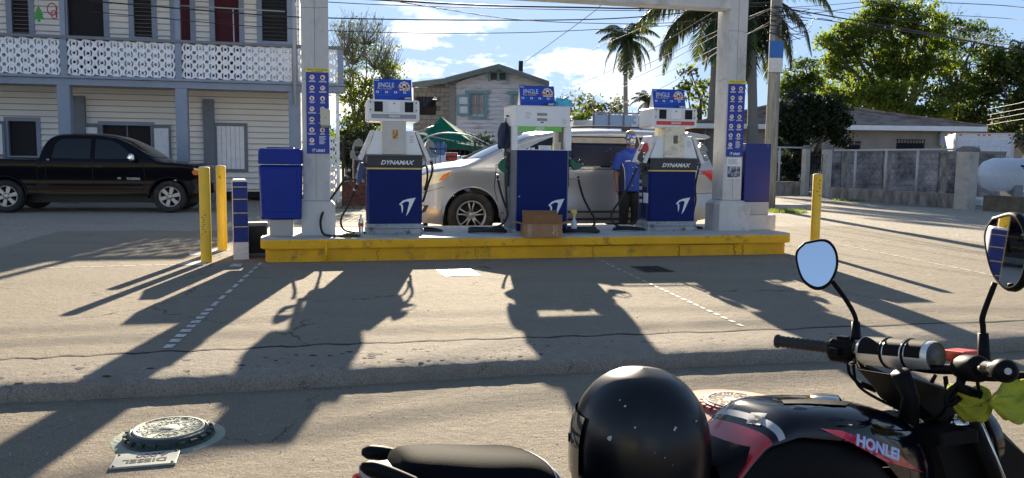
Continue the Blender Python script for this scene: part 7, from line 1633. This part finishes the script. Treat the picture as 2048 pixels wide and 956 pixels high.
# ---- handlebar
gA, gB = BQ(1552, 682, .36), BQ(1662, 695, .225); hb = MB()
pts = [gA, gB, BQ(1712, 708, .17), BQ(1745, 720, .12), BQ(1800, 728, .04), BQ(1860, 738, -.05), BQ(1930, 740, -.15), BQ(1975, 740, -.24), BQ(2010, 742, -.33)]
hb.tube(bez(pts, 5), .011, M_mk, 12); hbar = hb.build('handlebar', moto)
mb = MB(); d = (gB-gA); n = 22; mb.tube([gA+d*k/n for k in range(n+1)], [.0145+.0022*(k % 2) if 1 < k < n-1 else .0195-.002*(k == 0) for k in range(n+1)], M_rub, 16); mb.build('grip', hbar)
cc = BQ(1682, 700, .20); mb = MB(); T = Matrix.Translation(cc) @ (gB-gA).to_track_quat('Z', 'Y').to_matrix().to_4x4()
mb.prism(rrect(.058, .062, .018, 4), 'z', -.028, .034, M_mk, T, inset=.008); mb.box(-.012, .012, .028, .038, -.01, .02, M_mk, T); mb.box(-.05, -.02, -.01, .01, -.016, .01, M_mk, T); mb.build('switch_housing', hbar, bev=.003)
mb = MB(); mb.tube(bez([BQ(1690, 720, .20), BQ(1740, 738, .21), BQ(1790, 760, .22), BQ(1822, 775, .23)], 6), .009, M_mk, 8); mb.tube(bez([BQ(1696, 728, .19), BQ(1700, 748, .19), BQ(1722, 770, .18), BQ(1750, 778, .16), BQ(1795, 800, .10)], 6), .0045, M_mk, 6); mb.tube([BQ(1722, 768, .18), BQ(1752, 780, .16)], .008, M_mk, 8); mb.build('clutch_cable', moto)
mb = MB(); mb.tube([BQ(1700, 712, .18), BQ(1712, 700, .17), BQ(1722, 735, .16)], .012, M_steel, 8); mb.cyl(BQ(1702, 724, .175), BQ(1706, 722, .165), .010, M_steel, 10); mb.build('clamp_bolt', hbar)
# throttle end at the near side
mb = MB(); a_, b_ = BQ(1975, 737, -.24), BQ(2012, 742, -.33); mb.tube([a_, a_.lerp(b_, .8)], .0165, M_steel, 16); mb.build('chrome_sleeve', hbar)
mb = MB(); c1_ = BQ(1998, 740, -.29); mb.tube([c1_, c1_.lerp(b_, .4)*1, b_, b_+(b_-a_)*.10], [.017, .024, .024, .016], M_mk, 18); mb.disc(b_+(b_-a_)*.105, .007, M_lg, (b_-a_).normalized(), 12); mb.build('bar_end', hbar)
mb = MB(); a_, b_ = BQ(1918, 735, -.12), BQ(1962, 738, -.20); mb.tube([a_, a_.lerp(b_, .3), a_.lerp(b_, .9), b_], [.022, .030, .030, .024], M_mk, 16); mb.tube([BQ(1925, 750, -.14), BQ(1920, 775, -.14), BQ(1960, 790, -.16)], .012, M_mk, 8); mb.build('throttle_housing', hbar)
mb = MB(); mb.tube(bez([BQ(1935, 752, -.15), BQ(1990, 756, -.22), BQ(2048, 750, -.26), BQ(2110, 752, -.33)], 6), .008, M_mk, 8); mb.build('brake_lever', hbar)
q = BQ(1912, 706, -.06); mb = MB(); mb.box(q.x-.02, q.x+.035, -.10, -.035, q.z-.02, q.z+.008, M_red); mb.build('red_switch', hbar, bev=.006)
# ---- mirrors
def mirror(c, nrm, w_, h_, arm, skew=0):
    root = E('mirror', None, None); root.parent = moto
    mb = MB(); mb.tube(bez(arm, 7), .0062, M_mk, 10); mb.tube([arm[0]-(arm[1]-arm[0]).normalized()*.01, arm[0], arm[0].lerp(arm[1], .8)], [.014, .013, .011], M_mk, 10); mb.build('mirror_arm', root)
    qz = Vector(nrm).normalized(); up_v = Vector((0, 0, 1)); qx = up_v.cross(qz).normalized(); qy = qz.cross(qx); T = Matrix(((qx.x, qy.x, qz.x, c.x), (qx.y, qy.y, qz.y, c.y), (qx.z, qy.z, qz.z, c.z), (0, 0, 0, 1)))
    ol = [(-.30, .46), (.18, .50), (.44, .28), (.50, -.08), (.34, -.42), (.05, -.52), (-.28, -.34), (-.46, .02), (-.48, .28)]
    ol = [(a*w_+b*skew*w_, b*h_) for a, b in ol]; pl_ = bez([(a, b, 0) for a, b in ol+[ol[0]]], 5)[:-1]; pl_ = [(p.x, p.y) for p in pl_]
    mb = MB(); n = len(pl_); rows = []
    for s_, z in ((1.0, .004), (1.06, .005), (1.12, .001), (1.13, -.008), (1.0, -.022), (.6, -.034), (.02, -.037)): rows.append([T @ Vector((x*s_, y*s_, z)) for x, y in pl_])
    mb.grid(rows[:], M_mk, True, closed=True); mb.build('mirror_shell', root)
    mb = MB(); mb.add([T @ Vector((x*.995, y*.995, .0035)) for x, y in pl_], [tuple(range(n))], M_mir); mb.build('mirror_glass', root)
toL = MBI.to_3x3()
mirror(BQ(1632, 528, .20), toL @ Vector((-.36, -.93, .26)), .096, .116, [BQ(1712, 672, .17), BQ(1711, 636, .175), BQ(1692, 600, .185), BQ(1664, 562, .195)], .12)
mirror(BQ(2012, 502, -.21), toL @ Vector((-.995, .02, .05)), .15, .152, [BQ(1968, 712, -.17), BQ(1966, 655, -.175), BQ(1966, 630, -.18), BQ(1990, 565, -.20)], -.1)
# ---- speaker cylinder on the cross bar
a_, b_ = BQ(1728, 701, .15), BQ(1872, 713, -.06); d = b_-a_; Ls = d.length; T = Matrix.Translation(a_) @ d.to_track_quat('Z', 'Y').to_matrix().to_4x4()
upl = T.to_3x3().inverted() @ Vector((0, .35, 1)); up_an = math.atan2(upl.y, upl.x)
sp2 = E('bar_speaker', 'black and chrome cylinder speaker clamped across the motorcycle handlebar', 'speaker', M=MB_ @ T)
r_ = .0365
mb = MB(); mb.lathe([(0, 0), (r_*.9, 0), (r_, .006), (r_, Ls-.006), (r_*.93, Ls)], mat('brushed steel', (.72, .71, .68), .42, .7, .05), 36); mb.build('chrome_tube', sp2)
M_spb = mat('speaker black band', (.004, .004, .004), .6, spec=.12)
for z0, z1 in ((.012, .075), (.088, .135), (.150, Ls-.016)):
    mb = MB(); mb.lathe([(r_+.0008, z0), (r_+.0008, z1)], M_spb, 30, Matrix.Rotation(up_an-R(95), 4, 'Z'), ang=R(190)); mb.build('black_sleeve', sp2)
mb = MB()
for z in (.080, .143): mb.lathe([(r_+.001, z-.004), (r_+.004, z), (r_+.001, z+.004)], M_mk, 30)
mb.build('clamp_band', sp2)
mb = MB(); mb.lathe([(r_*.93, Ls+.001), (r_*.9, Ls-.004), (r_*.5, Ls-.006), (r_*.45, Ls+.002), (0, Ls+.004)], mat('speaker mesh', (.12, .13, .13), .5, .3, bump=.4, bscale=500), 32); mb.build('end_cap', sp2)
# ---- risers, top clamp, forks
for yl in (.05, -.05):
    mb = MB(); a_ = BQ(1800, 745, yl); mb.tube([Vector((a_.x, yl, a_.z)), Vector((a_.x+.03, yl, a_.z-.06)), Vector((a_.x+.02, yl, a_.z-.12))], [.022, .02, .024], M_mk, 10); mb.build('riser', moto)
pA = [(1742, 742), (1800, 752), (1862, 770), (1905, 790), (1900, 850), (1850, 850), (1805, 815)]
pp_ = [BQ(px, py, .02) for px, py in pA]; mb = MB(); mb.prism([(p.x, p.z) for p in pp_], 'y', -.04, .07, M_mk, inset=.01); mb.build('meter_bracket', moto, bev=.006)
c_ = BQ(1850, 842, -.01); mb = MB(); mb.prism([(c_.x-.075, -.12), (c_.x+.03, -.13), (c_.x+.07, -.08), (c_.x+.07, .08), (c_.x+.03, .13), (c_.x-.075, .12), (c_.x-.10, .0)], 'z', c_.z-.03, c_.z, M_mk); mb.build('top_clamp', moto, bev=.006)
for q in (BQ(1803, 812, .06), BQ(1832, 836, .0), BQ(1918, 838, -.10)):
    mb = MB(); mb.lathe([(0, .012), (.010, .012), (.014, .006), (.020, .004), (.021, -.01)], M_steel, 20, Matrix.Translation(q)); mb.build('clamp_nut', moto)
for yl in (.09, -.10):
    a_ = Vector((c_.x+.035, yl, c_.z+.01)); f_ = Vector((.40, yl, .27)) if 0 else Vector((c_.x+.31, yl, .27)); mb = MB(); mb.tube([a_, a_.lerp(f_, .48)], .019, M_mk, 16); mb.tube([a_.lerp(f_, .40), f_], .026, M_mk, 16); mb.build('fork_leg', moto)
mb = MB(); a_, b_ = BQ(1960, 836, -.15), BQ(2010, 960, -.15); mb.tube([a_, b_, b_+(b_-a_)], .004, M_steel, 6); mb.build('brake_hose', moto)
mb = MB(); q = Vector((c_.x+.12, 0, c_.z-.06)); T = Matrix.Translation(q) @ Matrix.Rotation(math.pi/2, 4, 'Y'); mb.lathe([(0, -.07), (.06, -.06), (.085, 0), (.088, .05), (.07, .07), (0, .075)], M_mb, 28, T); mb.build('headlight', moto)
mb = MB(); mb.tube(bez([BQ(1890, 752, -.05), BQ(1900, 790, -.06), BQ(1940, 800, -.10), BQ(1975, 850, -.10), BQ(1985, 960, -.06)], 6), .006, M_mk, 6); mb.tube(bez([BQ(1870, 750, 0), BQ(1850, 800, 0), BQ(1875, 850, 0)], 6), .006, M_mk, 6); mb.tube(bez([BQ(1925, 760, -.14), BQ(1895, 790, -.12), BQ(1898, 810, -.12), BQ(1920, 795, -.13)], 6), .007, M_mk, 6); mb.build('cables', moto)
for pl_ in (((1706, 730, .17), (1716, 770, .16), (1760, 800, .10), (1812, 822, .04)), ((1700, 716, .18), (1760, 752, .14), (1830, 778, .06), (1880, 842, .0)), ((1930, 760, -.14), (1900, 800, -.12), (1880, 830, -.08), (1850, 842, -.03)), ((1955, 765, -.17), (1965, 820, -.16), (1990, 880, -.12), (2000, 960, -.08)), ((1750, 775, .14), (1775, 800, .10), (1840, 800, .05), (1900, 780, -.02))):
    mb = MB(); mb.tube(bez([BQ(*q) for q in pl_], 7), .0042, M_mk, 6); mb.build('cable', moto)
# lower parts (outside the picture but part of the machine)
M_eng = mat('engine casting', (.10, .10, .10), .5, .6)
xr_, xf_ = -1.02, c_.x+.31
for x, nm in ((xr_, 'rear'), (xf_, 'front')):
    wE = E('wheel', None, None); wE.parent = moto; T = Matrix.Translation((x, 0, .275)) @ Matrix.Rotation(math.pi/2, 4, 'X')
    mb = MB(); mb.lathe([(.20, -.04), (.235, -.055), (.275, 0), (.235, .055), (.20, .04)], M_tyre, 40, T); mb.build('tyre', wE)
    mb = MB(); mb.lathe([(.20, -.035), (.185, 0), (.20, .035)], M_mk, 36, T); [mb.tube([(0.03*math.cos(a), .03*math.sin(a), 0), (.19*math.cos(a), .19*math.sin(a), 0)], .012, M_mk, 6, T) for a in [k*math.pi*2/5 for k in range(5)]]; mb.cyl((0, 0, -.06), (0, 0, .06), .03, M_mk, 14, M=T); mb.build('rim', wE)
mb = MB(); mb.box(-.62, -.22, -.10, .10, .22, .48, M_eng); mb.tube([(-.25, -.02, .45), (-.15, -.02, .62)], [.07, .06], M_eng, 12); mb.tube([(-.2, -.12, .45), (-.1, -.12, .3), (-.4, -.13, .22), (-1.1, -.14, .30)], [.02, .02, .03, .045], M_steel, 12); mb.build('engine', moto, bev=.02)
mb = MB(); mb.tube([(c_.x-.05, 0, c_.z-.06), (-.10, 0, .5), (-.25, 0, .25), (-.62, 0, .25), (-.72, 0, .5), (-1.1, 0, .62)], .022, M_mk, 10); mb.tube([(-.62, .06, .3), (xr_, .09, .275)], .02, M_mk, 8); mb.tube([(-.62, -.06, .3), (xr_, -.09, .275)], .02, M_mk, 8); mb.tube([(-.7, .1, .62), (xr_, .11, .3)], .02, M_mk, 8); mb.build('frame', moto)
mb = MB(); rows = [[(xf_+.30*math.cos(a), y, .275+.30*math.sin(a)) for y in (-.05, 0, .05)] for a in [R(20+10*k) for k in range(12)]]; mb.grid(rows, M_mb); mb.build('front_mudguard', moto)
mb = MB(); mb.tube([(-.45, .10, .25), (-.42, .24, .02)], .012, M_mk, 8); mb.build('side_stand', moto)
# ---- cloth on the handlebar
def cloth(label, name, pA_, pB_, r_, seed, m):
    """bunched cloth: a twisted bundle of deep folds running from pA_ to pB_ (bike frame)"""
    rows = []; n = 26; ax = (pB_-pA_); u1 = ax.orthogonal().normalized(); u2 = ax.normalized().cross(u1)
    for k in range(n+1):
        t = k/n; env = max(.05, math.sin(math.pi*min(1, max(0, t)))**.45); c = pA_+ax*t+u1*.012*math.sin(5*t+seed)+u2*.010*math.sin(7*t+seed*2); row = []
        for j in range(48):
            a = 2*math.pi*j/48; f_ = 1+.22*math.sin(3*a+4*t+seed)+.17*math.sin(5*a-6*t+seed*1.7)+.10*math.sin(9*a+9*t+seed)+.06*math.sin(14*a-3*t); row.append(c+(u1*math.cos(a)*1.15+u2*math.sin(a)*.9)*r_*env*f_)
        rows.append(row)
    mb = MB(); mb.grid(rows, m, True, closed=True); mb.add(rows[0], [tuple(reversed(range(48)))], m, True); mb.add(rows[-1], [tuple(range(48))], m, True)
    o = mb.build(name, None, sub=1); o.matrix_world = MB_; return tag(o, label, 'cloth')
cloth('yellow green cloth bunched under the throttle, left of the other fold', 'hand_cloth', BQ(1895, 800, -.10), BQ(1985, 800, -.16), .034, 1.0, M_clo)
cloth('yellow green cloth bunched round the brake lever at the right edge', 'hand_cloth', BQ(1975, 806, -.20), BQ(2090, 795, -.24), .036, 4.0, M_clo)
mb = MB(); pf_ = [BQ(px, py, 0) for px, py in ((1800, 850), (1880, 842), (1960, 850), (2010, 900), (2060, 990), (1850, 1010))]; mb.prism([(p.x, p.z) for p in pf_], 'y', -.075, .09, M_mk, inset=.02); mb.build('front_shroud', moto, bev=.01)
# ================================================================== helmet
hc = P(1282, 880, 1.66); hz = P(1282, 735, 1.66).z; HA = R(146)
hm = E('helmet', 'scuffed glossy black motorcycle helmet resting on the seat', 'helmet', (hc.x, 1.66, hz-.315), HA)
M_hel = mat('helmet black', (.003, .004, .007), .30, 0, .1, coat=.05, dirt=.25, dcol=(.05, .045, .035), dthr=(.55, .75), dscale=9, spec=.35)
mb = MB(); rows = []
for k in range(33):
    t = k/32; z = .315*t; s_ = max(0, 1-max(0, (t-.42)/.58)**2.35)**(1/2.1) if t > .42 else 1-.10*((.42-t)/.42)**2
    row = []
    for j in range(40):
        a = 2*math.pi*j/40; rx = .150*s_*(1.0+.02*math.cos(a)); ry = .134*s_; row.append((rx*math.cos(a), ry*math.sin(a), z))
    rows.append(row)
mb.grid(rows, M_hel, True, closed=True); mb.add(rows[0], [tuple(reversed(range(40)))], M_mk); mb.build('shell', hm)
mb = MB(); vis = []
for k in range(12):
    z = .09+.13*k/11; t = z/.315; s_ = max(0, 1-max(0, (t-.42)/.58)**2.35)**(1/2.1) if t > .42 else 1-.10*((.42-t)/.42)**2
    vis.append([((.155*s_+.003)*math.cos(R(a)), (.138*s_+.003)*math.sin(R(a)), z) for a in range(-62, 63, 6)])
mb.grid(vis, mat('visor', (.01, .012, .015), .06, coat=.8)); mb.build('visor', hm)
a = math.pi-HA; mb = MB(); mb.cyl((.135*math.cos(a), .12*math.sin(a), .16), (.158*math.cos(a), .142*math.sin(a), .16), .010, M_mk, 16); mb.build('visor_button', hm)
mb = MB(); rs_ = random.Random(8); chips = [(1219, 876, 7), (1350, 857, 5), (1270, 855, 2.5), (1392, 842, 3), (1250, 812, 3), (1240, 800, 2), (1310, 905, 1.2), (1330, 915, 1.4), (1345, 930, 1)]
inv = Matrix.Translation((hc.x, 1.66, hz-.315)) @ Matrix.Rotation(HA, 4, 'Z'); iv = inv.inverted()
for px, py, sz in chips:
    o_ = iv @ Vector((0, 0, CH)); d = (iv.to_3x3() @ ray(px, py)).normalized(); t = 1.3
    for _ in range(400):
        q = o_+d*t; tt = min(1, max(0, q.z/.315)); s_ = max(0, 1-max(0, (tt-.42)/.58)**2.35)**(1/2.1) if tt > .42 else 1-.10*((.42-tt)/.42)**2
        if s_ > .02 and (q.x/(.150*s_))**2+(q.y/(.134*s_))**2 < 1.012: break
        t += .001
    nr = Vector((q.x/(.15**2), q.y/(.134**2), .25*q.z/.1)).normalized(); k5 = [nr.orthogonal().normalized()]; k5.append(nr.cross(k5[0])); w_ = sz/FPX*1.6*.85
    pts_ = [q+nr*.0008+(k5[0]*math.cos(a)*w_*rs_.uniform(.5, 1.2)+k5[1]*math.sin(a)*w_*rs_.uniform(.6, 1.6)) for a in [i*math.pi/4 for i in range(8)]]; mb.add(pts_, [tuple(range(8))], M_lg)
mb.build('paint_chip', hm)
print('TANK', [tuple(round(v, 3) for v in p) for p in tp_], 'seat', [tuple(round(v, 3) for v in p) for p in sp_], 'grip', gA, gB, 'clamp', c_)

# loose grit and shell chips on the paving
mb = MB(); rg = random.Random(77); MG = [mat('pale grit', (.6, .57, .5), .9), mat('dark grit', (.06, .055, .05), .9), mat('brown leaf bit', (.16, .10, .05), .9)]
for _ in range(900):
    px, py = rg.uniform(-40, 2080), rg.choice((rg.uniform(800, 960), rg.uniform(535, 700), rg.uniform(740, 960)))
    low = py > 812-.05*px; z0 = .0 if low else .1; q = G(px, py, z0)
    if not low and (cl[0].y+(q.x-cl[0].x)*.215) > q.y-.0: continue
    r_ = rg.uniform(.0015, .005)*(1.6 if rg.random() < .08 else 1); m = rg.choice(MG+[MG[0]]); a0 = rg.uniform(0, 3)
    mb.add([(q.x+r_*math.cos(a0+k*2.1)*rg.uniform(.7, 1.4), q.y+r_*math.sin(a0+k*2.1)*rg.uniform(.7, 1.3), z0+.0008) for k in range(3)]+[(q.x, q.y, z0+r_*.9)], [(0, 1, 3), (1, 2, 3), (2, 0, 3)], m)
tag(mb.build('grit', None), 'scattered grit and shell chips on the paving', 'grit', kind='stuff')

# house across the street behind the camera, caught in the motorcycle mirrors and helmet
sh_ = E('street_house', 'red roofed house across the street, seen only in the motorcycle mirror', 'house', (-13, -24, 0), 0)
mb = MB(); mb.box(-6, 6, 0, 7, 0, 3.3, mat('green grey house wall', (.28, .34, .26), .8)); mb.build('wall', sh_)
mb = MB(); c = [Vector((-7, -1, 3.3)), Vector((7, -1, 3.3)), Vector((7, 8, 3.3)), Vector((-7, 8, 3.3))]; r0_, r1_ = Vector((-3, 3.5, 5.4)), Vector((3, 3.5, 5.4)); MRF = mat('red sheet roof', (.30, .05, .04), .6)
mb.add([c[0], c[1], r1_, r0_], [(0, 1, 2, 3)], MRF); mb.add([c[1], c[2], r1_], [(0, 1, 2)], MRF); mb.add([c[2], c[3], r0_, r1_], [(0, 1, 2, 3)], MRF); mb.add([c[3], c[0], r0_], [(0, 1, 2)], MRF); mb.build('roof', sh_)

for k, (z, lb) in enumerate(((6.4, 'upper cable over the street behind, seen in the mirror'), (5.7, 'middle cable over the street behind, seen in the mirror'), (5.0, 'lower cable over the street behind, seen in the mirror'))):
    mb = MB(); mb.tube(bez([(-40, -12-k, z+1), (-12, -13-k, z-.3), (6, -14-k, z-.2), (40, -15-k, z+1)], 8), .02, M_wire, 5); tag(mb.build('overhead_wire', None), lb, 'cable', 'overhead cables')
